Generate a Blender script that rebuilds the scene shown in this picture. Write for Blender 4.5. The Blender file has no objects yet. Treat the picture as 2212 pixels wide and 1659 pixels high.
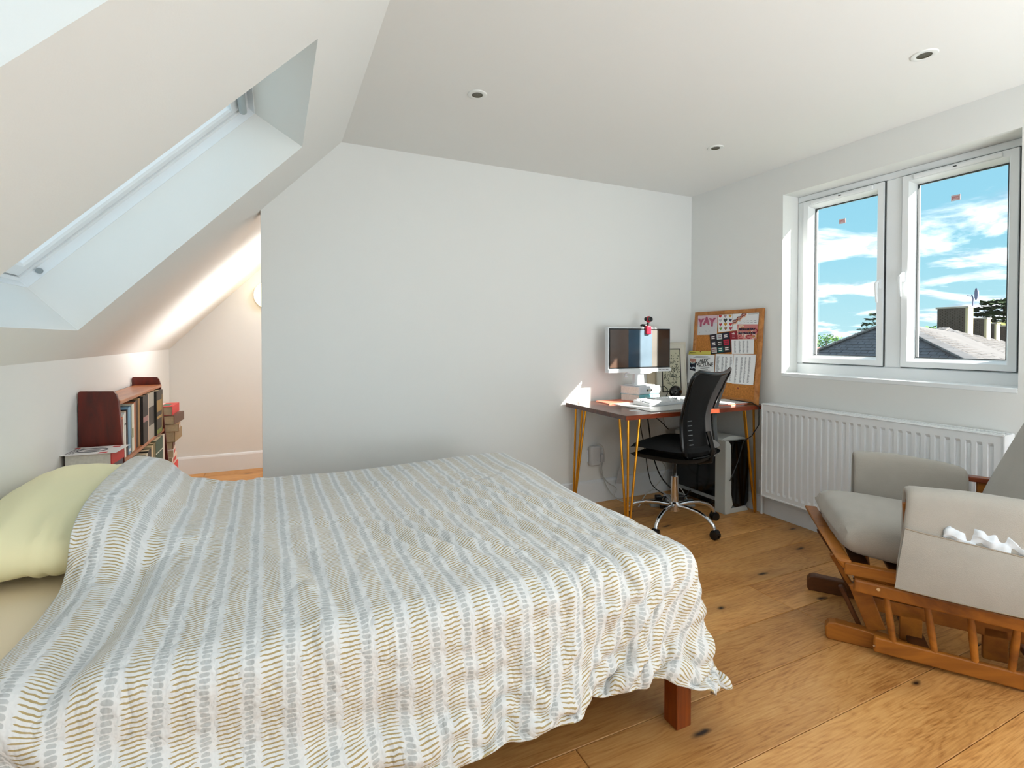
import bpy, bmesh, math, random, zlib, base64
import numpy as np
from mathutils import Matrix, Vector
R = math.radians
PI = math.pi
sc = bpy.context.scene
col = sc.collection

# ---------------------------------------------------------------- camera
YAW, PITCH, FOC, CY, EYE = 0.43764, 0.01689, 1095.14, 750.47, 1.2
cd = bpy.data.cameras.new('camera'); cam = bpy.data.objects.new('camera', cd); col.objects.link(cam); sc.camera = cam
cam.location = (0, 0, EYE)
cam.rotation_euler = (PI/2 - PITCH, 0, -YAW)
cd.sensor_width = 36; cd.lens = 36*FOC/2212; cd.shift_y = -(829.5-CY)/2212; cd.clip_start = .02; cd.clip_end = 400

# ---------------------------------------------------------------- view, world, sun
sc.view_settings.view_transform = 'Standard'; sc.view_settings.look = 'None'
sc.view_settings.gamma = 1; sc.view_settings.use_curve_mapping = False
sc.view_settings.exposure = EXPOSURE = 0.38
SKY, CLOUD, SUNE, BACK = 0.68, 1.8, 16.0, 74.0

def nodes(mat):
    nt = mat.node_tree
    def N(t, **k):
        n = nt.nodes.new(t)
        for a, b in k.items():
            if a.startswith('i_'):
                key = a[2:]; key = int(key) if key.isdigit() else key
                n.inputs[key].default_value = b
            else: setattr(n, a, b)
        return n
    def L(a, b, ai=0, bi=0):
        nt.links.new(a.outputs[ai] if not isinstance(ai, str) else a.outputs[ai], b.inputs[bi])
    return nt, N, L

w = bpy.data.worlds.new('world'); sc.world = w; w.use_nodes = True
nt, N, L = nodes(w); nt.nodes.clear()
out = N('ShaderNodeOutputWorld'); bg = N('ShaderNodeBackground'); L(bg, out)
tc = N('ShaderNodeTexCoord'); sep = N('ShaderNodeSeparateXYZ'); L(tc, sep, 'Generated')
def M_(op, a=None, b=None, c=None, clamp=False):
    n = N('ShaderNodeMath'); n.operation = op; n.use_clamp = clamp
    for i, v in enumerate((a, b, c)):
        if v is None: continue
        if isinstance(v, (int, float)): n.inputs[i].default_value = v
        else: nt.links.new(v, n.inputs[i])
    return n.outputs[0]
z = M_('MAXIMUM', sep.outputs[2], 0.0)
den = M_('ADD', z, 0.13)
cx = M_('DIVIDE', sep.outputs[0], den); cyy = M_('DIVIDE', sep.outputs[1], den)
cmb = N('ShaderNodeCombineXYZ'); nt.links.new(cx, cmb.inputs[0]); nt.links.new(cyy, cmb.inputs[1])
n1 = N('ShaderNodeTexNoise', i_Scale=1.15, i_Detail=7, i_Roughness=.58, i_Distortion=.35); L(cmb, n1, 0, 'Vector')
mp = N('ShaderNodeMapping'); mp.inputs['Location'].default_value = (.10, -.06, .02); L(cmb, mp, 0, 0)
n2 = N('ShaderNodeTexNoise', i_Scale=1.15, i_Detail=7, i_Roughness=.58, i_Distortion=.35); L(mp, n2, 0, 'Vector')
cr = N('ShaderNodeValToRGB'); cr.color_ramp.elements[0].position = .47; cr.color_ramp.elements[1].position = .62
nt.links.new(n1.outputs[0], cr.inputs[0])
cover = cr.outputs[0]
lit = M_('MULTIPLY_ADD', M_('SUBTRACT', n1.outputs[0], n2.outputs[0]), 7.0, 0.62, True)
skyr = N('ShaderNodeValToRGB'); nt.links.new(z, skyr.inputs[0]); e = skyr.color_ramp.elements
e[0].position = 0.0; e[0].color = (.62, 1.0, 1.06, 1)
e[1].position = .45; e[1].color = (.30, .72, 1.0, 1)
m_ = skyr.color_ramp.elements.new(.15); m_.color = (.40, .86, 1.04, 1)
cc = N('ShaderNodeMix'); cc.data_type = 'RGBA'; nt.links.new(lit, cc.inputs[0])
cc.inputs[6].default_value = (.42, .52, .66, 1); cc.inputs[7].default_value = (CLOUD, CLOUD*1.0, CLOUD*1.0, 1)
sk = N('ShaderNodeMix'); sk.data_type = 'RGBA'; nt.links.new(cover, sk.inputs[0])
sv = N('ShaderNodeVectorMath'); sv.operation = 'SCALE'; sv.inputs[3].default_value = SKY; nt.links.new(skyr.outputs[0], sv.inputs[0])
nt.links.new(sv.outputs[0], sk.inputs[6]); nt.links.new(cc.outputs[2], sk.inputs[7])
nt.links.new(sk.outputs[2], bg.inputs[0]); bg.inputs[1].default_value = 1.0

def add_light(name, kind, loc, direction, **k):
    d = bpy.data.lights.new(name, kind); o = bpy.data.objects.new(name, d); col.objects.link(o)
    o.location = loc; o.rotation_euler = Vector(direction).to_track_quat('-Z', 'Y').to_euler()
    for a, b in k.items(): setattr(d, a, b)
    return o
add_light('sun', 'SUN', (6, -6, 8), (-.75, 1, -.70), energy=SUNE, angle=R(.6), color=(1, .95, .86))
# added fill light behind the camera, in front of the solid wall_front
add_light('fill_behind_camera', 'AREA', (2.05, -1.30, .50), (.0, .16, 1), shape='RECTANGLE', size=1.7, size_y=1.1, energy=BACK, color=(.86, .935, 1))
add_light('landing_fill_light', 'AREA', (.75, 4.3, 2.25), (-.3, .1, -1), shape='DISK', size=.6, energy=14, color=(1, .95, .93))  # unseen fill light added to brighten the landing
stair = add_light('stair_window_light', 'AREA', (1.42, 4.28, 1.15), (-1, -.02, .36), shape='RECTANGLE', size=.35, size_y=.9, energy=7.5, color=(1, .97, .95)); stair.data.spread = R(46)

# ---------------------------------------------------------------- helpers
def C(r, g, b): return tuple(((v/255)/12.92 if v/255 <= .04045 else ((v/255+.055)/1.055)**2.4) for v in (r, g, b)) + (1,)
MATS = {}
def mat(name, color=(200, 200, 200), rough=.6, metal=0, bump=0, bscale=200, var=0, vscale=4, coat=0, sheen=0, emit=None, estr=1, spec=.5, stretch=(1, 1, 1)):
    if name in MATS: return MATS[name]
    m = bpy.data.materials.new(name); m.use_nodes = True; MATS[name] = m
    nt, N, L = nodes(m); b = nt.nodes['Principled BSDF']
    c = C(*color); b.inputs['Base Color'].default_value = c
    b.inputs['Roughness'].default_value = rough; b.inputs['Metallic'].default_value = metal
    b.inputs['Coat Weight'].default_value = coat; b.inputs['Sheen Weight'].default_value = sheen
    b.inputs['Specular IOR Level'].default_value = spec
    t = N('ShaderNodeTexCoord'); mp = N('ShaderNodeMapping'); mp.inputs['Scale'].default_value = stretch; L(t, mp, 'Object', 0)
    if var:
        n = N('ShaderNodeTexNoise', i_Scale=vscale, i_Detail=4); L(mp, n, 0, 'Vector')
        r = N('ShaderNodeMapRange'); r.inputs[1].default_value = .25; r.inputs[2].default_value = .75; r.inputs[3].default_value = 1-var; r.inputs[4].default_value = 1+var; L(n, r, 0, 0)
        v = N('ShaderNodeVectorMath'); v.operation = 'SCALE'; v.inputs[0].default_value = c[:3]; L(r, v, 0, 3); L(v, b, 0, 'Base Color')
    if bump:
        n = N('ShaderNodeTexNoise', i_Scale=bscale, i_Detail=3); L(mp, n, 0, 'Vector')
        bp = N('ShaderNodeBump', i_Strength=bump, i_Distance=.002); L(n, bp, 0, 'Height'); L(bp, b, 0, 'Normal')
    if emit: b.inputs['Emission Color'].default_value = C(*emit); b.inputs['Emission Strength'].default_value = estr
    return m

def wood(name, dark, light, rough=.45, scale=9, stretch=(.35, 3.5, 3.5), coat=0, bump=.15, rnd=.0):
    if name in MATS: return MATS[name]
    m = bpy.data.materials.new(name); m.use_nodes = True; MATS[name] = m
    nt, N, L = nodes(m); b = nt.nodes['Principled BSDF']
    t = N('ShaderNodeTexCoord'); mp = N('ShaderNodeMapping'); mp.inputs['Scale'].default_value = stretch; L(t, mp, 'Object', 0)
    oi = N('ShaderNodeObjectInfo'); va = N('ShaderNodeVectorMath'); va.operation = 'ADD'; L(mp, va, 0, 0)
    sc_ = N('ShaderNodeVectorMath'); sc_.operation = 'SCALE'; sc_.inputs[3].default_value = 20; L(oi, sc_, 'Random', 0); L(sc_, va, 0, 1)
    n = N('ShaderNodeTexNoise', i_Scale=scale, i_Detail=6, i_Roughness=.6, i_Distortion=1.2); L(va, n, 0, 'Vector')
    r = N('ShaderNodeValToRGB'); r.color_ramp.elements[0].position = .3; r.color_ramp.elements[1].position = .72
    r.color_ramp.elements[0].color = C(*dark); r.color_ramp.elements[1].color = C(*light); L(n, r, 0, 0)
    if rnd:
        mr = N('ShaderNodeMapRange'); mr.inputs[3].default_value = 1-rnd; mr.inputs[4].default_value = 1+rnd; L(oi, mr, 'Random', 0)
        v = N('ShaderNodeVectorMath'); v.operation = 'SCALE'; L(r, v, 0, 0); L(mr, v, 0, 3); L(v, b, 0, 'Base Color')
    else: L(r, b, 0, 'Base Color')
    b.inputs['Roughness'].default_value = rough; b.inputs['Coat Weight'].default_value = coat
    bp = N('ShaderNodeBump', i_Strength=bump, i_Distance=.001); L(n, bp, 0, 'Height'); L(bp, b, 0, 'Normal')
    return m

def oak_floor():
    m = bpy.data.materials.new('oak_boards'); m.use_nodes = True
    nt, N, L = nodes(m); b = nt.nodes['Principled BSDF']
    def mm(op, a=None, b_=None, c=None, clamp=False):
        n = N('ShaderNodeMath'); n.operation = op; n.use_clamp = clamp
        for i, v in enumerate((a, b_, c)):
            if v is None: continue
            if isinstance(v, (int, float)): n.inputs[i].default_value = v
            else: nt.links.new(v, n.inputs[i])
        return n.outputs[0]
    t = N('ShaderNodeTexCoord'); oi = N('ShaderNodeObjectInfo')
    off = N('ShaderNodeVectorMath'); off.operation = 'SCALE'; off.inputs[3].default_value = 37; L(oi, off, 'Random', 0)
    va = N('ShaderNodeVectorMath'); va.operation = 'ADD'; L(t, va, 'Object', 0); L(off, va, 0, 1)
    def noise(stretch, scale, detail, dist=0, rough=.55):
        mp = N('ShaderNodeMapping'); mp.inputs['Scale'].default_value = stretch; L(va, mp, 0, 0)
        n = N('ShaderNodeTexNoise', i_Scale=scale, i_Detail=detail, i_Distortion=dist, i_Roughness=rough); L(mp, n, 0, 'Vector'); return n.outputs[0]
    big = noise((.7, 4.2, 1), 1.3, 3, .6)           # contours that become cathedral grain
    fine = noise((4, 60, 1), 3.0, 4)
    speck = noise((9, 120, 1), 4.0, 2)
    tone = noise((.8, 2.6, 1), 1.7, 4, .8)
    sp = N('ShaderNodeSeparateXYZ'); L(va, sp)
    ring = mm('SINE', mm('ADD', mm('MULTIPLY', big, 150.0), mm('MULTIPLY', sp.outputs[1], 60.0)))
    ring = mm('POWER', mm('MULTIPLY_ADD', ring, .5, .5), 2.2)
    ring = mm('MULTIPLY', ring, mm('MULTIPLY_ADD', fine, 1.1, .1))
    g = mm('ADD', mm('MULTIPLY', ring, .22), mm('MULTIPLY', mm('SUBTRACT', fine, .5), .85))
    g = mm('ADD', g, mm('MULTIPLY', mm('SUBTRACT', tone, .5), -.95))
    g = mm('ADD', g, .33, None, True)
    r = N('ShaderNodeValToRGB'); e = r.color_ramp.elements
    e[0].position = 0; e[0].color = C(236, 182, 114); e[1].position = 1; e[1].color = C(124, 76, 36)
    q = e.new(.38); q.color = C(216, 156, 90); q = e.new(.68); q.color = C(182, 122, 62)
    nt.links.new(g, r.inputs[0])
    # knots and cracks
    mpv = N('ShaderNodeMapping'); mpv.inputs['Scale'].default_value = (1.15, 3.0, 1); L(va, mpv, 0, 0)
    vn = N('ShaderNodeTexNoise', i_Scale=9, i_Detail=2); L(va, vn, 0, 'Vector')
    vadd = N('ShaderNodeVectorMath'); vadd.operation = 'MULTIPLY_ADD'; vadd.inputs[1].default_value = (.10, .10, 0); L(vn, vadd, 1, 0); L(mpv, vadd, 0, 2)
    vo = N('ShaderNodeTexVoronoi', i_Scale=1.25); vo.voronoi_dimensions = '2D'; L(vadd, vo, 0, 'Vector')
    kn = N('ShaderNodeMapRange'); kn.inputs[1].default_value = .012; kn.inputs[2].default_value = .055; kn.inputs[3].default_value = 1; kn.inputs[4].default_value = 0; L(vo, kn, 0, 0)
    halo = N('ShaderNodeMapRange'); halo.inputs[1].default_value = .02; halo.inputs[2].default_value = .22; halo.inputs[3].default_value = .35; halo.inputs[4].default_value = 0; L(vo, halo, 0, 0)
    mr = N('ShaderNodeMapRange'); mr.inputs[3].default_value = .74; mr.inputs[4].default_value = 1.06; L(oi, mr, 'Random', 0)
    v = N('ShaderNodeVectorMath'); v.operation = 'SCALE'; L(r, v, 0, 0); L(mr, v, 0, 3)
    mx = N('ShaderNodeMix'); mx.data_type = 'RGBA'; nt.links.new(halo.outputs[0], mx.inputs[0]); L(v, mx, 0, 6); mx.inputs[7].default_value = C(110, 62, 28)
    mx2 = N('ShaderNodeMix'); mx2.data_type = 'RGBA'; nt.links.new(kn.outputs[0], mx2.inputs[0]); nt.links.new(mx.outputs[2], mx2.inputs[6]); mx2.inputs[7].default_value = C(38, 20, 10)
    nt.links.new(mx2.outputs[2], b.inputs['Base Color'])
    b.inputs['Roughness'].default_value = .42; b.inputs['Specular IOR Level'].default_value = .4
    bp = N('ShaderNodeBump', i_Strength=.12, i_Distance=.001); nt.links.new(mm('ADD', mm('MULTIPLY', g, -1), speck), bp.inputs['Height']); L(bp, b, 0, 'Normal')
    return m

def glass(name='window_glass', tint=(.97, .985, 1)):
    if name in MATS: return MATS[name]
    m = bpy.data.materials.new(name); m.use_nodes = True; MATS[name] = m
    nt, N, L = nodes(m); nt.nodes.clear()
    o = N('ShaderNodeOutputMaterial'); mx = N('ShaderNodeMixShader'); tr = N('ShaderNodeBsdfTransparent'); gl = N('ShaderNodeBsdfGlossy')
    tr.inputs[0].default_value = (*tint, 1); gl.inputs['Roughness'].default_value = .0
    mx.inputs[0].default_value = .045; L(tr, mx, 0, 1); L(gl, mx, 0, 2); L(mx, o, 0, 0)
    return m

class MB:
    def __init__(s): s.v = []; s.f = []
    def add(s, vs, fs):
        o = len(s.v); s.v += [tuple(v) for v in vs]; s.f += [tuple(i+o for i in f) for f in fs]; return s
    def box(s, x0, x1, y0, y1, z0, z1):
        return s.hexa([(x0,y0,z0),(x1,y0,z0),(x1,y1,z0),(x0,y1,z0),(x0,y0,z1),(x1,y0,z1),(x1,y1,z1),(x0,y1,z1)])
    def hexa(s, p): return s.add(p, [(0,3,2,1),(4,5,6,7),(0,1,5,4),(1,2,6,5),(2,3,7,6),(3,0,4,7)])
    def obox(s, c, size, rot):
        c = Vector(c); h = [v/2 for v in size]; P = []
        for dz in (-1, 1):
            for dx, dy in ((-1,-1),(1,-1),(1,1),(-1,1)): P.append(c + rot @ Vector((dx*h[0], dy*h[1], dz*h[2])))
        return s.hexa(P)
    def bar(s, a, b, w, t, up=(0, 0, 1)):      # rectangular bar from a to b; w across (perp to up), t along up
        a, b = Vector(a), Vector(b); d = (b-a); x = d.normalized(); u = Vector(up); y = u.cross(x).normalized(); z_ = x.cross(y)
        P = []
        for e in (a, b):
            P.append([e - y*w/2 - z_*t/2, e + y*w/2 - z_*t/2, e + y*w/2 + z_*t/2, e - y*w/2 + z_*t/2])
        return s.hexa([P[0][0], P[1][0], P[1][1], P[0][1], P[0][3], P[1][3], P[1][2], P[0][2]])
    def tube(s, pts, r, n=10, closed=False, cap=True):
        pts = [Vector(p) for p in pts]; m = len(pts); rs = r if isinstance(r, (list, tuple)) else [r]*m
        up = None; rings = []
        for i, p in enumerate(pts):
            if closed: t = (pts[(i+1) % m] - pts[i-1]).normalized()
            else: t = (pts[min(i+1, m-1)] - pts[max(i-1, 0)]).normalized()
            if up is None: up = Vector((0,0,1)) if abs(t.z) < .9 else Vector((1,0,0))
            y = (up - t*up.dot(t)).normalized(); x = y.cross(t); up = y
            rings.append([p + (x*math.cos(2*PI*k/n) + y*math.sin(2*PI*k/n))*rs[i] for k in range(n)])
        vs = [v for rg in rings for v in rg]; fs = []
        for i in range(m if closed else m-1):
            j = (i+1) % m
            for k in range(n): fs.append((i*n+k, i*n+(k+1) % n, j*n+(k+1) % n, j*n+k))
        if cap and not closed: fs += [tuple(range(n))[::-1], tuple((m-1)*n+k for k in range(n))]
        return s.add(vs, fs)
    def cyl(s, a, b, r0, r1=None, n=20): return s.tube([a, b], [r0, r0 if r1 is None else r1], n)
    def lathe(s, prof, c=(0,0,0), n=24, axis='z'):
        vs = []; fs = []
        for r, h in prof:
            for k in range(n):
                a = 2*PI*k/n; p = (r*math.cos(a), r*math.sin(a), h)
                if axis == 'y': p = (p[0], -p[2], p[1])
                if axis == 'x': p = (p[2], p[0], p[1])
                vs.append((c[0]+p[0], c[1]+p[1], c[2]+p[2]))
        for i in range(len(prof)-1):
            for k in range(n): fs.append((i*n+k, i*n+(k+1) % n, (i+1)*n+(k+1) % n, (i+1)*n+k))
        fs += [tuple(range(n))[::-1], tuple((len(prof)-1)*n+k for k in range(n))]
        return s.add(vs, fs)
    def ball(s, c, r, n=16, m=10, sc_=(1,1,1)):
        return s.lathe2([(math.sin(PI*i/m)*r, -math.cos(PI*i/m)*r) for i in range(m+1)], c, n, sc_)
    def lathe2(s, prof, c, n, q):
        o = MB().lathe(prof, (0,0,0), n); return s.add([(c[0]+v[0]*q[0], c[1]+v[1]*q[1], c[2]+v[2]*q[2]) for v in o.v], o.f)
    def prism(s, poly, fn, d0, d1):           # poly of (a,b); fn(a,b,d)->xyz
        n = len(poly); vs = [fn(a, b, d0) for a, b in poly] + [fn(a, b, d1) for a, b in poly]
        fs = [tuple(range(n))[::-1], tuple(range(n, 2*n))] + [(i, (i+1) % n, n+(i+1) % n, n+i) for i in range(n)]
        return s.add(vs, fs)
    def grid(s, fn, nu, nv):
        vs = [fn(i/nu, j/nv) for j in range(nv+1) for i in range(nu+1)]
        return s.add(vs, [(j*(nu+1)+i, j*(nu+1)+i+1, (j+1)*(nu+1)+i+1, (j+1)*(nu+1)+i) for j in range(nv) for i in range(nu)])
    def mesh(s, name):
        me = bpy.data.meshes.new(name); me.from_pydata(s.v, [], s.f); me.validate()
        bm = bmesh.new(); bm.from_mesh(me); bmesh.ops.recalc_face_normals(bm, faces=bm.faces); bm.to_mesh(me); bm.free(); return me
    def build(s, name, m, parent=None, bevel=0, smooth=False, sub=0, seg=2, loc=None):
        me = s.mesh(name); o = bpy.data.objects.new(name, me); col.objects.link(o)
        if isinstance(m, (list, tuple)):
            for q in m: me.materials.append(q)
        elif m: me.materials.append(m)
        if parent: o.parent = parent
        if loc: o.location = loc
        if bevel:
            b = o.modifiers.new('bevel', 'BEVEL'); b.width = bevel; b.segments = seg; b.limit_method = 'ANGLE'; b.angle_limit = R(40)
        if sub: q = o.modifiers.new('sub', 'SUBSURF'); q.levels = q.render_levels = sub
        if smooth or sub:
            for p in me.polygons: p.use_smooth = True
            if smooth and not sub:
                try: me.set_sharp_from_angle(angle=R(38))
                except Exception: pass
        return o

def thing(name, label, cat, loc=(0,0,0), rz=0, group=None):
    o = bpy.data.objects.new(name, None); col.objects.link(o); o.location = loc; o.rotation_euler = (0,0,rz); o.empty_display_size = .05
    return tag(o, label, cat, group)
def tag(o, label=None, cat=None, group=None, kind=None):
    for k, v in (('label', label), ('category', cat), ('group', group), ('kind', kind)):
        if v: o[k] = v
    return o
def struct(o): o['kind'] = 'structure'; return o
def copy_tree(o, parent=None):
    c = o.copy(); col.objects.link(c); c.parent = parent
    for ch in list(o.children): copy_tree(ch, c)
    return c

def text_mesh(txt, size, m, parent, matrix, name='lettering', thick=.0004, align='CENTER', bold=0, shear=0):
    cu = bpy.data.curves.new('t', 'FONT'); cu.body = txt; cu.size = size; cu.align_x = align; cu.align_y = 'CENTER'; cu.extrude = thick; cu.offset = bold; cu.shear = shear; cu.resolution_u = 3
    o = bpy.data.objects.new('t', cu); col.objects.link(o)
    dg = bpy.context.evaluated_depsgraph_get(); me = bpy.data.meshes.new_from_object(o.evaluated_get(dg)); bpy.data.objects.remove(o)
    me.name = name; me.materials.clear(); me.materials.append(m)
    q = bpy.data.objects.new(name, me); col.objects.link(q); q.parent = parent; q.matrix_local = matrix
    return q
def frame(origin, xd, yd):
    x = Vector(xd).normalized(); y = Vector(yd).normalized(); z_ = x.cross(y).normalized(); y = z_.cross(x)
    return Matrix(((x.x, y.x, z_.x, origin[0]), (x.y, y.y, z_.y, origin[1]), (x.z, y.z, z_.z, origin[2]), (0,0,0,1)))
# ---------------------------------------------------------------- room
W, D, H = 3.052, 3.106, 2.343
FAR, KN, XE = 5.266, -.836, -.066
paint = mat('wall_paint', (232, 233, 230), .85, bump=.12, bscale=260)
ceilp = mat('ceiling_paint', (235, 235, 231), .88, bump=.08, bscale=200)
trimw = mat('trim_white', (236, 240, 243), .4)
upvc = mat('upvc_white', (240, 244, 246), .28)
gasket = mat('gasket_black', (58, 62, 64), .7)
oak = oak_floor()
random.seed(7)

fl = struct(MB().box(-1.0, 3.35, -2.0, 5.36, -.12, -.018).build('floor', mat('subfloor', (60, 45, 30), .9)))
PITCHY = .2415
for r in range(-14, 17):
    y0 = 1.2466 + PITCHY*r; y1 = y0 + PITCHY
    if r == 1: js = [-2.0, .15, 2.08, 4.2]
    else:
        j = -2.4 + random.random()*1.6; js = [j]
        while js[-1] < 3.1: js.append(js[-1] + random.choice((1.9, 1.9, 1.5, 1.1)))
    y0c, y1c = max(y0, -1.99), min(y1, FAR)
    if y1c - y0c < .02: continue
    for a, b in zip(js, js[1:]):
        a, b = max(a, KN), min(b, W)
        if b - a < .03: continue
        cxm, cym = (a+b)/2, (y0c+y1c)/2; g = .0011
        MB().box(a-cxm+g, b-cxm-g, y0c-cym+g, y1c-cym-g, -.009, .009).build('floor_board', oak, fl, bevel=.0016, seg=1, loc=(cxm, cym, -.009))

cl = struct(MB().box(.36, W+.225, -2.0, 5.4, H, H+.12).build('ceiling', ceilp))
struct(MB().box(KN-.12, KN, -2.0, FAR, -.02, 1.1086).build('wall_left', paint))
struct(MB().prism([(XE, 0), (W+.225, 0), (W+.225, H+.02), (.362, H+.02), (XE, 1.925)], lambda a, b, d: (a, d, b), D, D+.094).build('wall_back', paint, bevel=.002))
struct(MB().prism([(KN-.1, 0), (1.6, 0), (1.6, H+.05), (.40, H+.05), (KN-.1, 1.05)], lambda a, b, d: (a, d, b), FAR, FAR+.1).build('wall_landing', paint))
struct(MB().box(1.5, 1.6, D+.094, FAR, 0, H).build('wall_landing_right', paint))
struct(MB().box(KN-.12, W+.3, -2.1, -2.0, -.02, H+.1).build('wall_front', paint))
# wall_right with the window hole
yL, yR, zt, zb = 2.292, 1.107, 2.152, .963
wr = MB()
wr.box(W, W+.225, -2.0, yR, -.02, H); wr.box(W, W+.225, yL, D, -.02, H); wr.box(W, W+.225, yR, yL, -.02, zb); wr.box(W, W+.225, yR, yL, zt, H)
struct(wr.build('wall_right', paint))
# sloped ceiling with two skylight openings
A_ = math.atan(1.0321); SD = Vector((math.cos(A_), 0, math.sin(A_))); SN = Vector((-math.sin(A_), 0, math.cos(A_)))
def SP(s, y, d=0): p = Vector((KN, y, 1.1086)) + SD*s + SN*d; return tuple(p)
SL = (0.362-KN)/math.cos(A_)
o_s, i_s = (.174, 1.379), (.186, 1.326); openings = [(1.635, 2.58), (.05, .997)]
ys = [-2.0, .05, .997, 1.635, 2.58, FAR]
sm = MB(); DEP = .225
for d, ss in ((0, [0, o_s[0], o_s[1], SL+.0]), (DEP, [-.2, i_s[0], i_s[1], SL+.15])):
    for i in range(5):
        for j in range(3):
            if j == 1 and i in (1, 3): continue
            q = [SP(ss[j], ys[i], d), SP(ss[j+1], ys[i], d), SP(ss[j+1], ys[i+1], d), SP(ss[j], ys[i+1], d)]
            sm.add(q, [(0, 1, 2, 3)])
for (ya, yb) in openings:
    O = [SP(o_s[0], ya), SP(o_s[1], ya), SP(o_s[1], yb), SP(o_s[0], yb)]
    I = [SP(i_s[0], ya, DEP), SP(i_s[1], ya, DEP), SP(i_s[1], yb, DEP), SP(i_s[0], yb, DEP)]
    sm.add(O+I, [(k, (k+1) % 4, 4+(k+1) % 4, 4+k) for k in range(4)])
slope = struct(sm.build('ceiling_sloped', ceilp))

def ring(mb, rect, prof, fn):
    a0, a1, b0, b1 = rect; vs = []
    for (sa, sb, A, B) in ((1, 1, a0, b0), (-1, 1, a1, b0), (-1, -1, a1, b1), (1, -1, a0, b1)):
        for ins, d in prof: vs.append(fn(A+sa*ins, B+sb*ins, d))
    n = len(prof); fs = []
    for k in range(4):
        for i in range(n): fs.append((k*n+i, k*n+(i+1) % n, ((k+1) % 4)*n+(i+1) % n, ((k+1) % 4)*n+i))
    return mb.add(vs, fs)
# skylights
def skylight(idx, ya, yb):
    wn = struct(ring(MB(), (i_s[0], i_s[1], ya, yb), [(-.004, DEP-.001), (-.004, .315), (.014, .315), (.014, .262), (.002, .258), (.002, DEP-.001)], lambda s, y, d: SP(s, y, d)).build('window_%d' % idx, upvc))
    ring(MB(), (i_s[0]+.012, i_s[1]-.012, ya+.012, yb-.012), [(.006, .268), (.048, .268), (.056, .276), (.060, .290), (.060, .310), (.006, .310)], lambda s, y, d: SP(s, y, d)).build('sash', upvc, wn)
    ring(MB(), (i_s[0]+.008, i_s[1]-.008, ya+.008, yb-.008), [(.003, .274), (.012, .274), (.012, .28), (.003, .28)], lambda s, y, d: SP(s, y, d)).build('gasket', gasket, wn)
    MB().add([SP(i_s[0]+.07, ya+.07, .298), SP(i_s[1]-.07, ya+.07, .298), SP(i_s[1]-.07, yb-.07, .298), SP(i_s[0]+.07, yb-.07, .298)], [(0, 1, 2, 3)]).build('pane', glass(), wn)
    # vent flap with its grab bar along the top
    MB().hexa([SP(i_s[1]-.085, ya+.03, .262), SP(i_s[1]-.03, ya+.03, .262), SP(i_s[1]-.03, yb-.045, .262), SP(i_s[1]-.085, yb-.045, .262),
               SP(i_s[1]-.085, ya+.03, .27), SP(i_s[1]-.03, ya+.03, .27), SP(i_s[1]-.03, yb-.045, .27), SP(i_s[1]-.085, yb-.045, .27)]).build('vent_flap', upvc, wn, bevel=.003)
    MB().cyl(SP(i_s[1]-.045, ya+.03, .243), SP(i_s[1]-.045, yb-.05, .243), .016).build('grab_bar', mat('grey_alu', (168, 178, 180), .35, metal=.4), wn, bevel=.003, smooth=True)
    MB().cyl(SP(i_s[0]+.075, yb-.012, .243), SP(i_s[0]+.075, yb+.002, .243), .011).build('latch_bolt', mat('grey_bolt', (150, 158, 160), .5), wn)
    return wn
skylight(2, *openings[0]); skylight(3, *openings[1])

# main window
win = MB(); XF = 3.202
win.box(XF, XF+.07, yR, yL, 2.112, zt); win.box(XF, XF+.07, yR, yL, zb-.002, 1.037)
for a, b in ((2.249, yL), (1.662, 1.748), (yR, 1.161)): win.box(XF, XF+.07, a, b, 1.037, 2.112)
w1 = struct(win.build('window_1', upvc, bevel=.006, seg=2))
struct(MB().box(3.050, XF+.01, yR+.001, yL-.001, zb-.012, zb+.012).build('trim_1', upvc, bevel=.003)).name = 'trim_1'
for (a, b) in ((1.750, 2.247), (1.163, 1.660)):
    f = lambda y, z_, d: (d, y, z_)
    sash = ring(MB(), (a, b, 1.040, 2.109), [(.003, 3.188), (.034, 3.188), (.040, 3.196), (.048, 3.222), (.056, 3.236), (.056, 3.262), (.003, 3.262)], f).build('sash', upvc, w1, smooth=True)
    ring(MB(), (a-.001, b+.001, 1.039, 2.110), [(-.0005, 3.199), (.0035, 3.199), (.0035, 3.206), (-.0005, 3.206)], f).build('gasket', gasket, w1)
    ring(MB(), (a+.055, b-.055, 1.095, 2.054), [(0, 3.232), (.003, 3.232), (.003, 3.25), (0, 3.25)], f).build('glazing_strip', gasket, sash)
    MB().add([(3.242, a+.054, 1.094), (3.242, b-.054, 1.094), (3.242, b-.054, 2.055), (3.242, a+.054, 2.055)], [(0, 1, 2, 3)]).build('pane', glass(), sash)
    v = MB().box(3.176, 3.190, a+.06, b-.06, 2.078, 2.1).build('trickle_vent', upvc, sash, bevel=.005)
    MB().box(3.1745, 3.1765, (a+b)/2-.008, (a+b)/2+.008, 2.086, 2.092).build('vent_slot', gasket, v)
    # glass sticker with a red scribble
    st = MB().box(3.2395, 3.2405, (a+b)/2+.002, (a+b)/2+.042, 1.925, 1.955).build('sticker', mat('sticker_pink', (214, 196, 200), .5), sash)
    MB().tube([(3.239, (a+b)/2+.022+.015*math.cos(t*2.2), 1.940+.008*math.sin(t*3.7)) for t in np.linspace(0, 6, 28)], .0007, 5).build('print', mat('sticker_red', (204, 110, 110), .5), st)
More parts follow.
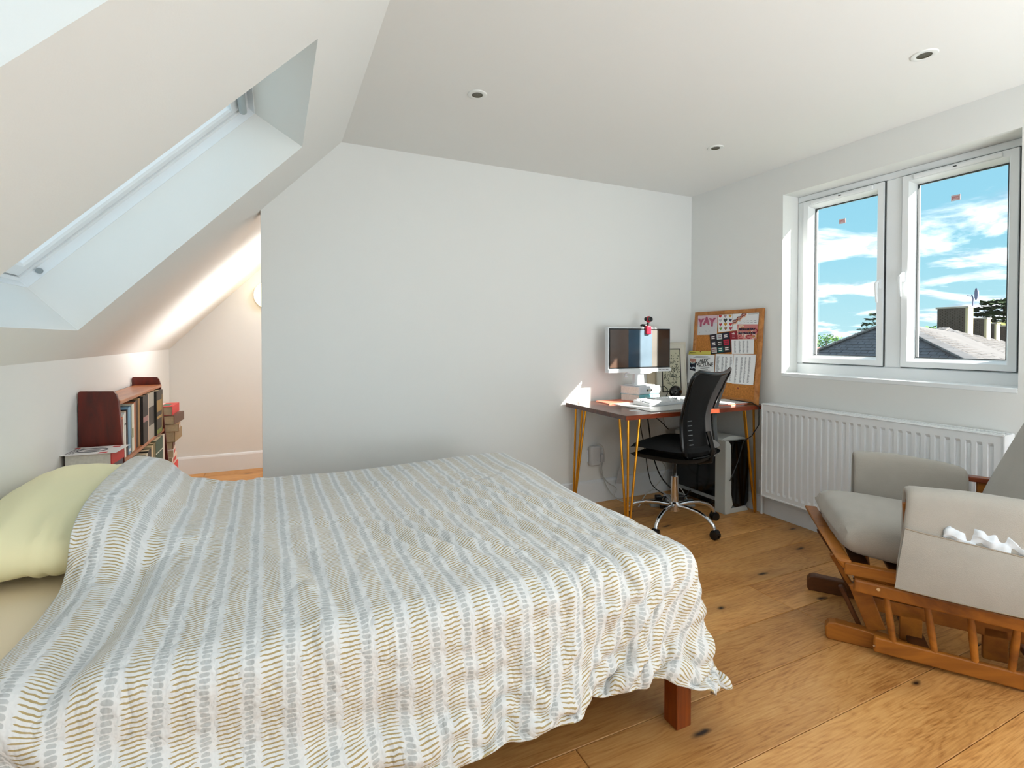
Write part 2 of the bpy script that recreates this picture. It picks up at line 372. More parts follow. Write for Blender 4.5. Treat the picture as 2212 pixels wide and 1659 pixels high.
# handles
for yy, zc in ((1.767, 1.52), (1.645, 1.545)):
    h = MB().box(3.170, 3.190, yy-.008, yy+.008, zc-.028, zc+.028).build('handle', upvc, w1, bevel=.004)
    MB().tube([(3.163, yy, zc+.012), (3.150, yy, zc), (3.148, yy, zc-.03), (3.152, yy, zc-.075), (3.158, yy, zc-.11)], [.008, .010, .0085, .007, .006], 10).build('lever', upvc, h, smooth=True)

# baseboards
def bb(name, a, b, n, h=.165, t=.016):
    mb = MB(); a = Vector(a); b = Vector(b); n = Vector(n)
    prof = [(0, 0), (t, 0), (t, h-.02), (t*.7, h-.006), (t*.4, h), (0, h)]
    k = len(prof); vs = []
    for p in (a, b):
        for d, z_ in prof: vs.append(tuple(p + n*d + Vector((0, 0, z_))))
    mb.add(vs, [tuple(range(k)), tuple(range(k, 2*k))] + [(i, (i+1) % k, k+(i+1) % k, k+i) for i in range(k)])
    return struct(mb.build(name, trimw))
bb('baseboard_back', (XE, D, 0), (W, D, 0), (0, -1, 0))
bb('baseboard_right', (W, -1.98, 0), (W, D-.016, 0), (-1, 0, 0), .115, .014)
bb('baseboard_left', (KN, -1.98, 0), (KN, FAR, 0), (1, 0, 0))
bb('baseboard_landing', (KN+.016, FAR, 0), (1.5, FAR, 0), (0, -1, 0), .158)

# downlights
for (x, y, lab) in ((.866, 2.234, 'unlit round recessed downlight in the ceiling above the bed, leftmost of the three'),
                    (2.396, 2.247, 'unlit round recessed downlight in the ceiling above the desk, smallest in view'),
                    (2.375, 1.162, 'unlit round recessed downlight in the ceiling nearest the window, top right')):
    t = thing('ceiling_downlight', lab, 'light', (x, y, H), 0, None)
    MB().lathe([(.026, -.001), (.026, -.004), (.034, -.006), (.044, -.004), (.046, 0), (.026, 0)], n=32).build('trim_ring', mat('downlight_white', (232, 234, 230), .4), t, smooth=True)
    MB().lathe([(0.001, -.0005), (.0255, -.0005), (.0255, -.004), (.020, -.0015), (.001, -.001)], n=28).build('lamp_recess', mat('downlight_dark', (92, 88, 74), .35, metal=.5), t)
# landing wall lamp
t = thing('wall_lamp', 'glowing round wall lamp on the far landing wall, half hidden by the corner', 'light', (-.045, FAR, 1.605))
MB().lathe([(.001, 0), (.125, 0), (.128, .02), (.001, .02)], axis='y', n=32).build('base', mat('lamp_base', (235, 230, 215), .5), t)
MB().lathe([(.122, .02), (.128, .035), (.118, .06), (.08, .078), (.001, .084)], axis='y', n=32).build('diffuser', mat('lamp_glow', (255, 240, 205), .5, emit=(255, 226, 170), estr=3), t, smooth=True)
pt = add_light('landing_bulb', 'POINT', (-.03, FAR-.30, 1.62), (0, -1, 0), energy=.7, color=(1, .9, .8)); pt.data.shadow_soft_size = .14
# ---------------------------------------------------------------- outside the window
slate = mat('slate_grey', (92, 92, 97), .8, var=.22, vscale=3.5)
slate_l = mat('slate_light', (104, 101, 100), .8, var=.15, vscale=2)
ridge_m = mat('ridge_tile', (92, 92, 94), .85, var=.15, vscale=3)
brickm = mat('old_brick', (88, 76, 66), .9, var=.3, vscale=9)
cream = mat('cream_render', (190, 176, 140), .85)
def roof_face(parent, tri, m, row=.19, wid=.27, seed=1, mk=('slates', True)):
    P = [Vector(p) for p in tri]; n = (P[1]-P[0]).cross(P[2]-P[0]).normalized(); n = n if n.z > 0 else -n
    hx = Vector((0, 0, 1)).cross(n).normalized(); up = n.cross(hx).normalized()
    if up.z < 0: up = -up
    MB().add(tri, [tuple(range(len(tri)))]).build('roof_deck', m, parent)
    us = [(p-P[0]).dot(hx) for p in P]; vs = [(p-P[0]).dot(up) for p in P]; poly = list(zip(us, vs))
    def inside(u, v):
        c = False
        for i in range(len(poly)):
            (x1, y1), (x2, y2) = poly[i], poly[i-1]
            if (y1 > v) != (y2 > v) and u < (x2-x1)*(v-y1)/(y2-y1)+x1: c = not c
        return c
    mb = MB(); rr = random.Random(seed); v = min(vs); k = 0
    while v < max(vs):
        u = min(us) + (k % 2)*wid/2
        while u < max(us):
            if inside(u+wid/2, v+row/2):
                t = .012 + rr.random()*.014; du = rr.uniform(-.012, .012)
                q = [P[0]+hx*(u+.008+du)+up*v, P[0]+hx*(u+wid-.008+du)+up*v, P[0]+hx*(u+wid-.008+du)+up*(v+row*1.25), P[0]+hx*(u+.008+du)+up*(v+row*1.25)]
                b = [p_+n*.004 for p_ in q]; tp = [q[0]+n*(t+.02), q[1]+n*(t+.02), q[2]+n*.008, q[3]+n*.008]
                mb.hexa([tuple(x) for x in b]+[tuple(x) for x in tp])
            u += wid
        v += row; k += 1
    o = mb.build('slates', m, parent); o['kind'] = 'stuff'
def ridge(parent, a, b, w_=.24, m=None):
    a = Vector(a); b = Vector(b); n = max(2, int((b-a).length/.45))
    for i in range(n):
        p, q = a.lerp(b, i/n), a.lerp(b, (i+1)/n-.012/n)
        MB().bar(p+Vector((0, 0, .03)), q+Vector((0, 0, .035)), w_, .09).build('ridge_tile', m or ridge_m, parent, bevel=.03, seg=2)
A0 = (24, 12.84, 1.94); AL = (18, 21.06, -2.86); AR = (18, 1.46, -2.86)
h = thing('house_roof', 'grey slate hipped roof nearest the window, its point behind the mullion', 'roof', (10, 5, -6))
def hb(x0, x1, y0, y1, z0, z1, m, par): return MB().box(x0, x1, y0, y1, z0, z1).build('wall', m, par)
h.location = (0, 0, 0)
hb(18.6, 30, 4.0, 20.4, -7, -3.0, brickm, h)
roof_face(h, [A0, AL, AR], slate, seed=2)
roof_face(h, [A0, AR, (23.4, 2.4, -2.7), (27.2, 12.0, 1.5)], slate_l, row=.2, wid=.28, seed=3)
ridge(h, A0, AL, .42, slate_l); ridge(h, A0, AR, .5)
h2 = thing('house_roof', 'second slate roof behind with a dark ridge running down to the right', 'roof', (0, 0, 0))
B0 = (28, 12.74, 1.66); B1 = (26.8, 6.6, -1.9)
roof_face(h2, [B0, (24.6, 4.0, -2.64), B1], slate, row=.2, wid=.28, seed=4)
roof_face(h2, [B0, (23.5, 10.4, -.3), (24.4, 3.2, -2.64)], slate_l, row=.2, wid=.28, seed=5)
roof_face(h2, [B0, B1, (52, 19.8, 1.05)], slate_l, row=.2, wid=.28, seed=6)
ridge(h2, B0, B1, .5); ridge(h2, B0, (24.2, 12.4, .76), .42, slate_l)
hb(28, 33, 8, 13, -7, -2.2, brickm, h2)
def brick_face(parent, x, y0, y1, z0, z1, seed):
    rr = random.Random(seed); mb = MB(); zz = z0; k = 0
    while zz < z1-.05:
        y = y0 - (k % 2)*.11
        while y < y1:
            a, b = max(y, y0), min(y+.215, y1)
            if b-a > .04: t = rr.random()*.015; mb.box(x-.02-t, x+.02, a+.006, b-.006, zz, zz+.066)
            y += .225
        zz += .075; k += 1
    o = mb.build('bricks', brickm, parent); o['kind'] = 'stuff'
def chimney(x, y0, y1, z0, z1, depth, lab, caps=True, seed=1, pots=0):
    t = thing('chimney_stack', lab, 'chimney', (x+depth/2, (y0+y1)/2, z0), 0, 'chimney stacks along the terrace')
    ox, oy, oz = t.location
    MB().box(x-ox, x+depth-ox, y0-oy, y1-oy, z0-oz, z1-oz).build('stack', brickm, t)
    brick_face(t, x-ox, y0-oy, y1-oy, 0, z1-oz-.08, seed)
    MB().box(x-ox, x+depth-ox, y0-oy-.12, y0-oy-.003, 0, z1-oz-.02).build('rendered_side', cream, t)
    MB().box(x-.04-ox, x+depth+.04-ox, y0-.16-oy, y1+.08-oy, z1-.10-oz, z1-oz).build('cap', mat('cap_stone', (170, 160, 145), .9, var=.2, vscale=4), t, bevel=.015)
chimney(34, 14.54, 15.82, .3, 2.98, .55, 'largest and nearest brick chimney stack beyond the roofs', seed=1)
chimney(40, 16.14, 17.0, .3, 2.52, .5, 'second brick chimney stack, just right of the largest one', seed=2)
chimney(46, 18.0, 18.48, .3, 2.35, .5, 'narrow third chimney stack with a cream side', seed=3)
chimney(52, 19.0, 20.24, .3, 2.26, .5, 'farthest low chimney stack at the right of the window', seed=4)
hb(36, 60, 14, 22, -7, .28, brickm, tag(thing('terrace_house', 'far terrace house roofline below the row of chimneys', 'house')))
t = thing('satellite_dish', 'grey satellite dish on a mast above the nearest chimney', 'dish', (34.2, 14.30, 2.99))
MB().tube([(0, 0, 0), (0, .0, .4), (0, .06, .60)], .03, 8).build('mast', mat('dish_grey', (120, 122, 150), .6), t)
MB().lathe([(.001, .06), (.18, .05), (.32, -.02), (.33, 0), (.18, .08), (.001, .09)], n=20, axis='y').build('dish', mat('dish_grey'), t).matrix_local = Matrix.Translation((0, -.14, .62)) @ Matrix.Rotation(R(33), 4, 'Z')
MB().tube([(0, 0, .5), (0, .25, .56)], .02, 6).build('feed_arm', mat('dish_grey'), t)
leafm = mat('leaf_dark', (66, 84, 52), .8, var=.5, vscale=2.5); leafb = mat('leaf_bright', (88, 128, 52), .8, var=.4, vscale=2.5); leafy = mat('leaf_olive', (128, 128, 66), .8, var=.35, vscale=2)
barkm = mat('bark', (80, 66, 54), .9)
def tree(loc, r, hgt, lab, m, n=700, layers=0, seed=1, trunk=7):
    t = thing('garden_tree', lab, 'tree', loc); rr = random.Random(seed); mb = MB()
    for i in range(n):
        if layers:
            k = rr.randrange(layers); zc = hgt*(.25+.75*k/layers); rad = r*(1.15-.75*k/layers)
            a = rr.random()*6.28; q = rad*math.sqrt(rr.random()); p = Vector((q*math.cos(a), q*math.sin(a), zc+rr.gauss(0, .05)*hgt*.3 - q*.12))
        else:
            while True:
                p = Vector([rr.uniform(-1, 1) for _ in range(3)])
                if .35 < p.length < 1: break
            p = Vector((p.x*r, p.y*r, hgt*.55+p.z*hgt*.45))
        s = rr.uniform(.06, .17)*(r*.5+.5); u = Vector([rr.uniform(-1, 1) for _ in range(3)]).normalized(); v = u.orthogonal().normalized()
        if layers: u = Vector((rr.uniform(-1, 1), rr.uniform(-1, 1), .15)).normalized(); v = Vector((-u.y, u.x, .2)); s *= 1.6
        mb.add([p-u*s, p+v*s*.5, p+u*s, p-v*s*.5], [(0, 1, 2, 3)])
    o = mb.build('foliage', m, t); o['kind'] = 'stuff'
    tr = MB().tube([(0, 0, -trunk), (.05, 0, 0), (0, .05, hgt*.8)], [.2, .14, .04], 8)
    rr = random.Random(seed+5)
    for i in range(6):
        a = rr.random()*6.28; z_ = hgt*rr.uniform(.2, .7); tr.tube([(0, 0, z_), (r*.7*math.cos(a), r*.7*math.sin(a), z_+hgt*.15)], [.05, .015], 5)
    tr.build('trunk', barkm, t)
tree((62, 34.0, 1.2), 2.3, 3.4, 'dark spreading tree behind the left pane beside the mullion', leafm, 700, 5, 3)
tree((70, 26.6, .6), 4.0, 5.2, 'large layered tree behind the chimneys at the right', leafm, 1500, 7, 4)
tree((62, 24.2, -.2), 3.0, 3.0, 'olive bushy tree low behind the small chimneys', leafy, 1000, 0, 5)
tree((54, 25.3, -.2), 1.5, 2.6, 'bright green bush left of the largest chimney', leafb, 800, 0, 6)
tree((80, 52.2, -1.2), 2.9, 3.2, 'small distant green bush on the horizon at the left pane', leafb, 600, 0, 8)
tree((104, 60, -4.0), 7, 5.2, 'pale distant tree line along the horizon', leafy, 1000, 0, 9)
t = tag(MB().box(44, 50, 31.5, 36, -6, .35).build('far_shed', mat('red_tile', (150, 92, 78), .9)), 'distant red tiled building behind the left roof edge', 'building')
g = struct(MB().box(4, 240, -60, 210, -7.2, -7).build('ground_outside', mat('garden_ground', (88, 98, 70), .95, var=.3, vscale=.3)))
DUVET = [
[[54,-8,-3,-5,-14,-7,-5,0,0,1,0,1,1,2,1,1,1,1,2,1,1,2,1,-2,0,-1,0,-4,-7,-2,-3,-7,-1,-9,-1,-1,-1,-5,-12,-1,-9,-12,-11,-11,-5,-10,-5,-16,-14,-13,-13,-17,-5,-6,-4,-16,-19,-18,-5,-19,-8,-8],
[16,-21,0,2,6,-3,2,1,0,0,0,0,-1,-2,0,0,0,0,-1,0,0,-1,0,2,1,-1,-3,3,8,-1,-3,0,-4,8,-4,-4,1,2,10,-10,1,8,-1,2,-7,2,-2,-3,10,0,2,3,-9,-9,0,9,15,-2,-33,3,-1,4],
[-15,22,-13,0,4,4,-1,-1,0,-1,1,-1,1,0,-1,0,0,0,1,0,0,0,0,1,0,0,3,-3,-3,3,4,-3,6,0,-3,5,-1,-6,-3,6,5,-7,8,-2,6,-5,-1,13,-8,-5,3,8,-3,2,-13,-3,-10,15,20,-16,-9,-8],
[-1,-7,15,-7,-1,3,-3,0,1,0,-3,0,0,1,1,0,0,1,-1,0,0,0,0,0,0,3,1,4,0,-7,1,8,-3,-2,5,-4,-6,5,0,-3,1,10,2,5,-10,11,-9,-6,9,5,-8,-5,8,-4,10,-16,2,-9,15,-3,0,-20],
[-12,16,-10,5,1,-2,5,-3,-1,-3,3,1,-1,0,-1,0,1,-1,-1,1,-1,1,0,1,0,1,0,0,0,8,2,-3,-2,2,1,-2,4,-5,2,7,-10,-1,3,2,3,-6,8,0,-7,4,8,-5,0,6,-8,15,-17,-7,-12,4,1,25],
[-10,-4,11,3,-1,1,0,-3,0,3,0,-1,0,-1,1,0,-1,0,1,-1,1,0,0,-1,0,-1,-1,1,3,-1,0,7,4,-6,0,2,-3,6,0,-1,9,-5,-8,-4,10,-3,2,4,3,-1,-4,5,-3,4,2,-17,14,-1,-16,23,-1,-32],
[-7,4,0,-3,5,1,-8,7,0,-1,-1,0,1,1,0,0,0,1,0,0,0,-1,0,0,0,1,1,0,0,1,0,-2,0,8,-4,0,4,-1,1,-2,0,5,2,2,-8,6,-1,0,1,0,3,-2,1,-10,10,0,-12,-4,27,-29,14,11],
[-6,1,-2,4,-7,-1,10,-3,0,1,1,1,1,0,0,0,0,-1,0,0,0,0,0,1,0,-1,0,0,0,0,1,1,1,-1,6,-1,-2,2,-2,3,1,-3,3,0,11,-5,2,-1,1,0,1,3,-8,2,-12,-7,8,9,-27,26,-21,25],
[-4,-2,1,-6,6,1,0,2,2,1,-1,1,-1,0,0,0,0,0,0,0,0,0,0,-1,0,0,0,0,0,1,-2,0,0,1,1,6,-1,-2,0,0,3,3,-1,6,-6,11,-4,4,-2,1,1,-2,8,-17,-3,5,-16,-5,27,-11,-10,-3],
[-4,0,-6,7,-1,4,0,1,-1,0,1,-1,0,0,0,0,0,0,-1,1,0,0,0,0,0,-1,1,-1,0,0,1,0,0,0,0,-1,4,0,2,0,0,1,3,-1,5,-6,11,-4,3,-1,1,-11,-7,20,-28,7,25,-9,-35,13,29,-27],
[-5,-4,6,0,3,0,1,-1,0,0,0,0,0,0,0,0,0,-1,1,-1,1,-1,0,0,0,1,-1,1,-1,0,0,0,0,0,0,1,2,1,-2,1,-1,3,0,0,2,4,-3,9,0,6,-12,6,-8,-21,31,-20,-20,12,27,-30,-6,28],
[-6,5,2,-1,0,0,0,1,-1,0,0,0,0,0,0,0,0,1,-1,0,-1,1,0,0,0,0,0,0,1,-1,0,0,0,0,0,0,0,3,-1,-2,1,-1,1,2,0,1,3,1,6,-2,2,-13,7,8,-20,2,12,-16,-14,27,-9,-15],
[0,0,-1,2,-1,0,0,0,1,0,-1,0,0,0,0,0,0,0,1,-1,0,0,0,0,0,0,0,0,-1,0,0,0,1,0,-1,0,0,1,4,-2,-1,0,0,0,0,1,0,1,0,0,3,-6,-14,-6,13,18,-28,23,-9,-13,9,-4],
[0,0,0,-1,1,1,-1,0,0,0,0,0,0,0,0,0,0,0,-1,1,0,0,0,0,0,-1,0,0,1,0,0,0,-1,0,1,0,-1,0,2,4,-3,-1,0,0,0,0,0,-1,-2,6,-13,17,8,-3,-24,-9,29,-34,26,9,-31,17],
[0,0,0,0,0,-1,1,0,0,-1,1,0,1,-1,0,0,0,-1,1,0,0,-1,0,1,-1,1,0,0,0,0,0,0,0,0,-1,0,1,0,-1,1,3,-1,-1,-1,0,0,0,0,1,-9,18,-21,-4,15,20,-12,-26,18,-19,8,30,-40],
[0,-1,1,0,0,0,0,0,0,1,0,-1,0,0,0,0,0,0,0,0,0,1,-1,-1,1,0,0,0,0,0,0,-1,0,0,1,0,-1,0,0,0,1,1,-1,1,-1,0,0,0,-3,8,-17,27,-10,-21,-5,28,12,-25,-5,-7,4,19],
[0,0,0,1,0,-1,0,0,0,0,-1,1,-1,1,0,-1,0,1,0,-1,0,0,1,0,0,-1,0,0,0,0,0,1,-1,0,0,0,0,0,1,-1,0,0,2,-1,0,0,0,0,3,-10,17,-26,26,5,-6,-30,9,33,-8,-1,-34,20],
[0,0,0,0,-1,2,-1,0,-1,0,1,0,0,0,0,0,0,0,-1,1,0,-1,0,0,0,1,-1,0,0,0,0,0,1,-1,0,-1,1,0,0,1,-1,1,-1,0,1,0,0,-1,-1,10,-17,23,-32,22,-1,18,-25,-16,25,1,11,-36],
[0,2,-2,0,1,-2,1,0,1,0,-1,0,0,0,-1,1,-1,0,1,0,0,0,0,0,-1,0,1,0,0,0,-1,0,0,1,-1,1,-1,0,0,0,1,-1,1,0,0,0,0,0,-1,0,9,-15,24,-35,24,-18,32,-18,-17,-7,15,26],
[0,-2,2,0,0,0,0,0,0,0,0,0,0,0,0,0,0,-1,0,0,0,1,0,-1,1,0,0,0,0,-1,1,-1,0,0,1,-1,1,0,0,-1,0,1,0,0,0,0,0,1,-1,-2,7,-4,-6,22,-35,26,-20,33,-17,1,0,-23],
[0,0,0,0,0,0,0,0,0,0,1,-1,0,0,0,-1,1,0,0,0,-1,0,0,1,0,0,0,-1,0,0,0,1,0,-1,0,1,0,0,0,0,1,0,-1,1,0,-1,0,0,3,-4,-4,18,-20,5,11,-13,-10,12,26,-23,-16,30],
[0,0,0,0,0,0,0,0,0,0,0,0,0,-1,0,0,0,1,0,0,0,0,0,0,-1,0,0,0,0,1,0,-1,0,1,0,0,0,0,0,1,-1,-1,1,0,0,0,-1,0,-1,5,-9,2,19,-23,21,-18,15,-25,14,11,-3,-17],
[0,0,0,0,0,1,-1,0,0,0,-1,1,-1,1,0,1,-1,0,-1,0,1,0,-1,0,1,-1,0,1,-1,0,0,1,0,-1,0,0,0,0,0,0,0,1,-1,0,0,0,1,-1,1,-2,5,-10,1,21,-28,26,-22,23,-35,15,6,-5],
[0,2,-2,-1,1,0,0,0,0,-1,1,-1,1,-1,1,-1,1,-1,1,-1,0,0,1,-1,0,0,0,0,1,-1,0,0,0,1,0,0,-1,0,0,0,0,0,1,-1,0,0,0,1,-1,2,7,-10,0,-5,20,-25,24,-28,34,-30,-4,25],
[0,-1,2,0,-2,1,0,0,-1,1,0,0,-1,1,-1,0,0,0,0,1,-1,0,0,0,0,1,-1,0,0,1,0,0,-1,0,0,0,1,0,-1,0,0,0,0,0,0,1,-1,0,1,-1,1,7,-14,10,-20,32,-25,3,-5,37,-5,-42],
[0,-1,0,1,0,-1,2,-1,0,0,-1,1,0,0,0,0,-1,1,0,-1,1,-1,0,1,-1,1,0,0,0,-1,0,0,1,0,0,0,-1,0,1,0,-1,0,0,1,0,-1,1,0,0,-1,1,2,2,-18,17,-17,31,-16,7,-22,26,-5],
[0,0,0,-1,1,1,-1,1,-1,0,1,-1,0,-1,0,0,1,0,-1,1,-1,1,-1,0,1,-1,1,-1,0,1,0,0,0,0,-1,0,1,0,0,-1,1,0,0,0,-1,1,0,0,-1,1,0,-1,-1,-4,10,-11,1,20,-26,19,-26,42],
[0,0,0,1,1,2,-2,-2,1,-1,-1,-1,1,0,0,1,-1,0,1,-1,1,-1,1,0,0,0,-1,1,0,0,0,0,-1,0,1,0,0,-1,1,0,0,0,-1,0,1,0,0,-1,1,0,-1,-1,-5,19,-27,26,-26,22,-14,6,-12,10],
[0,1,-1,1,0,0,4,-2,-3,0,-2,1,-1,1,0,0,1,-1,0,1,0,0,0,-1,0,0,1,0,0,-1,0,0,1,0,0,0,-1,1,-1,1,-1,0,1,0,0,0,-1,1,0,-1,0,0,1,-1,3,-10,15,-23,24,-21,22,-25],
[0,0,1,0,2,-4,0,5,-2,-4,2,-1,0,0,0,0,0,1,-1,0,0,0,0,1,-1,1,0,-1,0,1,0,-1,1,-1,0,0,1,0,-1,0,1,0,-1,0,0,0,1,0,0,0,-1,0,1,0,5,-11,13,-14,2,-5,20,-23],
[0,-2,0,3,2,-3,-1,0,4,-1,-3,1,-1,0,1,0,-1,0,1,0,-1,1,0,0,0,-1,0,1,0,-1,0,1,-1,1,-1,0,0,0,1,0,-1,0,1,0,0,0,0,-1,0,0,-1,1,1,0,4,7,-24,24,-20,2,1,11],
[0,-1,-1,1,-1,1,3,-2,-1,3,-1,-2,1,0,0,-1,1,0,-1,0,1,0,-1,0,1,0,0,-1,0,1,0,-1,0,0,1,0,0,0,0,-1,1,0,0,0,-1,0,0,1,0,0,-2,1,1,-2,11,-19,17,-20,24,-15,-18,33],
[0,-3,0,-1,3,-1,-1,0,4,-3,2,0,0,0,0,1,-1,-1,1,-1,0,0,1,0,0,-1,0,1,0,0,-1,1,0,0,0,0,-1,0,0,1,0,0,-1,1,0,0,0,0,-1,1,0,-1,1,1,2,-3,-8,17,-21,30,-20,-10],
[0,4,-3,0,1,0,-3,2,-3,2,-2,2,0,0,0,-1,0,1,0,1,-1,0,0,0,-1,1,0,0,-1,0,1,0,0,0,-1,0,1,0,0,0,0,-1,1,-1,1,0,0,-1,1,-1,-1,1,1,2,-1,-1,0,0,-2,-4,16,-26],
[0,-1,0,1,0,2,-2,-2,1,0,2,-1,0,0,-1,1,0,0,0,0,0,0,-1,0,1,0,0,-1,1,0,0,0,-1,0,1,0,0,0,0,0,-1,1,0,0,0,0,0,1,-1,0,0,-2,2,1,-2,1,1,-2,1,-4,5,-7],
[0,1,7,-6,-3,1,-2,1,-1,0,1,1,0,-1,1,0,0,0,0,-1,1,-1,1,0,0,0,-1,1,0,0,-1,0,1,0,0,0,0,0,-1,0,1,0,0,0,0,0,-1,0,1,0,-1,2,-1,0,-1,1,5,-6,1,-3,1,1],
[0,0,-1,6,-3,0,-3,-1,-2,3,0,0,1,0,0,-1,1,0,-1,1,0,0,0,0,0,0,0,0,0,-1,1,0,0,1,-1,0,0,0,0,0,0,0,0,0,0,-1,1,0,0,0,0,-1,0,3,-3,0,-1,5,-5,8,-15,12],
[0,4,-5,2,4,-5,0,1,-2,-1,1,1,-1,1,-1,1,-1,0,1,0,-1,1,0,0,0,-1,1,-1,0,1,0,0,0,-1,1,-1,0,0,1,0,0,0,0,0,0,0,0,0,0,1,-1,-1,2,1,-2,1,-2,-1,14,-17,0,11],
[0,-2,5,-3,-1,4,-3,0,1,-2,0,0,1,-1,1,-1,1,-1,0,0,1,0,-1,0,0,1,0,1,-1,0,0,0,0,0,-1,1,0,0,0,0,0,0,0,0,0,1,-1,0,0,-1,1,-3,4,1,-2,1,-2,3,8,-21,20,-15],
[0,1,-1,-1,2,1,4,-9,2,0,0,0,-1,1,0,0,0,1,-1,0,0,0,1,0,-1,0,0,0,1,-1,0,0,0,0,1,0,0,0,0,0,-1,0,0,0,0,0,1,0,0,0,-1,0,3,-1,-2,0,-1,12,-9,3,-16,15],
[0,-1,0,2,0,-1,-6,4,-2,3,0,0,1,-1,0,1,-1,0,1,0,0,0,-1,0,1,0,0,-1,0,1,0,0,0,0,0,-1,0,0,0,0,1,0,0,0,0,0,0,-1,0,1,0,1,2,-3,-4,3,6,3,-13,9,-14,16],
[0,0,-1,2,-1,-1,-1,5,-4,-1,1,0,-1,1,0,0,1,0,-1,0,0,0,0,0,0,0,0,1,-1,0,0,0,0,0,0,1,0,0,0,0,0,0,0,0,0,0,-1,1,0,-1,1,0,2,-2,-5,5,11,-10,-7,6,-1,-6],
[0,0,1,-3,1,1,-3,-2,5,-1,0,0,1,-1,1,0,-1,0,1,0,-1,0,1,0,-1,1,0,-1,1,0,0,-1,1,0,0,0,0,0,0,0,0,-1,0,1,0,-1,1,0,0,1,-1,0,3,-6,-3,10,6,-21,14,-14,19,-22],
[0,0,0,-1,-1,0,0,-1,2,1,0,-1,0,1,-1,0,1,0,0,-1,1,0,-1,0,1,-1,0,1,0,0,-1,1,0,0,0,0,0,0,-1,1,-1,1,0,-1,0,1,0,0,0,-1,1,1,0,-5,0,16,-15,-2,5,4,-1,-11],
[0,-1,0,-1,2,-1,0,0,-1,1,0,0,0,0,1,-1,0,0,0,1,-1,0,1,0,-1,0,0,0,0,0,1,0,-1,0,0,0,0,0,1,-1,1,0,0,0,0,-1,1,-1,0,1,0,1,0,-8,11,4,-22,19,5,0,-18,15],
[0,0,-1,2,-4,1,-1,2,0,0,0,0,0,1,-1,1,-1,0,0,0,1,-1,0,0,1,0,0,-1,1,-1,0,1,0,0,0,0,0,0,-1,1,0,-1,0,0,0,1,-1,1,0,0,0,2,-5,-1,17,-23,11,11,-24,4,14,-5],
[0,-3,1,-1,3,-3,3,-2,1,0,0,1,0,-2,1,0,0,0,0,0,0,0,0,0,0,0,0,1,-1,1,0,-1,0,0,0,0,0,0,1,-1,0,1,0,0,0,0,-1,0,0,0,1,2,-9,14,-8,-6,24,-18,2,-8,3,16],
[0,2,-4,-1,0,1,0,4,-1,-1,-1,0,0,1,-1,0,1,0,-1,0,0,1,0,0,0,0,0,0,0,0,-1,0,0,0,0,0,0,0,0,0,0,0,0,0,0,0,1,0,0,0,-1,-1,2,8,-19,28,-16,-13,3,20,-10,14],
[0,-3,2,1,-4,0,10,-2,-6,1,1,0,0,-1,0,0,0,0,1,0,-1,0,0,0,0,0,0,0,0,0,1,0,0,0,0,0,0,0,0,0,0,0,0,0,0,0,0,0,0,0,1,-5,15,-23,26,-11,-22,15,11,-8,25,-26],
[0,3,-4,-6,5,3,-3,3,-1,-1,1,-1,0,1,0,-1,0,0,0,0,1,0,0,0,0,0,0,0,0,0,0,0,0,0,0,0,0,0,0,0,0,0,0,0,0,0,0,0,0,0,0,9,-19,23,-10,-23,22,6,5,-1,-18,26],
[0,-7,3,1,-3,4,-1,-3,13,-7,-1,1,-1,0,0,1,-1,0,0,0,0,0,0,0,0,0,0,0,1,-1,1,-1,0,0,1,-1,1,0,0,0,0,0,0,0,0,0,0,0,0,1,1,-9,20,-12,-20,24,12,-2,-8,-9,12,-22],
[0,3,0,-4,-6,-1,8,1,-5,9,-2,-4,0,0,0,0,1,0,0,0,0,0,0,0,0,0,0,0,-1,1,-1,1,0,0,-1,1,-1,0,0,0,1,0,0,0,0,0,0,0,0,-1,-2,14,-14,-13,26,4,-9,-20,3,32,-23,8],
[0,4,1,0,-4,-2,2,2,2,-5,-2,4,-4,1,-1,1,-1,0,1,0,0,0,0,0,0,0,0,0,0,0,0,0,0,0,0,1,0,0,0,0,-1,0,0,1,0,0,0,0,1,0,4,-10,1,8,-8,-2,-18,12,26,-17,12,-28],
[0,1,1,5,-3,-1,-3,-2,-1,5,3,-4,-1,-2,1,0,1,0,-1,0,0,0,0,0,0,0,0,0,0,1,0,-1,1,0,0,-1,0,0,0,0,0,0,1,-1,0,0,1,0,0,1,-6,1,7,5,-1,-17,27,8,-38,4,-16,30],
[0,1,0,1,8,0,-8,-2,1,-4,1,2,5,-6,1,-1,0,0,0,0,1,-1,1,0,0,0,-1,1,0,-1,0,1,-1,0,0,1,0,0,0,0,0,0,-1,0,1,0,-1,-1,2,0,0,7,-17,-3,-1,14,-1,-15,30,-9,2,-25],
[8,-3,-2,-1,0,-1,6,-5,-2,-1,0,0,-1,4,-2,1,-1,-1,0,0,0,1,-1,0,0,0,1,-1,0,0,1,0,-1,0,1,-1,0,0,0,0,0,0,0,0,0,-1,0,-1,-5,-2,9,-16,23,9,2,-4,-23,26,-33,23,10,-10],
[15,-2,-3,-4,0,0,-2,2,-3,2,-2,-1,2,-3,0,0,1,-2,-1,0,-1,0,1,0,0,0,0,0,0,1,-1,0,1,0,-1,0,0,0,0,1,0,0,0,-1,-2,0,-5,-1,-1,3,-13,21,-22,10,-13,2,21,-4,5,-23,33,9],
[16,-5,1,-3,-6,-1,2,3,-2,2,0,-5,-2,6,-6,-1,0,1,0,-1,0,0,-1,0,1,-1,1,0,0,-1,1,0,0,0,0,0,1,0,0,-1,0,0,-2,0,-2,-3,-2,0,-1,-4,2,-5,16,-15,25,-8,6,-24,27,-3,-28,42],
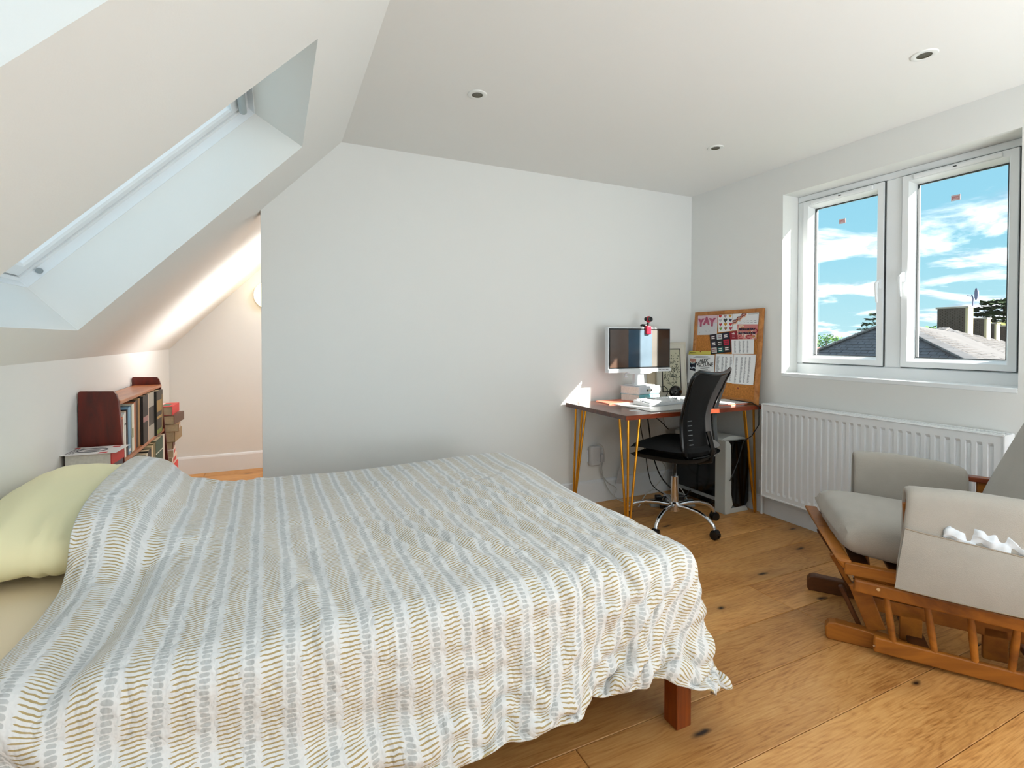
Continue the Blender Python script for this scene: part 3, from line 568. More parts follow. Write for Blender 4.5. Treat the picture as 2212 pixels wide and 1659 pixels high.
[20,-3,-5,1,-2,-4,-4,-4,6,1,-1,2,-2,-3,7,-7,0,-3,0,0,0,0,0,0,-1,1,-1,1,0,0,-1,0,1,-1,1,1,-1,0,0,0,-1,-2,2,-2,-6,-3,5,0,0,-4,13,-11,6,-6,-4,19,-28,34,-5,22,-9,-29],
[16,0,-2,-3,2,-2,-1,-3,-1,-4,0,5,2,-6,0,3,-4,1,-2,-4,1,0,0,0,0,0,0,0,0,1,0,0,-1,1,-1,0,1,-1,-1,-1,1,0,-5,-1,5,-1,0,-3,-3,6,-9,20,-12,6,5,1,4,-35,17,16,25,-8],
[19,-3,-3,-1,-3,1,-4,-1,1,1,2,-6,0,9,-3,-3,-5,-2,-1,5,-2,-2,-1,0,0,0,0,0,0,-1,1,0,1,0,0,-1,-2,1,1,-1,-2,1,-1,-3,0,1,-4,0,1,-3,7,-15,21,-18,-8,4,21,19,-24,-12,10,41],
[23,-3,6,-20,6,-2,-4,1,-2,-3,1,3,0,-2,-4,7,-2,1,-5,0,-3,0,1,0,0,0,1,-1,0,0,-1,0,-1,0,1,0,1,-1,-1,2,-3,-1,2,1,-1,0,-2,1,1,-6,-5,3,-6,35,-12,-20,-13,21,29,0,-10,-16],
[11,4,-2,16,-25,-5,8,-1,-1,4,-1,-5,0,-5,5,-3,2,2,1,-2,-1,2,0,0,0,0,-3,-2,0,-1,0,1,-1,0,-1,1,0,1,0,-2,5,-7,4,-1,-1,6,-1,0,-12,-2,0,10,-13,9,28,10,-13,-22,-3,17,0,8],
[19,-9,-7,11,-11,8,-9,1,1,0,-5,7,1,-5,0,-10,8,-1,8,-1,-2,-1,0,-7,-1,-1,1,2,-1,1,0,-1,1,0,0,-1,0,-1,1,2,-2,5,0,2,3,-6,1,-9,10,1,-15,3,24,-31,-6,8,34,5,-24,-13,2,-6]],
[[289,10,-5,2,-23,6,1,-3,-4,-2,-3,0,2,1,0,2,0,0,0,1,1,2,-3,-12,-6,3,7,-9,-7,-5,7,-12,9,21,2,-10,-6,8,26,8,-16,-10,1,20,-10,3,0,6,-5,-11,4,-16,-10,-7,-3,3,21,9,7,18,9,4],
[-5,-42,-1,-7,32,-26,-3,5,7,4,7,5,2,3,2,-4,-2,-3,0,-3,-3,-4,3,21,8,-12,-16,21,9,-5,-18,22,-21,-31,11,26,16,-18,-34,13,34,-2,-18,-26,29,-9,-12,22,15,-10,-21,6,15,16,-3,-9,-24,2,27,1,-15,5],
[-38,21,-17,10,-17,29,-2,3,2,3,-1,-7,-9,-10,-8,-3,-2,1,-2,1,2,2,2,-8,3,25,13,-24,-9,17,17,-26,15,12,-29,-23,3,29,17,-34,-10,35,11,-15,-29,30,3,-38,12,16,17,-8,-14,-10,31,3,6,-14,-21,13,15,6],
[-23,-21,31,-21,20,-16,21,-2,-7,-14,-15,-6,-1,3,4,6,5,4,4,4,4,3,0,1,-3,-19,-2,23,11,-20,-15,28,-11,-13,29,-4,-7,-20,-2,34,-14,-31,16,30,-10,-27,29,1,-33,14,-14,31,12,-3,-35,23,-3,17,-12,-14,10,7],
[-46,28,-24,28,-20,21,-15,-15,-6,-4,7,7,8,8,7,3,6,2,2,0,0,-1,0,0,-1,3,-4,-17,-7,19,6,-26,-2,22,-22,24,-16,14,-15,-27,29,18,-10,-9,2,11,-17,-6,28,-12,5,-8,-22,8,30,-25,20,-4,9,-5,2,-21],
[-35,-4,16,-15,21,-25,-1,-5,0,14,11,8,5,2,0,1,-3,-2,-2,-1,-4,-2,-2,-2,-4,-4,-2,2,-3,-10,2,20,15,-27,10,-19,27,-23,19,11,-39,8,-12,15,19,-21,18,0,-12,-2,15,-8,22,-19,-15,28,0,-8,15,-15,-10,26],
[-34,21,-6,1,-16,3,-22,18,16,9,2,-1,-2,-4,-4,-3,-4,-2,-3,-3,-2,-1,-1,-2,3,4,7,6,6,3,-3,-13,-12,23,-7,2,-25,24,-12,0,24,-33,25,-33,18,7,-24,33,-16,7,-13,13,-3,24,-12,-1,-5,21,-24,22,-12,-5],
[-26,-6,-3,9,-13,-8,30,9,1,-5,-6,-4,-5,-3,-1,-3,-1,-2,-1,0,0,1,-1,2,0,-1,-4,-2,0,1,6,10,8,-12,8,3,5,-22,1,-1,-3,23,-15,6,-28,28,-8,-7,17,-18,15,-16,19,-5,23,-9,0,-10,18,-3,5,-13],
[-27,-4,9,-22,8,28,-1,-7,-8,-5,-2,-2,0,-1,-1,1,0,2,2,1,2,1,2,0,0,2,1,-1,-1,-2,-3,-5,-2,4,-3,5,0,8,-2,-16,-7,3,15,12,-8,-27,33,-24,10,2,-3,10,-11,20,-5,4,6,1,-11,-2,16,-5],
[-25,-2,-13,15,17,-13,-8,-3,-1,0,0,0,0,0,1,0,1,0,0,-1,1,-2,-1,0,-1,-1,-1,1,3,2,1,3,3,1,2,-9,4,-5,6,19,-4,-22,-19,7,30,-9,-24,30,-28,27,-10,14,7,-9,5,-1,-8,2,4,0,-9,17],
[-16,-13,17,-3,-11,3,-3,2,-2,0,0,-1,0,0,0,1,-1,0,0,1,-3,1,2,-1,1,-1,2,-3,-4,-1,-1,-2,-2,0,-1,6,-1,17,-11,-5,3,17,6,-16,-14,24,-6,-20,22,-15,25,-7,4,3,-4,-1,2,-5,3,-2,1,-11],
[-14,9,-4,1,0,-2,2,-3,2,-2,0,0,-1,1,-1,-1,0,0,-1,-1,2,-1,-1,1,-1,1,-1,3,2,1,0,2,0,0,1,-1,0,-17,17,-6,3,-7,-2,13,0,-13,8,2,-12,12,-4,6,-3,0,2,-3,-1,5,-2,1,-5,3],
[0,2,-4,1,1,-1,0,0,-1,1,-1,0,0,0,0,-1,1,-1,0,1,-1,0,0,0,1,0,-1,0,0,0,1,-2,0,0,-1,0,0,5,-12,12,-2,0,1,-6,0,3,0,0,3,-2,-3,0,-2,-5,4,2,-5,0,2,1,0,-6],
[0,-1,2,-1,0,1,0,0,0,0,0,0,0,-1,1,0,0,0,0,-1,1,0,0,0,0,-1,1,0,0,-1,0,1,0,0,0,0,-1,0,1,-7,7,-1,0,1,0,0,-1,2,1,-4,-2,-1,-2,-1,0,-1,4,-10,0,-2,7,4],
[0,0,0,0,1,-1,0,0,1,0,0,0,0,0,0,0,0,0,0,0,-1,1,0,0,-1,1,0,-1,0,1,0,0,0,0,0,-1,1,0,0,-1,-3,3,1,0,0,0,0,-1,0,1,-5,-1,-4,5,-5,2,-2,7,-7,1,-4,-5],
[0,0,0,1,0,0,0,0,-1,1,0,0,0,0,0,0,-1,0,0,1,1,-1,0,-1,1,0,0,0,0,0,0,0,0,-1,0,1,0,-1,1,0,-2,0,1,0,1,0,0,-1,0,-2,-1,-3,4,-8,-2,5,-1,2,1,-11,8,4],
[0,0,1,0,-1,1,0,0,0,0,0,0,0,0,0,-1,1,0,0,0,0,0,0,1,-1,-1,0,1,0,0,0,0,-1,1,0,0,-1,1,0,0,0,-1,0,1,0,-1,1,0,-2,-1,1,-6,3,1,-2,-8,4,-1,7,-5,-5,3],
[0,1,-1,1,0,0,0,0,0,-1,1,0,0,0,-1,1,-1,1,-1,0,0,1,-1,0,1,0,0,0,0,0,0,-1,1,-1,1,-1,1,0,0,0,0,0,-1,0,0,1,-1,1,-1,-1,-4,3,-7,6,-4,-2,-2,-5,2,12,-9,-10],
[0,0,1,-1,1,-1,0,0,1,0,-1,1,0,0,0,0,0,-1,2,-1,0,0,0,0,-1,1,0,0,0,0,-1,1,0,0,-1,1,0,0,0,0,-1,1,0,0,0,-1,1,0,0,1,-2,-1,-1,-8,10,-6,-2,6,-13,-6,13,-5],
[0,-1,1,1,0,0,0,1,-1,1,0,-2,1,0,0,0,0,0,0,1,-1,-1,1,-1,1,0,0,0,0,-1,1,-1,0,1,0,0,0,0,0,-1,1,-1,1,0,0,1,-1,-1,1,-1,2,-5,2,-1,-3,3,-2,-4,7,-2,-10,3],
[0,2,-1,0,-1,0,1,0,0,0,-1,2,-2,0,1,0,-1,1,-1,0,0,1,-1,1,0,0,0,0,-1,1,-1,1,0,1,0,-1,0,0,-1,1,0,0,-1,1,0,-1,1,0,-1,-1,1,0,0,-1,-3,3,-5,1,-6,5,-7,3],
[0,0,1,-1,1,0,0,0,0,-1,1,-1,1,0,-1,-1,1,0,1,-1,1,-1,1,0,0,0,-1,0,1,-1,1,0,0,-1,0,1,0,0,0,0,0,0,0,0,-1,1,-1,0,0,0,-2,3,-7,5,-3,0,-1,-5,10,-9,5,3],
[0,1,0,0,0,1,-1,0,0,0,0,0,0,-1,0,1,0,0,-1,1,-1,1,0,0,-1,0,1,0,-1,1,0,0,0,0,0,0,0,0,0,0,0,0,0,-1,1,-1,0,1,0,0,-1,-2,2,-8,3,-2,5,-4,-6,8,-6,5],
[0,0,0,2,-1,0,0,-1,1,0,-1,0,0,1,0,-1,1,-1,1,-1,1,0,-1,0,1,0,-1,1,0,0,0,0,0,0,0,-1,0,1,1,-1,0,0,0,0,-1,1,0,0,1,-1,-1,-4,1,1,-3,1,0,-2,-3,3,-1,1],
[0,1,-1,0,1,0,0,0,-1,0,1,0,-1,1,-1,1,-1,1,-1,1,0,0,0,0,0,-1,1,-1,1,0,0,0,0,0,0,0,0,-1,0,1,0,0,0,-1,1,0,0,0,-1,1,1,-1,-5,3,-4,2,-1,1,-3,-5,2,-4],
[0,1,0,-1,1,0,-1,1,0,0,0,-1,1,-1,0,0,1,-1,1,0,-1,0,1,0,-1,1,0,0,0,0,0,0,0,0,-1,1,0,0,0,0,0,0,0,0,0,0,0,0,0,0,0,0,1,-4,2,-6,-1,6,-6,-1,5,0],
[0,1,2,1,-2,-1,0,-2,2,0,-1,0,1,-1,1,0,-1,0,0,0,1,0,0,-1,1,0,0,0,-1,0,0,1,0,-1,1,0,0,0,0,0,0,0,-1,1,0,-1,1,0,0,0,0,0,-2,-2,2,-3,0,0,0,2,-8,0],
[0,0,0,-1,-2,-3,3,4,-2,0,0,1,-1,0,1,0,0,1,0,0,-1,0,0,1,0,0,0,-1,1,0,0,-1,0,1,0,0,0,0,0,0,0,0,0,0,0,1,-1,0,0,0,0,0,-1,-2,-3,4,-2,1,1,1,-2,0],
[0,-6,2,-1,1,1,-3,2,3,1,0,0,-1,1,0,0,1,-1,1,-1,1,0,0,0,-1,0,0,1,0,0,0,0,0,0,0,0,0,0,0,0,-1,0,1,0,0,-1,1,0,0,0,0,0,1,0,-2,-2,1,-5,7,-6,4,-12],
[0,1,-5,-2,-1,4,3,-5,3,2,0,-1,1,1,-1,1,-1,1,-1,1,0,0,-1,0,1,0,0,0,0,0,0,0,0,0,0,0,0,-1,1,0,0,0,0,0,0,0,0,0,0,0,0,0,0,0,0,-2,0,-2,-2,0,3,-2],
[0,2,1,-2,-3,2,-1,2,-6,2,3,0,1,-1,0,0,1,-1,0,0,0,0,1,0,-1,1,0,0,0,0,0,0,0,0,0,-1,0,1,-1,0,1,0,0,0,0,0,0,0,1,-1,0,0,0,0,0,-3,-5,4,-2,1,3,0],
[0,4,-2,-2,3,-4,0,0,1,-3,1,2,0,0,1,0,-1,1,0,0,0,0,0,0,1,-1,0,-1,0,1,0,0,0,-1,0,1,0,0,0,0,0,0,0,0,0,0,0,0,0,0,0,0,0,0,-2,0,0,-6,0,3,-9,11],
[0,0,-1,4,-1,-1,0,-1,0,-1,-1,1,0,2,0,-1,1,-1,0,1,0,0,0,0,-1,0,1,0,1,-2,0,0,0,1,0,0,0,0,0,0,0,0,0,-1,0,1,0,0,0,0,0,0,0,0,0,0,0,-1,-3,-2,5,-3],
[0,-5,3,2,1,0,0,-1,0,0,0,0,1,-1,0,0,0,1,0,-1,1,-1,0,0,1,0,-1,1,-1,1,0,0,0,0,0,0,0,0,0,0,0,0,0,1,-1,0,0,0,-1,1,0,0,0,0,0,0,0,1,-1,-2,0,-3],
[0,-1,0,0,2,0,0,-1,-1,1,0,1,-1,0,0,1,0,0,0,0,-1,1,0,0,0,0,0,0,0,0,0,0,0,0,0,0,0,0,0,0,0,0,0,0,0,0,0,0,0,0,0,0,0,0,0,0,0,-1,2,-1,1,-2],
[0,0,-2,3,-1,1,0,0,0,0,-1,-1,0,1,0,0,1,0,-1,0,0,0,0,1,0,0,0,0,0,0,0,0,0,0,0,0,0,0,0,0,0,0,0,0,1,-1,0,0,1,0,-1,1,0,0,-1,0,0,1,-1,0,0,0],
[0,1,0,-5,5,0,0,0,0,-1,0,-1,1,0,0,0,0,0,1,0,0,0,0,-1,0,1,0,0,0,0,0,0,0,0,0,0,0,0,0,0,0,0,0,0,0,1,-1,0,0,-1,1,0,0,0,0,0,-2,0,3,-1,-2,2],
[0,-2,2,0,-3,4,0,0,-1,0,0,1,-1,0,0,0,-1,1,0,0,0,1,0,0,0,0,0,0,0,0,0,0,0,0,0,0,0,0,0,0,0,0,0,0,0,0,0,0,0,1,-1,0,0,0,1,-1,0,-2,-3,1,3,1],
[0,0,0,1,-1,-3,4,-1,2,-1,0,0,0,-1,1,0,0,0,0,0,0,-1,1,0,0,-1,0,0,0,0,1,0,0,0,0,0,0,0,0,0,0,0,0,0,0,0,0,0,0,0,0,0,1,-1,0,0,0,-2,-1,0,3,0],
[0,1,0,-1,0,0,-4,4,0,0,0,0,1,0,-1,1,0,-1,0,1,0,0,-1,1,0,0,0,0,0,0,0,0,0,0,0,0,0,0,0,0,0,0,0,0,0,0,1,-1,0,0,1,-1,0,0,0,0,1,-2,1,-2,-3,2],
[0,0,0,1,0,0,-1,0,-1,1,1,0,-1,0,1,-1,1,0,0,-1,0,1,0,-1,0,1,0,0,0,0,-1,0,0,1,0,0,0,0,0,0,0,0,0,0,0,0,0,0,0,0,-1,1,-1,1,0,0,-1,0,-1,1,-2,2],
[0,0,0,1,0,-1,1,0,0,0,0,-1,1,0,-1,1,-1,1,0,0,0,0,0,0,0,-1,1,0,0,0,0,1,-1,-1,1,0,0,0,0,0,0,0,0,0,0,0,0,1,-1,0,1,-1,0,1,-1,-1,-2,3,-1,2,0,-2],
[0,-1,1,0,1,0,-1,0,1,0,0,0,-1,1,0,0,0,-1,0,1,0,-1,1,0,0,0,-1,0,0,1,0,-1,1,0,0,0,0,0,0,0,0,0,0,0,0,0,0,-1,1,0,0,0,1,-1,-1,1,-2,-2,2,0,1,-2],
[0,0,0,1,-1,1,0,0,0,0,-1,1,0,-1,1,-1,0,1,0,-1,1,0,-1,0,1,0,0,0,0,-1,1,0,0,0,-1,1,0,0,0,0,0,0,0,0,0,0,0,0,0,0,0,0,0,0,0,-2,2,-4,2,1,0,0],
[0,0,1,0,0,0,0,0,0,0,0,-1,1,0,0,0,0,0,0,0,-1,1,0,0,-1,1,0,0,0,0,0,0,0,0,0,0,0,-1,1,0,0,0,0,0,0,0,0,0,0,0,-1,1,0,-1,0,-1,-3,4,-3,2,0,-2],
[0,2,-1,-1,1,0,0,-1,1,0,0,0,0,0,-1,1,0,-1,1,0,0,-1,1,0,0,-1,1,0,0,0,-1,1,0,0,0,-1,1,0,0,0,0,0,0,0,0,0,0,0,0,0,1,-1,-1,1,-2,-1,2,-5,0,-2,2,4],
[0,-1,0,2,0,-1,0,1,0,0,1,0,-2,1,0,0,0,0,-1,1,0,0,-1,1,0,0,0,0,0,0,0,-1,1,0,0,0,0,0,-1,1,0,0,0,0,0,0,1,0,-1,0,0,0,0,-2,1,-1,-5,6,-1,-1,-3,-3],
[0,-1,-1,1,1,1,1,-1,0,0,0,0,1,-1,0,-1,1,0,0,-1,1,0,0,-1,1,0,-1,1,0,0,0,0,0,0,0,0,-1,2,0,-1,0,0,0,0,0,0,-1,1,1,-1,0,0,-1,0,-2,-3,6,-7,1,0,6,-8],
[0,-2,2,1,0,0,-2,2,-1,1,-1,1,0,0,0,0,-1,0,1,0,0,0,0,0,0,0,0,0,0,0,0,1,-2,1,0,0,0,0,0,0,0,0,0,0,0,1,-1,0,0,0,-1,1,-2,-2,-3,5,-8,4,0,-1,-10,13],
[0,-1,-1,-3,6,-1,-2,1,2,0,0,0,-1,0,0,1,0,0,0,0,-1,1,0,0,-1,1,0,-1,1,0,0,0,1,-1,0,0,0,0,0,0,0,0,0,0,0,0,1,0,-1,1,-1,-2,-1,-3,4,-7,5,0,-5,3,-1,-3],
[0,-4,-4,4,0,3,1,-4,0,5,0,-1,1,0,0,-1,1,0,-1,1,0,0,0,0,0,0,0,0,0,0,0,-1,0,1,0,0,0,0,0,0,0,0,0,0,0,0,0,0,0,-1,1,-2,-4,3,-6,5,-2,-1,3,-2,-2,0],
[0,-3,5,-7,-3,2,3,3,0,-5,2,3,-1,0,1,1,-1,1,0,-1,1,-1,1,0,0,0,0,0,0,0,0,0,0,0,0,0,0,-1,0,1,0,0,0,1,0,-1,0,0,0,0,-2,-2,2,-6,3,0,4,-6,1,-6,8,-3],
[0,-1,2,1,0,-3,1,-2,-2,-1,3,-2,4,0,1,0,0,-1,1,1,-1,0,-1,0,1,-1,1,0,-1,1,0,0,0,0,0,0,0,0,0,-1,1,0,0,-1,1,0,0,0,1,-1,-2,-3,-3,6,-2,3,-12,7,1,-5,4,-9],
[0,8,-5,-1,2,-9,4,-1,-1,2,-3,0,4,1,-1,0,1,0,0,-1,1,0,0,1,-1,0,-1,1,0,0,1,0,-1,0,0,0,0,0,0,0,0,0,0,0,0,0,0,1,0,-1,-2,0,1,-6,3,-5,0,-2,0,5,-17,17],
[0,0,-2,1,-10,10,-3,-2,7,-5,0,3,-5,7,-1,0,-1,1,0,1,-1,1,0,-1,0,1,0,0,0,0,-1,0,1,-1,0,0,0,1,0,0,-1,0,0,1,-2,1,1,-1,2,-1,-4,0,-3,1,-3,-6,11,-9,-1,-4,11,-9],
[-10,4,-4,-4,4,9,-11,12,-12,13,-3,-7,8,-10,1,-3,4,7,1,0,1,-1,0,0,0,-1,0,-1,0,-1,0,-1,0,-1,0,0,0,-1,1,-1,1,0,0,0,1,-1,3,-2,-3,1,4,-10,5,-2,1,1,-2,1,-5,6,-5,8],
[-19,7,3,6,-2,-16,19,-16,17,-16,4,13,-15,0,9,4,-7,-15,-1,3,2,1,1,1,-1,0,0,0,-1,0,0,1,-1,1,-1,0,0,1,-1,1,-1,-1,-1,0,8,-1,-8,2,-2,9,-13,20,-13,11,-9,1,-2,16,-5,-8,13,-17],
[-15,-3,11,-20,18,-7,1,7,-19,11,1,-17,18,3,-23,-3,4,20,-3,-9,-5,-2,-2,-1,1,0,0,1,1,0,0,0,2,0,2,0,0,-2,-1,-2,0,5,10,5,-20,-1,12,0,-2,1,13,-9,9,-11,12,-3,4,-11,12,1,-17,3],
[-8,-30,13,16,-28,28,-27,15,15,-14,-8,10,-24,14,17,-13,6,-24,9,15,2,-1,-1,-2,-1,-1,0,-1,0,-1,-1,0,-2,-2,-3,-3,-2,1,3,7,9,4,-10,-19,9,15,-4,-5,13,-22,22,-5,1,4,-4,2,-7,14,-12,-2,12,-4],
[-30,22,-41,26,13,-31,35,-36,-10,26,16,-10,13,-32,-5,28,-14,22,-18,-21,2,8,3,2,0,0,-2,-2,-2,1,-1,-2,-1,1,2,5,5,7,6,3,-9,-17,-16,20,13,4,-14,19,-16,15,-29,31,-9,6,5,2,-7,-12,5,12,-23,13],
[-30,17,5,-41,19,15,-39,41,-3,-28,-14,22,10,19,-11,-30,25,-19,19,16,-10,-14,-4,-4,-2,-1,1,1,3,0,3,4,5,4,4,3,3,-3,-10,-18,-11,6,30,8,0,-32,19,-15,13,-7,15,-17,30,-18,-13,-2,26,-8,0,-8,8,-9],
[-7,-36,30,-1,-32,14,6,-34,19,25,4,-29,-20,7,25,14,-39,23,-22,-5,18,16,8,6,3,2,-1,-1,0,1,0,-1,-2,-3,-6,-8,-10,-11,-6,9,23,9,-7,-5,-15,24,-17,-10,-9,24,13,-14,9,4,7,-6,-25,10,13,-11,15,2],
[-23,14,-13,7,-5,-25,27,-6,-10,-26,6,26,18,-26,-23,12,22,-28,33,-1,-24,-13,-6,3,5,4,6,8,-1,-4,-4,-3,-4,-2,2,4,6,12,16,7,-9,11,-4,-23,0,-11,21,10,-16,1,7,18,-37,21,-3,-3,17,-1,-19,24,-13,11],
[-56,37,-7,19,0,-5,-40,41,1,1,-21,-22,-9,34,18,-31,-4,24,-27,8,33,3,-6,-16,-4,-9,-6,-9,0,7,7,8,8,7,5,4,4,0,-3,-2,4,-28,-5,19,2,8,-30,5,30,-26,2,6,10,-25,14,11,-9,-12,26,-13,1,5]],
[[-300,-4,-8,6,-8,-2,-1,-9,-6,-5,-5,-4,-4,-3,-2,-2,-1,-1,0,0,0,1,3,10,4,1,0,15,20,-1,-6,13,-5,4,-1,6,9,-9,3,0,15,22,-18,-3,-5,0,-6,-7,15,-14,-19,-12,-8,-8,-3,-24,-16,-20,-10,-1,-15,-3],
[8,12,8,-8,7,2,-4,5,3,1,0,-2,0,-1,-1,2,1,1,0,0,0,-1,-3,-7,-5,7,6,-14,-20,12,19,-22,19,-3,-1,1,-14,13,0,5,-11,-19,33,-11,5,-5,7,5,-28,4,19,1,-13,-16,-3,20,1,-9,4,-23,31,7],
[26,-3,5,-3,3,-6,3,-2,-3,-1,1,5,3,2,1,-2,0,1,0,0,1,0,0,-2,1,-6,-8,9,7,-9,-13,19,-17,-4,15,-9,1,6,-4,6,-1,2,-26,27,-5,1,0,-13,17,-9,-9,8,4,-2,-5,-14,-5,33,-15,17,-43,11],
[22,5,-3,7,-8,7,-7,1,4,2,-2,-1,-1,1,2,3,0,1,0,-1,-2,0,0,-1,0,2,1,-13,-10,16,5,-13,5,9,-20,12,3,-4,2,-7,3,-1,4,-19,21,-2,-13,12,-3,1,4,-15,-4,7,5,0,3,-26,30,-9,5,-36],
[26,0,1,-4,7,-5,7,-1,-2,-3,4,2,1,-2,-3,-2,-4,-4,-2,0,0,-1,0,1,1,-2,4,8,5,-18,-5,14,1,-5,9,-10,9,-7,4,-4,3,-5,3,9,-15,4,11,-3,-12,8,-3,-5,12,-4,-10,-1,6,9,-14,0,3,5],
[31,-2,-1,2,-4,3,2,-4,1,5,-2,-4,-3,-1,0,-1,2,1,2,1,1,1,1,0,1,-1,0,-3,1,1,1,-11,-4,12,0,2,-4,4,-7,-1,-2,3,0,2,0,2,3,-1,-1,-2,-8,6,-12,15,-7,3,-4,1,-6,3,-2,1],
[30,-6,4,0,5,-1,-9,9,-2,-6,-1,1,2,3,2,1,1,0,0,0,1,0,-1,-1,-1,0,-2,-1,-3,0,0,4,4,-14,6,2,-1,-1,3,1,-5,2,-2,-5,10,-2,-3,1,0,-2,0,-1,3,-15,15,-7,-3,-6,5,-13,23,-7],
[33,0,-1,0,-7,0,3,-7,0,5,3,2,1,1,0,0,1,0,-1,0,-1,1,0,0,-1,0,-1,0,1,0,1,-3,-2,3,-7,0,0,2,3,0,-2,1,1,3,-18,11,-2,5,-2,0,-3,-2,0,3,-10,4,5,0,-18,12,-24,32],
[33,1,-3,-4,3,-8,1,5,4,1,1,0,0,-1,1,0,-1,1,0,0,0,-2,0,0,0,-1,1,0,0,0,0,1,0,0,-1,-4,1,-2,-3,7,-2,-5,8,-11,12,-16,7,-2,7,-1,-2,-1,-6,1,1,2,-14,-7,19,-14,-2,-19],
[32,0,-4,0,-7,8,3,2,-1,0,0,0,1,0,-1,0,1,-1,1,-1,0,1,0,0,0,0,-1,0,0,0,-2,-1,0,-1,1,2,-5,3,-1,-11,3,5,-3,6,-10,13,-10,0,4,-3,3,-5,-1,-4,-4,-4,8,-5,-21,18,10,-13],
[30,-1,-7,3,7,-1,2,-2,2,0,0,0,-1,1,0,0,-1,1,-1,1,1,-1,-1,0,0,1,-1,0,0,0,0,0,0,0,0,-1,3,-9,8,0,-3,-7,-3,8,5,-12,8,-1,-8,5,-6,0,-1,-4,-4,-2,-8,4,14,-19,4,24],
[26,-9,5,-1,1,2,-1,2,-1,1,0,0,1,-1,1,1,0,0,1,0,-2,1,1,-1,1,-1,1,-2,-1,-2,1,-2,-1,-2,-1,-1,-1,13,-14,11,-2,3,3,-10,-2,7,-3,2,7,-8,-2,-2,1,-1,-3,-7,4,-1,-14,21,5,-23],
[0,1,7,-1,2,0,-1,2,0,0,1,1,0,1,0,0,1,-1,1,0,0,1,-1,1,-1,-1,1,1,0,1,-2,1,0,1,0,2,1,-12,14,-16,9,-2,-1,5,2,-2,0,2,-3,0,4,-4,-6,-2,3,2,-5,9,3,-17,-8,12],
[0,5,-9,8,-6,2,0,1,-1,1,0,0,0,0,0,0,-1,1,1,-1,2,-2,1,0,-1,2,-1,0,1,-1,1,0,0,0,-1,1,-4,5,-11,19,-15,6,0,-4,-1,2,1,-1,4,7,-10,11,0,-2,-2,-3,4,-12,14,3,-15,5],
[0,-3,8,-10,5,-2,4,-4,2,0,1,-2,0,1,0,0,0,1,-1,-1,0,1,0,-1,2,-2,1,0,-2,1,1,0,1,-1,2,-4,2,-2,3,-10,18,-14,4,2,-1,-1,4,-2,2,-5,12,-7,-1,8,-3,3,-4,3,-17,8,12,-27],
[0,0,-6,6,-1,1,-2,2,0,-1,-1,2,0,-1,1,0,2,-2,-1,1,-1,1,-1,1,-1,2,-2,0,2,0,-2,0,0,2,-2,0,1,1,-2,3,-11,16,-10,2,2,0,-5,9,-9,12,-12,8,3,-8,-1,8,-3,5,-7,-11,9,7],
[0,1,1,-3,2,-1,1,2,-2,-1,2,0,-2,1,-1,1,-2,1,3,-1,-2,0,1,0,1,-1,2,-3,0,0,1,0,-1,0,0,1,1,-3,1,-3,7,-11,13,-6,0,-1,3,-8,14,-16,14,-12,9,1,3,-8,7,-3,6,1,-21,20],
[0,-2,5,0,-3,1,0,-3,2,1,-1,0,0,0,0,0,-1,4,-7,3,2,0,0,-1,0,2,-5,4,1,-3,1,0,2,-3,1,0,-2,2,1,0,-5,8,-10,9,0,-1,-2,2,-10,16,-15,9,-12,13,0,1,-4,-3,9,0,-3,-22],
[0,7,-12,4,0,2,-1,0,0,0,0,-2,2,0,1,-2,3,-5,5,-3,1,1,-2,3,-2,-3,3,-1,-1,4,-2,2,-3,2,-1,0,0,-1,0,1,1,-2,1,-5,2,3,-1,3,0,-3,5,-6,5,-13,8,-1,6,8,-15,-5,9,2],
[0,-7,10,-4,2,1,-2,1,-1,2,-4,2,0,1,-2,2,0,3,-6,3,1,-4,4,-4,4,-1,-1,1,2,-4,3,-3,2,1,-1,-1,0,0,0,0,2,-4,7,-3,-1,-2,2,-3,4,-6,7,-3,-1,2,-5,2,1,-1,9,3,-7,-5],
[0,0,-2,1,2,-4,4,-1,2,-4,2,0,0,0,1,1,-1,-5,6,0,-4,4,-4,5,-6,2,5,-1,-5,4,-3,2,-4,2,1,-1,1,0,1,-1,-2,6,-9,7,-3,0,1,-1,1,-1,-3,5,0,-1,2,1,-7,7,-4,-5,0,7],
[0,-1,0,0,-1,1,-2,2,-2,2,1,0,2,-2,3,-5,1,1,1,-3,4,-4,1,-2,4,2,-5,-1,3,-2,1,-2,4,-4,2,1,-1,1,-1,1,0,-5,8,-5,2,2,-3,3,-4,3,-4,6,-6,5,-6,2,3,-16,15,1,3,-4],
[0,3,-4,2,-1,0,0,-1,1,1,1,1,-3,4,-7,4,-3,5,-5,4,-2,-1,1,3,-4,-2,3,1,-2,2,-1,2,-2,2,-2,1,-1,0,2,-2,1,-1,-3,2,3,-2,3,-5,2,-2,6,-7,5,-5,2,-7,2,12,-14,5,5,4],
[0,4,3,-6,0,-1,0,1,1,-1,0,-2,3,-7,5,2,1,-6,5,-3,0,4,-1,-5,5,-2,0,0,1,-3,2,-2,4,-4,2,0,1,-1,-2,2,-1,3,-2,3,-4,3,-5,3,0,2,-1,-6,0,3,-1,7,-8,-5,12,-1,-11,9],
[1,-1,8,-1,-5,2,-1,-2,-1,-1,-1,3,-4,3,2,-5,2,1,0,0,-2,0,3,1,-3,2,-2,0,0,1,-1,1,-3,4,-2,0,0,1,2,-3,0,0,3,-3,1,-4,4,0,-1,0,0,1,-4,2,0,0,8,-7,-10,9,0,-7],
[7,4,-6,3,0,-4,2,-3,-4,1,2,-4,3,2,-5,3,-2,4,-4,0,3,-3,-1,1,0,2,-1,0,0,0,0,0,1,-2,1,0,1,-1,0,1,1,-2,-1,2,-3,3,-2,1,1,-2,1,0,0,-3,2,-3,-2,6,5,-12,9,4],
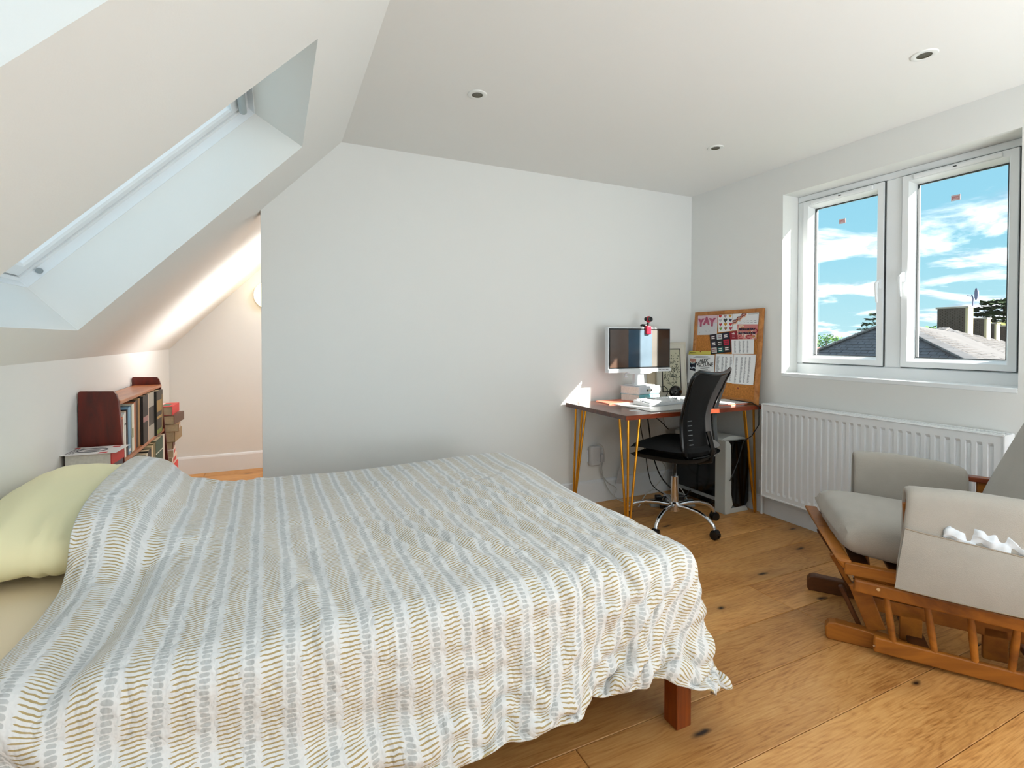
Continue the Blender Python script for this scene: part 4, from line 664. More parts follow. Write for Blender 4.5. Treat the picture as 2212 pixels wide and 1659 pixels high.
[18,0,-5,1,1,-5,-6,3,-4,-1,-1,2,-1,-4,5,-2,-1,-3,5,-1,-2,5,-2,-3,2,-3,4,-2,0,2,-1,0,-1,2,-2,0,0,1,-2,3,-3,2,0,-4,5,-3,2,0,0,-1,-1,0,1,-3,1,-2,-1,-1,-6,12,-4,3],
[25,-3,6,-3,-3,-1,-9,-8,3,0,-2,-4,-3,7,-6,-1,5,-1,-5,2,4,-6,4,-1,-1,2,-4,4,-2,1,-1,1,0,-2,3,-2,1,-1,1,-1,3,-2,0,0,-1,2,-2,0,0,0,0,0,1,0,-4,2,-3,4,-3,1,-2,6],
[28,7,-5,-3,-2,-3,0,-12,-2,-1,-8,1,4,-10,4,4,-6,3,2,0,-4,5,-5,5,-2,-2,3,-3,4,-2,2,-3,1,0,-1,3,-3,2,-1,-1,-1,3,-2,3,-3,0,1,0,0,0,-1,0,-1,3,1,-4,1,-4,3,-8,7,-17],
[28,-2,1,1,-1,-9,-8,6,-9,-10,7,-2,-6,7,-2,-3,5,-4,1,-2,2,-2,4,-4,4,0,-3,2,-3,0,1,4,-4,2,0,-1,2,-3,1,0,-1,0,2,-3,2,0,0,-1,1,1,-2,0,0,0,2,-1,1,-4,-1,-6,6,-6],
[26,-6,1,-2,-1,-8,-2,-6,4,-1,-5,-1,2,-3,0,0,-2,6,-3,4,-3,0,-2,4,-5,1,3,-2,3,-2,-1,-1,3,-2,1,0,-1,2,-2,1,1,-3,1,2,-1,0,1,0,-1,0,0,-1,0,0,1,-1,-3,2,-1,2,-5,2],
[20,-10,1,5,-11,-5,2,0,-4,5,-4,1,1,-1,1,0,-1,-1,1,-3,3,0,1,-3,4,-2,-1,2,-3,3,-1,-1,0,1,-1,0,0,1,0,-1,0,1,-1,0,1,0,-1,0,1,0,-2,2,-1,-2,-3,8,-4,-4,2,-1,-10,11],
[10,-5,8,-7,0,-3,-6,0,8,-10,5,-1,-2,5,-2,2,2,-6,5,-2,0,0,-2,1,-1,2,1,-1,0,-2,1,0,0,1,-1,0,0,0,2,-3,1,0,0,0,1,0,0,0,-1,0,1,-1,-1,1,-1,0,1,-2,-3,4,0,-7],
[2,15,-20,4,0,0,-3,3,-6,6,-9,12,-4,-1,4,-4,-1,5,-6,6,-5,1,2,-1,0,-1,0,-1,4,-1,0,-1,0,0,1,0,0,-1,-1,3,-3,1,0,0,0,0,1,-1,0,0,-1,0,0,1,-1,0,-1,1,0,-1,0,-5],
[0,-5,4,-3,2,3,-2,-2,1,1,5,-9,9,-4,-2,4,-3,-1,4,-5,7,-4,-2,2,0,1,-1,0,-2,2,-1,1,0,-1,1,-1,1,0,-1,0,3,-2,0,0,-2,2,-2,1,1,0,0,0,0,0,-1,0,1,-1,1,0,-1,0],
[0,-2,10,-9,2,2,-4,2,-1,-2,4,0,-4,3,-1,-2,4,-1,-4,6,-7,5,1,-2,1,-1,-1,2,-1,-1,4,-2,0,1,-3,1,-1,1,1,-1,0,1,-1,0,0,-2,2,0,0,0,-1,0,0,-1,1,0,0,0,0,1,0,-1],
[0,-1,-5,9,-2,-1,1,0,-5,3,-4,1,5,-2,1,0,-3,4,3,-8,6,-3,0,3,-2,2,0,-2,-1,2,-4,5,-2,-1,4,-3,1,-3,3,0,-1,1,0,-1,1,-1,-1,1,1,-1,0,-1,1,0,-1,0,0,1,-2,-1,3,-1],
[0,10,-12,0,2,1,2,-3,-4,-1,3,1,-2,3,-1,2,3,-5,-2,6,-4,1,-1,-2,4,-3,3,-1,0,-1,1,-3,4,-1,-2,3,-2,3,-4,1,0,0,1,0,1,0,0,-1,-1,1,0,0,0,0,-1,-1,-1,1,1,1,2,-2],
[0,-9,14,-5,-2,4,0,-3,0,-1,4,-2,3,-4,2,-2,-2,4,0,-3,2,-2,3,0,-3,4,-5,5,-2,0,0,1,-3,1,0,0,1,-1,1,-1,1,-2,1,2,-2,2,-1,0,0,0,0,0,0,0,0,-2,1,1,-3,4,-1,1],
[0,2,-1,1,-1,-6,3,-2,4,-2,1,2,-4,4,-1,1,0,-4,3,0,0,4,-5,1,1,-3,4,-5,7,-4,0,-1,1,0,0,1,-1,-1,3,-1,-1,0,-1,0,2,-2,2,-1,0,0,0,1,-1,0,-1,-1,0,3,0,0,-2,7],
[0,-1,-3,3,0,0,-5,3,-2,5,-2,2,1,-3,1,0,0,3,-3,2,-1,-3,6,-3,-1,1,-2,2,-4,7,-2,-1,0,0,0,-1,1,1,-4,4,-1,1,-1,-1,0,1,-1,2,-1,1,0,-1,1,-2,1,-2,1,2,4,-5,0,1],
[0,3,-4,4,-3,1,-3,4,-4,1,2,-2,-1,3,-3,3,-2,-2,3,-2,2,1,-4,4,-1,0,1,0,0,-3,1,1,0,0,0,0,0,-1,1,-1,1,0,0,0,0,0,0,-1,1,0,0,0,0,0,0,-1,5,-5,5,-3,3,-3],
[0,-1,6,-10,5,-2,-1,-3,9,-5,-1,3,2,-4,4,-5,7,0,-5,4,-4,1,1,-2,2,0,0,0,-1,-1,1,1,0,0,0,-1,0,1,-1,-1,1,0,2,-1,-1,0,-1,1,0,0,0,0,1,-2,1,-1,3,0,-6,4,-2,-2],
[0,-2,2,0,-1,0,0,0,-1,3,0,-2,0,2,-2,3,-6,0,7,-6,6,-4,2,0,-2,2,-2,1,0,2,0,-3,0,1,-1,1,0,0,1,-1,0,0,-1,1,1,-1,0,0,1,0,0,-1,0,0,0,4,-6,5,-5,6,-2,0],
[0,-2,1,1,1,-2,0,-2,0,1,2,1,-1,0,0,-2,3,1,-4,2,-3,6,-5,0,1,-2,3,-2,3,-2,-1,3,-1,-1,1,0,0,0,0,1,-2,1,0,0,-1,1,0,0,0,0,0,1,0,0,-1,1,3,-5,3,-8,10,-2],
[0,3,-8,7,-4,1,1,0,-3,2,3,-3,3,-2,0,0,-1,-1,3,1,-2,-4,7,-3,0,0,-1,0,-1,2,3,-4,1,0,0,0,1,0,-2,0,2,-2,1,0,-1,0,1,0,0,-1,1,1,-1,0,4,-2,-3,5,6,-4,-7,4],
[0,-6,11,-9,3,0,0,0,3,-2,-2,4,-5,4,-2,2,0,0,-4,3,2,-1,-4,6,-2,0,-1,2,-2,-1,-2,5,-2,1,-1,0,-1,1,2,-1,-1,1,-2,1,0,0,0,0,0,1,0,0,0,2,-2,0,6,-7,-3,10,-5,0],
[0,3,-12,9,0,0,-1,4,-2,-1,0,-2,2,-2,2,-2,1,1,2,-4,1,2,-2,-3,2,0,1,0,1,-1,0,-2,2,0,1,0,0,-2,0,1,0,0,1,-1,1,0,0,0,0,0,0,0,0,2,0,4,-7,7,0,-8,3,8],
[0,-4,0,6,-1,1,2,0,-7,6,-2,0,1,-2,1,2,-3,2,-2,0,0,-1,2,0,0,0,0,-1,1,0,0,-1,0,-1,0,1,0,0,0,0,0,0,0,-1,0,1,0,0,0,0,1,-1,3,-2,5,-6,7,-3,-3,1,8,-12],
[0,8,-9,-11,12,-1,2,3,2,-4,0,-1,0,1,-2,-1,3,-4,3,-1,-1,1,1,0,-1,0,1,-1,-1,2,0,0,-1,0,1,-1,1,1,-1,-1,0,0,0,1,-1,0,1,-1,0,0,0,3,-1,5,-7,8,-6,1,0,-2,-4,10],
[-11,-10,7,2,-5,10,1,-4,23,-12,1,2,-7,1,2,-1,-1,3,-2,2,-1,0,-1,0,1,0,-1,1,0,-2,0,2,1,0,-2,1,-1,-1,1,1,-1,0,1,0,1,-1,-1,1,0,1,0,0,5,-5,7,-8,3,-5,3,6,-2,-10],
[-26,3,2,-4,1,6,15,7,-11,23,-9,-12,13,-2,-2,-2,-1,-2,0,0,2,-1,0,0,0,1,0,-1,0,1,2,-2,-1,0,1,-1,0,0,0,0,2,0,-2,0,0,0,1,-1,0,-1,2,4,-4,4,-5,1,-6,8,-3,-6,7,2],
[-35,8,4,-1,0,13,12,8,6,-17,1,15,-20,3,-1,2,4,0,-1,1,-2,0,0,1,-1,0,3,0,-2,-1,-1,2,-1,2,1,-2,-1,1,-1,0,0,0,2,-1,0,0,-1,0,0,1,2,-2,1,-5,-1,-3,8,-9,9,3,-11,9],
[-36,4,2,7,15,-7,7,-6,-2,17,1,-16,24,-12,1,1,-3,2,1,0,1,0,0,-1,1,-1,-3,1,2,1,-1,-1,2,-3,-1,3,0,1,1,0,-2,1,-1,0,1,0,0,-1,-2,0,-3,-2,0,2,-2,2,3,2,-5,-3,14,-6],
[-32,0,5,9,-10,16,-4,7,9,-16,8,17,-22,23,-2,-2,-1,-3,-1,-1,-2,0,-2,0,0,0,0,0,-1,0,0,0,0,1,0,-1,1,-1,-1,1,1,-1,0,1,-2,0,0,-1,0,-1,-1,2,1,-3,0,3,-6,7,-1,4,-3,2],
[-26,5,0,-7,8,5,-8,13,-13,22,-5,-12,17,-19,1,2,4,6,0,-2,1,-1,0,-2,-1,-2,-1,0,0,-1,-1,-1,-1,-1,0,0,0,-1,2,-2,0,0,0,1,1,0,2,0,-6,1,5,3,4,4,0,-3,-3,1,4,5,-6,7],
[-26,7,-1,13,-1,-18,19,-17,16,-19,8,11,-10,0,6,0,-6,-13,1,1,-1,1,0,0,0,1,-1,-1,0,0,0,0,0,1,-1,-1,0,1,-1,1,0,0,0,0,4,1,-1,-1,-1,3,0,6,-1,6,6,-1,2,-5,5,-6,11,-8],
[-23,-2,9,-15,11,6,-7,6,-16,14,-3,-12,6,7,-14,2,4,5,-4,-5,-1,-1,0,0,0,-1,1,0,0,-1,0,0,1,-1,1,0,0,0,-1,0,0,1,4,3,-2,-1,3,-4,0,2,6,-1,3,-1,2,8,4,-1,-5,2,-14,9],
[-12,-15,-3,15,-16,13,-14,3,13,-9,-5,8,-11,2,12,-12,3,-4,2,2,0,-1,-1,0,-1,0,-1,-1,0,1,0,0,-1,0,-1,1,-1,0,1,1,4,2,-4,-2,6,5,-9,-1,7,-6,8,1,-1,2,-2,4,1,8,-3,8,-2,-15],
[-28,15,-9,1,6,-12,14,-10,-1,-1,2,-4,12,-17,2,8,-8,11,-6,-6,2,-3,0,-1,0,1,0,0,0,-1,0,0,0,0,0,0,0,2,4,1,-4,-1,7,0,-4,-2,-1,9,-6,7,-4,13,1,1,1,-8,2,-3,6,-5,12,0],
[-26,10,2,-11,2,3,-2,-3,2,1,6,-7,-7,16,-6,-7,1,-4,4,6,-3,-2,-1,-2,-2,-1,-1,0,-1,1,0,0,1,1,2,1,2,-1,-4,3,2,-1,0,6,0,-9,3,-4,4,-1,10,-9,12,-1,1,4,-4,6,-9,-6,0,26],
[0,-25,18,-20,4,-4,-3,16,-3,-5,-3,8,2,-4,-11,6,3,-7,6,5,-6,-3,1,3,2,1,0,-1,0,0,-1,0,-2,-2,-4,-2,0,1,3,-4,8,3,-5,-5,2,4,1,-3,1,2,4,-5,0,9,-4,-3,0,0,28,6,-10,-16],
[-28,11,-10,28,-25,-1,4,-10,10,14,-2,-14,0,-3,8,-7,-5,8,-5,5,3,13,5,2,-2,-7,-8,-9,1,2,0,-1,0,-1,0,0,-3,0,2,5,-8,7,1,-6,-3,3,5,6,-15,10,-7,18,-14,1,17,4,-5,-15,-10,23,17,-1],
[4,-19,-9,8,-1,-5,-3,6,0,-6,-2,14,3,-13,1,-2,-2,-4,4,-1,13,1,-5,-10,-1,1,3,6,-6,-6,-2,0,1,2,5,3,5,1,-2,-2,5,-17,-1,10,-3,7,-4,-2,20,-24,9,-7,19,-12,0,-1,21,14,-18,-24,0,41]]]
# ---------------------------------------------------------------- bed
redw = wood('red_stained_wood', (88, 30, 6), (170, 84, 24), .42, 7, (2.5, 2.5, .5), coat=.05)
bed = thing('bed_frame', 'low double bed frame of red stained wood with square legs', 'bed', (.16, 1.91, 0))
def bo(x0, x1, y0, y1, z0, z1, n): return MB().box(x0-.16, x1-.16, y0-1.91, y1-1.91, z0, z1).build(n, redw, bed, bevel=.003)
for x in (-.81, 1.105):
    for y in (1.172, 2.60): bo(x, x+.058, y, y+.058, 0, .215, 'leg')
bo(-.82, 1.163, 1.175, 1.198, .20, .30, 'side_rail'); bo(-.82, 1.163, 2.625, 2.648, .20, .30, 'side_rail')
bo(1.14, 1.163, 1.198, 2.625, .20, .30, 'end_rail'); bo(-.82, -.797, 1.198, 2.625, .20, .30, 'end_rail')
for k in range(11): bo(-.74+k*.18, -.66+k*.18, 1.198, 2.625, .235, .25, 'slat')
sheet = mat('peach_sheet', (253, 232, 196), .9, bump=.35, bscale=14, sheen=.1)
m = tag(MB().box(-.80, 1.135, 1.20, 2.62, .2505, .518).build('mattress', sheet, bevel=.045, seg=4, smooth=True), 'mattress under a pale peach fitted sheet, bare at the head of the bed', 'mattress')

def pillow_mesh(a, b, h, n=46, seed=1):
    # two puffed sheets meeting in a piped edge; a,b half sizes
    mb = MB(); rr = random.Random(seed); ph = [rr.random()*6 for _ in range(8)]
    def hgt(u, v, s):
        e = max(0, (1-abs(u)**2.6))*max(0, (1-abs(v)**2.6)); q = h*e**.48
        edge = min(1-abs(u), 1-abs(v)); w_ = math.exp(-(edge/.22)**2)
        q += .006*w_*math.sin(22*(u if abs(v) > abs(u) else v)+ph[0]+2*math.sin(9*u+ph[1]))*min(1, edge*12)
        q += .007*math.sin(5*u+3*v+ph[2])*math.sin(4*v-2*u+ph[3])*e
        q += .004*math.sin(13*u*v*1.5+8*v+ph[4])*e
        return s*q
    for s in (1, -1):
        def fn(i, j, s=s):
            u, v = 2*i-1, 2*j-1
            k = 1 - .06*(abs(u)**4)*(1-abs(v)**2) - .0*v
            k2 = 1 - .06*(abs(v)**4)*(1-abs(u)**2)
            cu = 1-.05*(1-u*u); cv = 1-.05*(1-v*v)
            return (u*a*cv if abs(u) > .0 else 0, v*b*cu, hgt(u, v, s))
        mb.grid(fn, n, n)
    return mb
yellow = mat('yellow_cotton', (255, 246, 200), .9, bump=.25, bscale=16, sheen=.1)
pl = pillow_mesh(.225, .435, .108).build('pillow', yellow, None, smooth=True); pl.location = (-.605, 2.155, .622); pl.rotation_euler = (R(2), R(3), 0)
me = pl.data; bm = bmesh.new(); bm.from_mesh(me); bmesh.ops.remove_doubles(bm, verts=bm.verts, dist=.0008); bmesh.ops.recalc_face_normals(bm, faces=bm.faces); bm.to_mesh(me); bm.free()
for p in me.polygons: p.use_smooth = True
tag(pl, 'plump pale yellow pillow at the head of the bed, half under the duvet', 'pillow')

def duvet_material():
    m = bpy.data.materials.new('duvet_print'); m.use_nodes = True
    nt, N, L = nodes(m); b = nt.nodes['Principled BSDF']
    def mm(op, a=None, b_=None, c=None, clamp=False):
        n = N('ShaderNodeMath'); n.operation = op; n.use_clamp = clamp
        for i, v in enumerate((a, b_, c)):
            if v is None: continue
            if isinstance(v, (int, float)): n.inputs[i].default_value = v
            else: nt.links.new(v, n.inputs[i])
        return n.outputs[0]
    uv = N('ShaderNodeUVMap'); sp = N('ShaderNodeSeparateXYZ'); L(uv, sp); s, t = sp.outputs[0], sp.outputs[1]
    def vec(x, y, zz=0):
        c = N('ShaderNodeCombineXYZ')
        for i, v in enumerate((x, y, zz)):
            if isinstance(v, (int, float)): c.inputs[i].default_value = v
            else: nt.links.new(v, c.inputs[i])
        return c.outputs[0]
    def noise(v, scale, detail=2):
        n = N('ShaderNodeTexNoise', i_Scale=scale, i_Detail=detail); nt.links.new(v, n.inputs['Vector']); return n.outputs[0]
    def white(v):
        n = N('ShaderNodeTexWhiteNoise'); n.noise_dimensions = '3D'; nt.links.new(v, n.inputs['Vector']); return n.outputs['Value']
    def smooth(v, a, b_, inv=False):
        n = N('ShaderNodeMapRange'); n.interpolation_type = 'SMOOTHSTEP'; nt.links.new(v, n.inputs[0]); n.inputs[1].default_value = a; n.inputs[2].default_value = b_
        n.inputs[3].default_value = 1 if inv else 0; n.inputs[4].default_value = 0 if inv else 1; return n.outputs[0]
    P = .0765; ROW = .0092
    cidx = mm('FLOOR', mm('DIVIDE', s, P)); u = mm('SUBTRACT', s, mm('MULTIPLY', cidx, P))
    wob = mm('MULTIPLY', mm('SUBTRACT', noise(vec(mm('MULTIPLY', s, 62), mm('MULTIPLY', t, 24), 0), 1.0, 1), .5), .0068)
    tt = mm('ADD', mm('ADD', t, wob), mm('MULTIPLY', cidx, .0047)); tt = mm('ADD', tt, mm('MULTIPLY', u, -.10))
    rd = mm('DIVIDE', tt, ROW); ri = mm('FLOOR', rd); rf = mm('SUBTRACT', rd, ri)
    j1 = white(vec(ri, cidx, 1)); j2 = white(vec(ri, cidx, 2))
    uc = mm('ADD', .0289, mm('MULTIPLY', mm('SUBTRACT', j1, .5), .004)); hw = mm('ADD', .0222, mm('MULTIPLY', mm('SUBTRACT', j2, .5), .004))
    dx = mm('ABSOLUTE', mm('SUBTRACT', u, uc)); ex = mm('DIVIDE', dx, hw)
    thick = mm('MULTIPLY', mm('SUBTRACT', 1.0, mm('POWER', mm('MINIMUM', ex, 1.0), 6.0)), mm('MULTIPLY_ADD', noise(vec(mm('MULTIPLY', s, 60), mm('MULTIPLY', t, 90), 3), 1.0, 1), .19, .085))
    dy = mm('ABSOLUTE', mm('SUBTRACT', rf, .5))
    dash = smooth(mm('SUBTRACT', dy, thick), -.035, .035, True)
    dash = mm('MULTIPLY', dash, smooth(ex, .94, 1.02, True))
    # grey pebbles
    R2 = .0102
    wob2 = mm('MULTIPLY', mm('SUBTRACT', noise(vec(mm('MULTIPLY', s, 37), mm('MULTIPLY', t, 33), 5), 1.0, 1), .5), .0095)
    r2 = mm('DIVIDE', mm('ADD', mm('ADD', t, wob2), mm('MULTIPLY', cidx, .0061)), R2); r2i = mm('FLOOR', r2); r2f = mm('SUBTRACT', mm('SUBTRACT', r2, r2i), .5)
    k1 = white(vec(r2i, cidx, 3)); k2 = white(vec(r2i, cidx, 4))
    gx = mm('DIVIDE', mm('SUBTRACT', u, mm('ADD', .0645, mm('MULTIPLY', mm('SUBTRACT', k1, .5), .003))), mm('MULTIPLY_ADD', k2, .0028, .0074))
    gy = mm('DIVIDE', r2f, mm('MULTIPLY_ADD', k1, .08, .36))
    se = mm('ADD', mm('POWER', mm('ABSOLUTE', gx), 3.0), mm('POWER', mm('ABSOLUTE', gy), 3.0))
    peb = smooth(se, .75, 1.1, True)
    mx = N('ShaderNodeMix'); mx.data_type = 'RGBA'; nt.links.new(dash, mx.inputs[0]); mx.inputs[6].default_value = C(232, 232, 231); mx.inputs[7].default_value = C(180, 158, 110)
    mx2 = N('ShaderNodeMix'); mx2.data_type = 'RGBA'; nt.links.new(peb, mx2.inputs[0]); nt.links.new(mx.outputs[2], mx2.inputs[6]); mx2.inputs[7].default_value = C(196, 198, 197)
    nt.links.new(mx2.outputs[2], b.inputs['Base Color']); b.inputs['Roughness'].default_value = .88; b.inputs['Sheen Weight'].default_value = .15
    # crumple relief
    def ridged(v, sc_, d):
        n = noise(v, sc_, d); return mm('ABSOLUTE', mm('SUBTRACT', n, .5))
    cr1 = ridged(vec(mm('MULTIPLY', s, 1.0), mm('MULTIPLY', t, .55), 7), 9.0, 3); cr2 = ridged(vec(s, mm('MULTIPLY', t, .8), 9), 26.0, 3)
    hsum = mm('ADD', mm('MULTIPLY', cr1, 1.0), mm('MULTIPLY', cr2, .35))
    bp = N('ShaderNodeBump', i_Strength=1.0, i_Distance=.042); nt.links.new(hsum, bp.inputs['Height']); L(bp, b, 0, 'Normal')
    return m
DX0, DX1, DY0, DY1 = -.50, 1.52, .84, 2.90
NXD, NYD = 184, 190
q = np.cumsum(np.cumsum(np.array(DUVET), axis=2), axis=1)*.001      # draped shape, 3.3 cm grid of offsets in mm
def upsample(a, n, axis):                                            # Catmull-Rom along one axis
    a = np.moveaxis(a, axis, 0); m = a.shape[0]; f = np.linspace(0, m-1, n); i = np.clip(np.floor(f).astype(int), 0, m-2)
    t = (f-i).reshape((-1,)+(1,)*(a.ndim-1)); p = [a[np.clip(i+k, 0, m-1)] for k in (-1, 0, 1, 2)]
    r = .5*((2*p[1])+(p[2]-p[0])*t+(2*p[0]-5*p[1]+4*p[2]-p[3])*t**2+(3*p[1]-p[0]-3*p[2]+p[3])*t**3); return np.moveaxis(r, 0, axis)
q = upsample(upsample(q.astype(float), NXD, 2), NYD, 1)
rx = np.linspace(DX0, DX1, NXD)[None, :]*np.ones((NYD, 1)); ry = np.linspace(DY0, DY1, NYD)[:, None]*np.ones((1, NXD))
x, y, z = q[0]+rx, q[1]+ry, q[2]+.55
def ss(t): t = np.clip(t, 0, 1); return t*t*(3-2*t)
top = ss((z-.47)/.05)
z -= .022*ss((.46-z)/.25)*ss((1.3-y)/.15)
x += .045*ss((x-.95)/.3); x = np.where(x > 1.30, 1.29+(x-1.29)*.25, x)
z += top*(.012*np.sin(3.1*rx+1)*np.cos(3.7*ry+.4)+.010+.006*np.sin(8*rx+2*np.sin(4*ry))*np.cos(7*ry-1))
wv = .02*np.sin(4*ry)+.012*np.sin(9*ry+1)                            # long folds near the head
z += top*(.020*np.exp(-((rx+.43-wv)/.040)**2)-.022*np.exp(-((rx+.345-wv*1.3)/.030)**2)+.008*np.exp(-((rx+.25-wv*2)/.05)**2))
q1 = np.exp(-((ry-1.5)/.35)**2); z += top*q1*(.012*np.exp(-((rx-.02+.25*(ry-1.5))/.03)**2)-.010*np.exp(-((rx-.075+.25*(ry-1.5))/.03)**2))
rs = np.random.RandomState(11)
for cx_, cy_, dx, dy, spread, n, A, w_, ls, lw in [(.62, 1.75, .50, -.86, .36, 12, .0155, .013, .30, .30), (.92, 1.5, .30, -.95, .20, 7, .0135, .012, .25, .2), (.25, 2.1, .75, -.66, .3, 7, .008, .014, .22, .25), (.75, 2.3, .85, .5, .25, 6, .007, .014, .2, .2), (.85, 1.25, .15, -.99, .35, 9, .006, .010, .16, .2)]:
    l = math.hypot(dx, dy); dx /= l; dy /= l; ax, ay = -dy, dx
    al = (rx-cx_)*dx+(ry-cy_)*dy; ac = (rx-cx_)*ax+(ry-cy_)*ay; side = ss((1.2-y)/.04)
    for k in range(n):
        c = -spread+2*spread*(k+rs.uniform(.1, .9))/n; ph = rs.uniform(0, 6); off = rs.uniform(-.12, .12); a = 1.3*A*rs.uniform(.5, 1.2); ww = w_*rs.uniform(.8, 1.6)
        d = ac-c+.018*np.sin(al*9+ph)+.2*c*al; g_ = np.exp(-(d/ww)**2)-.6*np.exp(-((d-1.7*ww)/ww)**2)
        z += top*a*g_*np.exp(-((al-off)/ls)**2); y -= side*a*g_*np.exp(-((al-off)/(ls*1.3))**2)
side = ss((1.19-y)/.03)*ss((.5-z)/.28)
y -= side*(.013*np.sin(rx*2*PI/.31+.8+.6*np.sin(rx*5))+.005*np.sin(rx*2*PI/.13+2*np.sin(rx*7))+.006)
x += ss((x-1.2)/.05)*ss((.5-z)/.28)*.012*np.sin(ry*2*PI/.27)
pu, pv = np.clip((x+.605)/.238, -1, 1), np.clip((y-2.155)/.45, -1, 1)
zc = .642+.112*(np.maximum(0, 1-np.abs(pu)**2.6)*np.maximum(0, 1-np.abs(pv)**2.6))**.48
z = np.where((np.minimum(1-np.abs(pu), 1-np.abs(pv)) > .01) & (z < zc), zc, z)
for _ in range(16):                                                  # relax the lifted patch
    zz_ = z.copy(); zz_[1:-1, 1:-1] = (z[1:-1, 1:-1]*2+z[:-2, 1:-1]+z[2:, 1:-1]+z[1:-1, :-2]+z[1:-1, 2:])/6; z = np.where((rx < -.28) & (z > .56), zz_, z)
# even out the long near hem
n0 = int(NXD*.80); h0 = z[0].copy(); k_ = np.ones(25)/25; hs = np.convolve(np.pad(h0, 12, mode='edge'), k_, 'valid'); hs = hs + .75*(.222-hs)
wt = np.clip((.50-z)/(.50-h0[None, :]), 0, 1)*ss((1.25-y)/.06)*ss((1.24-rx)/.12); z += wt*(hs-h0)[None, :]
z = np.maximum(z, .075); co = np.stack([x, y, z], -1)
seg = np.sqrt((np.diff(co, axis=0)**2).sum(-1)); k_ = np.ones(15)/15            # print follows the cloth's own length
seg = np.array([np.convolve(np.pad(r_, 7, mode='edge'), k_, 'valid') for r_ in seg]); vlen = np.vstack([np.zeros((1, NXD)), np.cumsum(seg, axis=0)]); vlen = vlen - vlen[34:35, :] + 1.0
vs = co.reshape(-1, 3); me = bpy.data.meshes.new('duvet')
me.from_pydata(vs.tolist(), [], [(j*NXD+i, j*NXD+i+1, (j+1)*NXD+i+1, (j+1)*NXD+i) for j in range(NYD-1) for i in range(NXD-1)])
uvl = me.uv_layers.new(name='UVMap'); li = np.empty(len(me.loops), dtype=np.int32); me.loops.foreach_get('vertex_index', li)
uvs = np.empty((len(li), 2)); uvs[:, 0] = .01+(DX1-DX0)*(li % NXD)/(NXD-1); uvs[:, 1] = vlen.ravel()[li]; uvl.data.foreach_set('uv', uvs.ravel())
for p in me.polygons: p.use_smooth = True
me.materials.append(duvet_material())
dv = bpy.data.objects.new('duvet', me); col.objects.link(dv)
so = dv.modifiers.new('thick', 'SOLIDIFY'); so.thickness = .007; so.offset = 1
sb = dv.modifiers.new('sub', 'SUBSURF'); sb.levels = 1; sb.render_levels = 1
tag(dv, 'crumpled white duvet printed with gold dashes and grey pebble stripes, spread over the bed', 'duvet')

# ---------------------------------------------------------------- bookcase and books by the knee wall
mahog = wood('mahogany', (58, 10, 3), (112, 28, 9), .36, 6, (2.2, 2.2, .6), coat=.1)
shelfw = wood('shelf_wood', (150, 78, 34), (196, 122, 66), .38, 6, (2.5, .4, 2.5), coat=.2)
BX, BY0, BY1 = KN+.004, 2.985, 3.985
bc = thing('bookcase', 'small open mahogany bookcase standing against the low knee wall', 'bookcase', (BX, BY0, 0))
def side(y):
    prof = [(0, 0), (.200, 0), (.192, .40), (.168, .70), (.155, .90), (.146, .935), (.135, .95), (.006, .955), (0, .945)]
    return MB().prism(prof, lambda a, b, d: (a, d, b), y, y+.018).build('side_panel', mahog, bc, bevel=.002)
side(0); side(BY1-BY0-.018)
L_ = BY1-BY0
MB().box(.012, .160, .018, L_-.018, .885, .903).build('shelf', shelfw, bc, bevel=.003)
MB().box(.012, .172, .018, L_-.018, .595, .613).build('shelf', shelfw, bc, bevel=.003)
MB().box(.012, .19, .018, L_-.018, .20, .218).build('shelf', shelfw, bc, bevel=.003)
MB().box(.0, .012, .018, L_-.018, .05, .90).build('back_panel', mahog, bc)
pagem = mat('page_paper', (214, 196, 160), .9, var=.12, vscale=60, stretch=(1, 1, 1))
pagew = mat('page_white', (226, 224, 216), .9, var=.10, vscale=80)
def book_std(x, y, z_, dx, dy, hz, colr, lab, page=None, band=None, grp=None, txt=None, lean=0):
    """upright book: spine towards +X; x = spine plane, y = near face"""
    t = thing('book', lab, 'book', (x-dx/2, y+dy/2, z_), 0, grp); t.rotation_euler.x = lean
    m = mat('cover_%d_%d_%d' % colr, colr, .5, var=.06, vscale=20)
    c = .0022
    mb = MB().box(-dx/2, dx/2, -dy/2, -dy/2+c, 0, hz).box(-dx/2, dx/2, dy/2-c, dy/2, 0, hz).box(dx/2-c, dx/2, -dy/2+c, dy/2-c, 0, hz)
    mb.build('cover', m, t)
    MB().box(-dx/2+.003, dx/2-c, -dy/2+c, dy/2-c, .003, hz-.004).build('pages', page or pagem, t)
    for (z0, z1, cc_) in band or []:
        MB().box(dx/2, dx/2+.0006, -dy/2+.001, dy/2-.001, z0*hz, z1*hz).build('spine_print', mat('ink_%d_%d_%d' % cc_, cc_, .5), t)
    return t
G1 = 'books standing on the upper bookcase shelf'
y = BY0+.024; sx = BX+.160; z0 = .6135
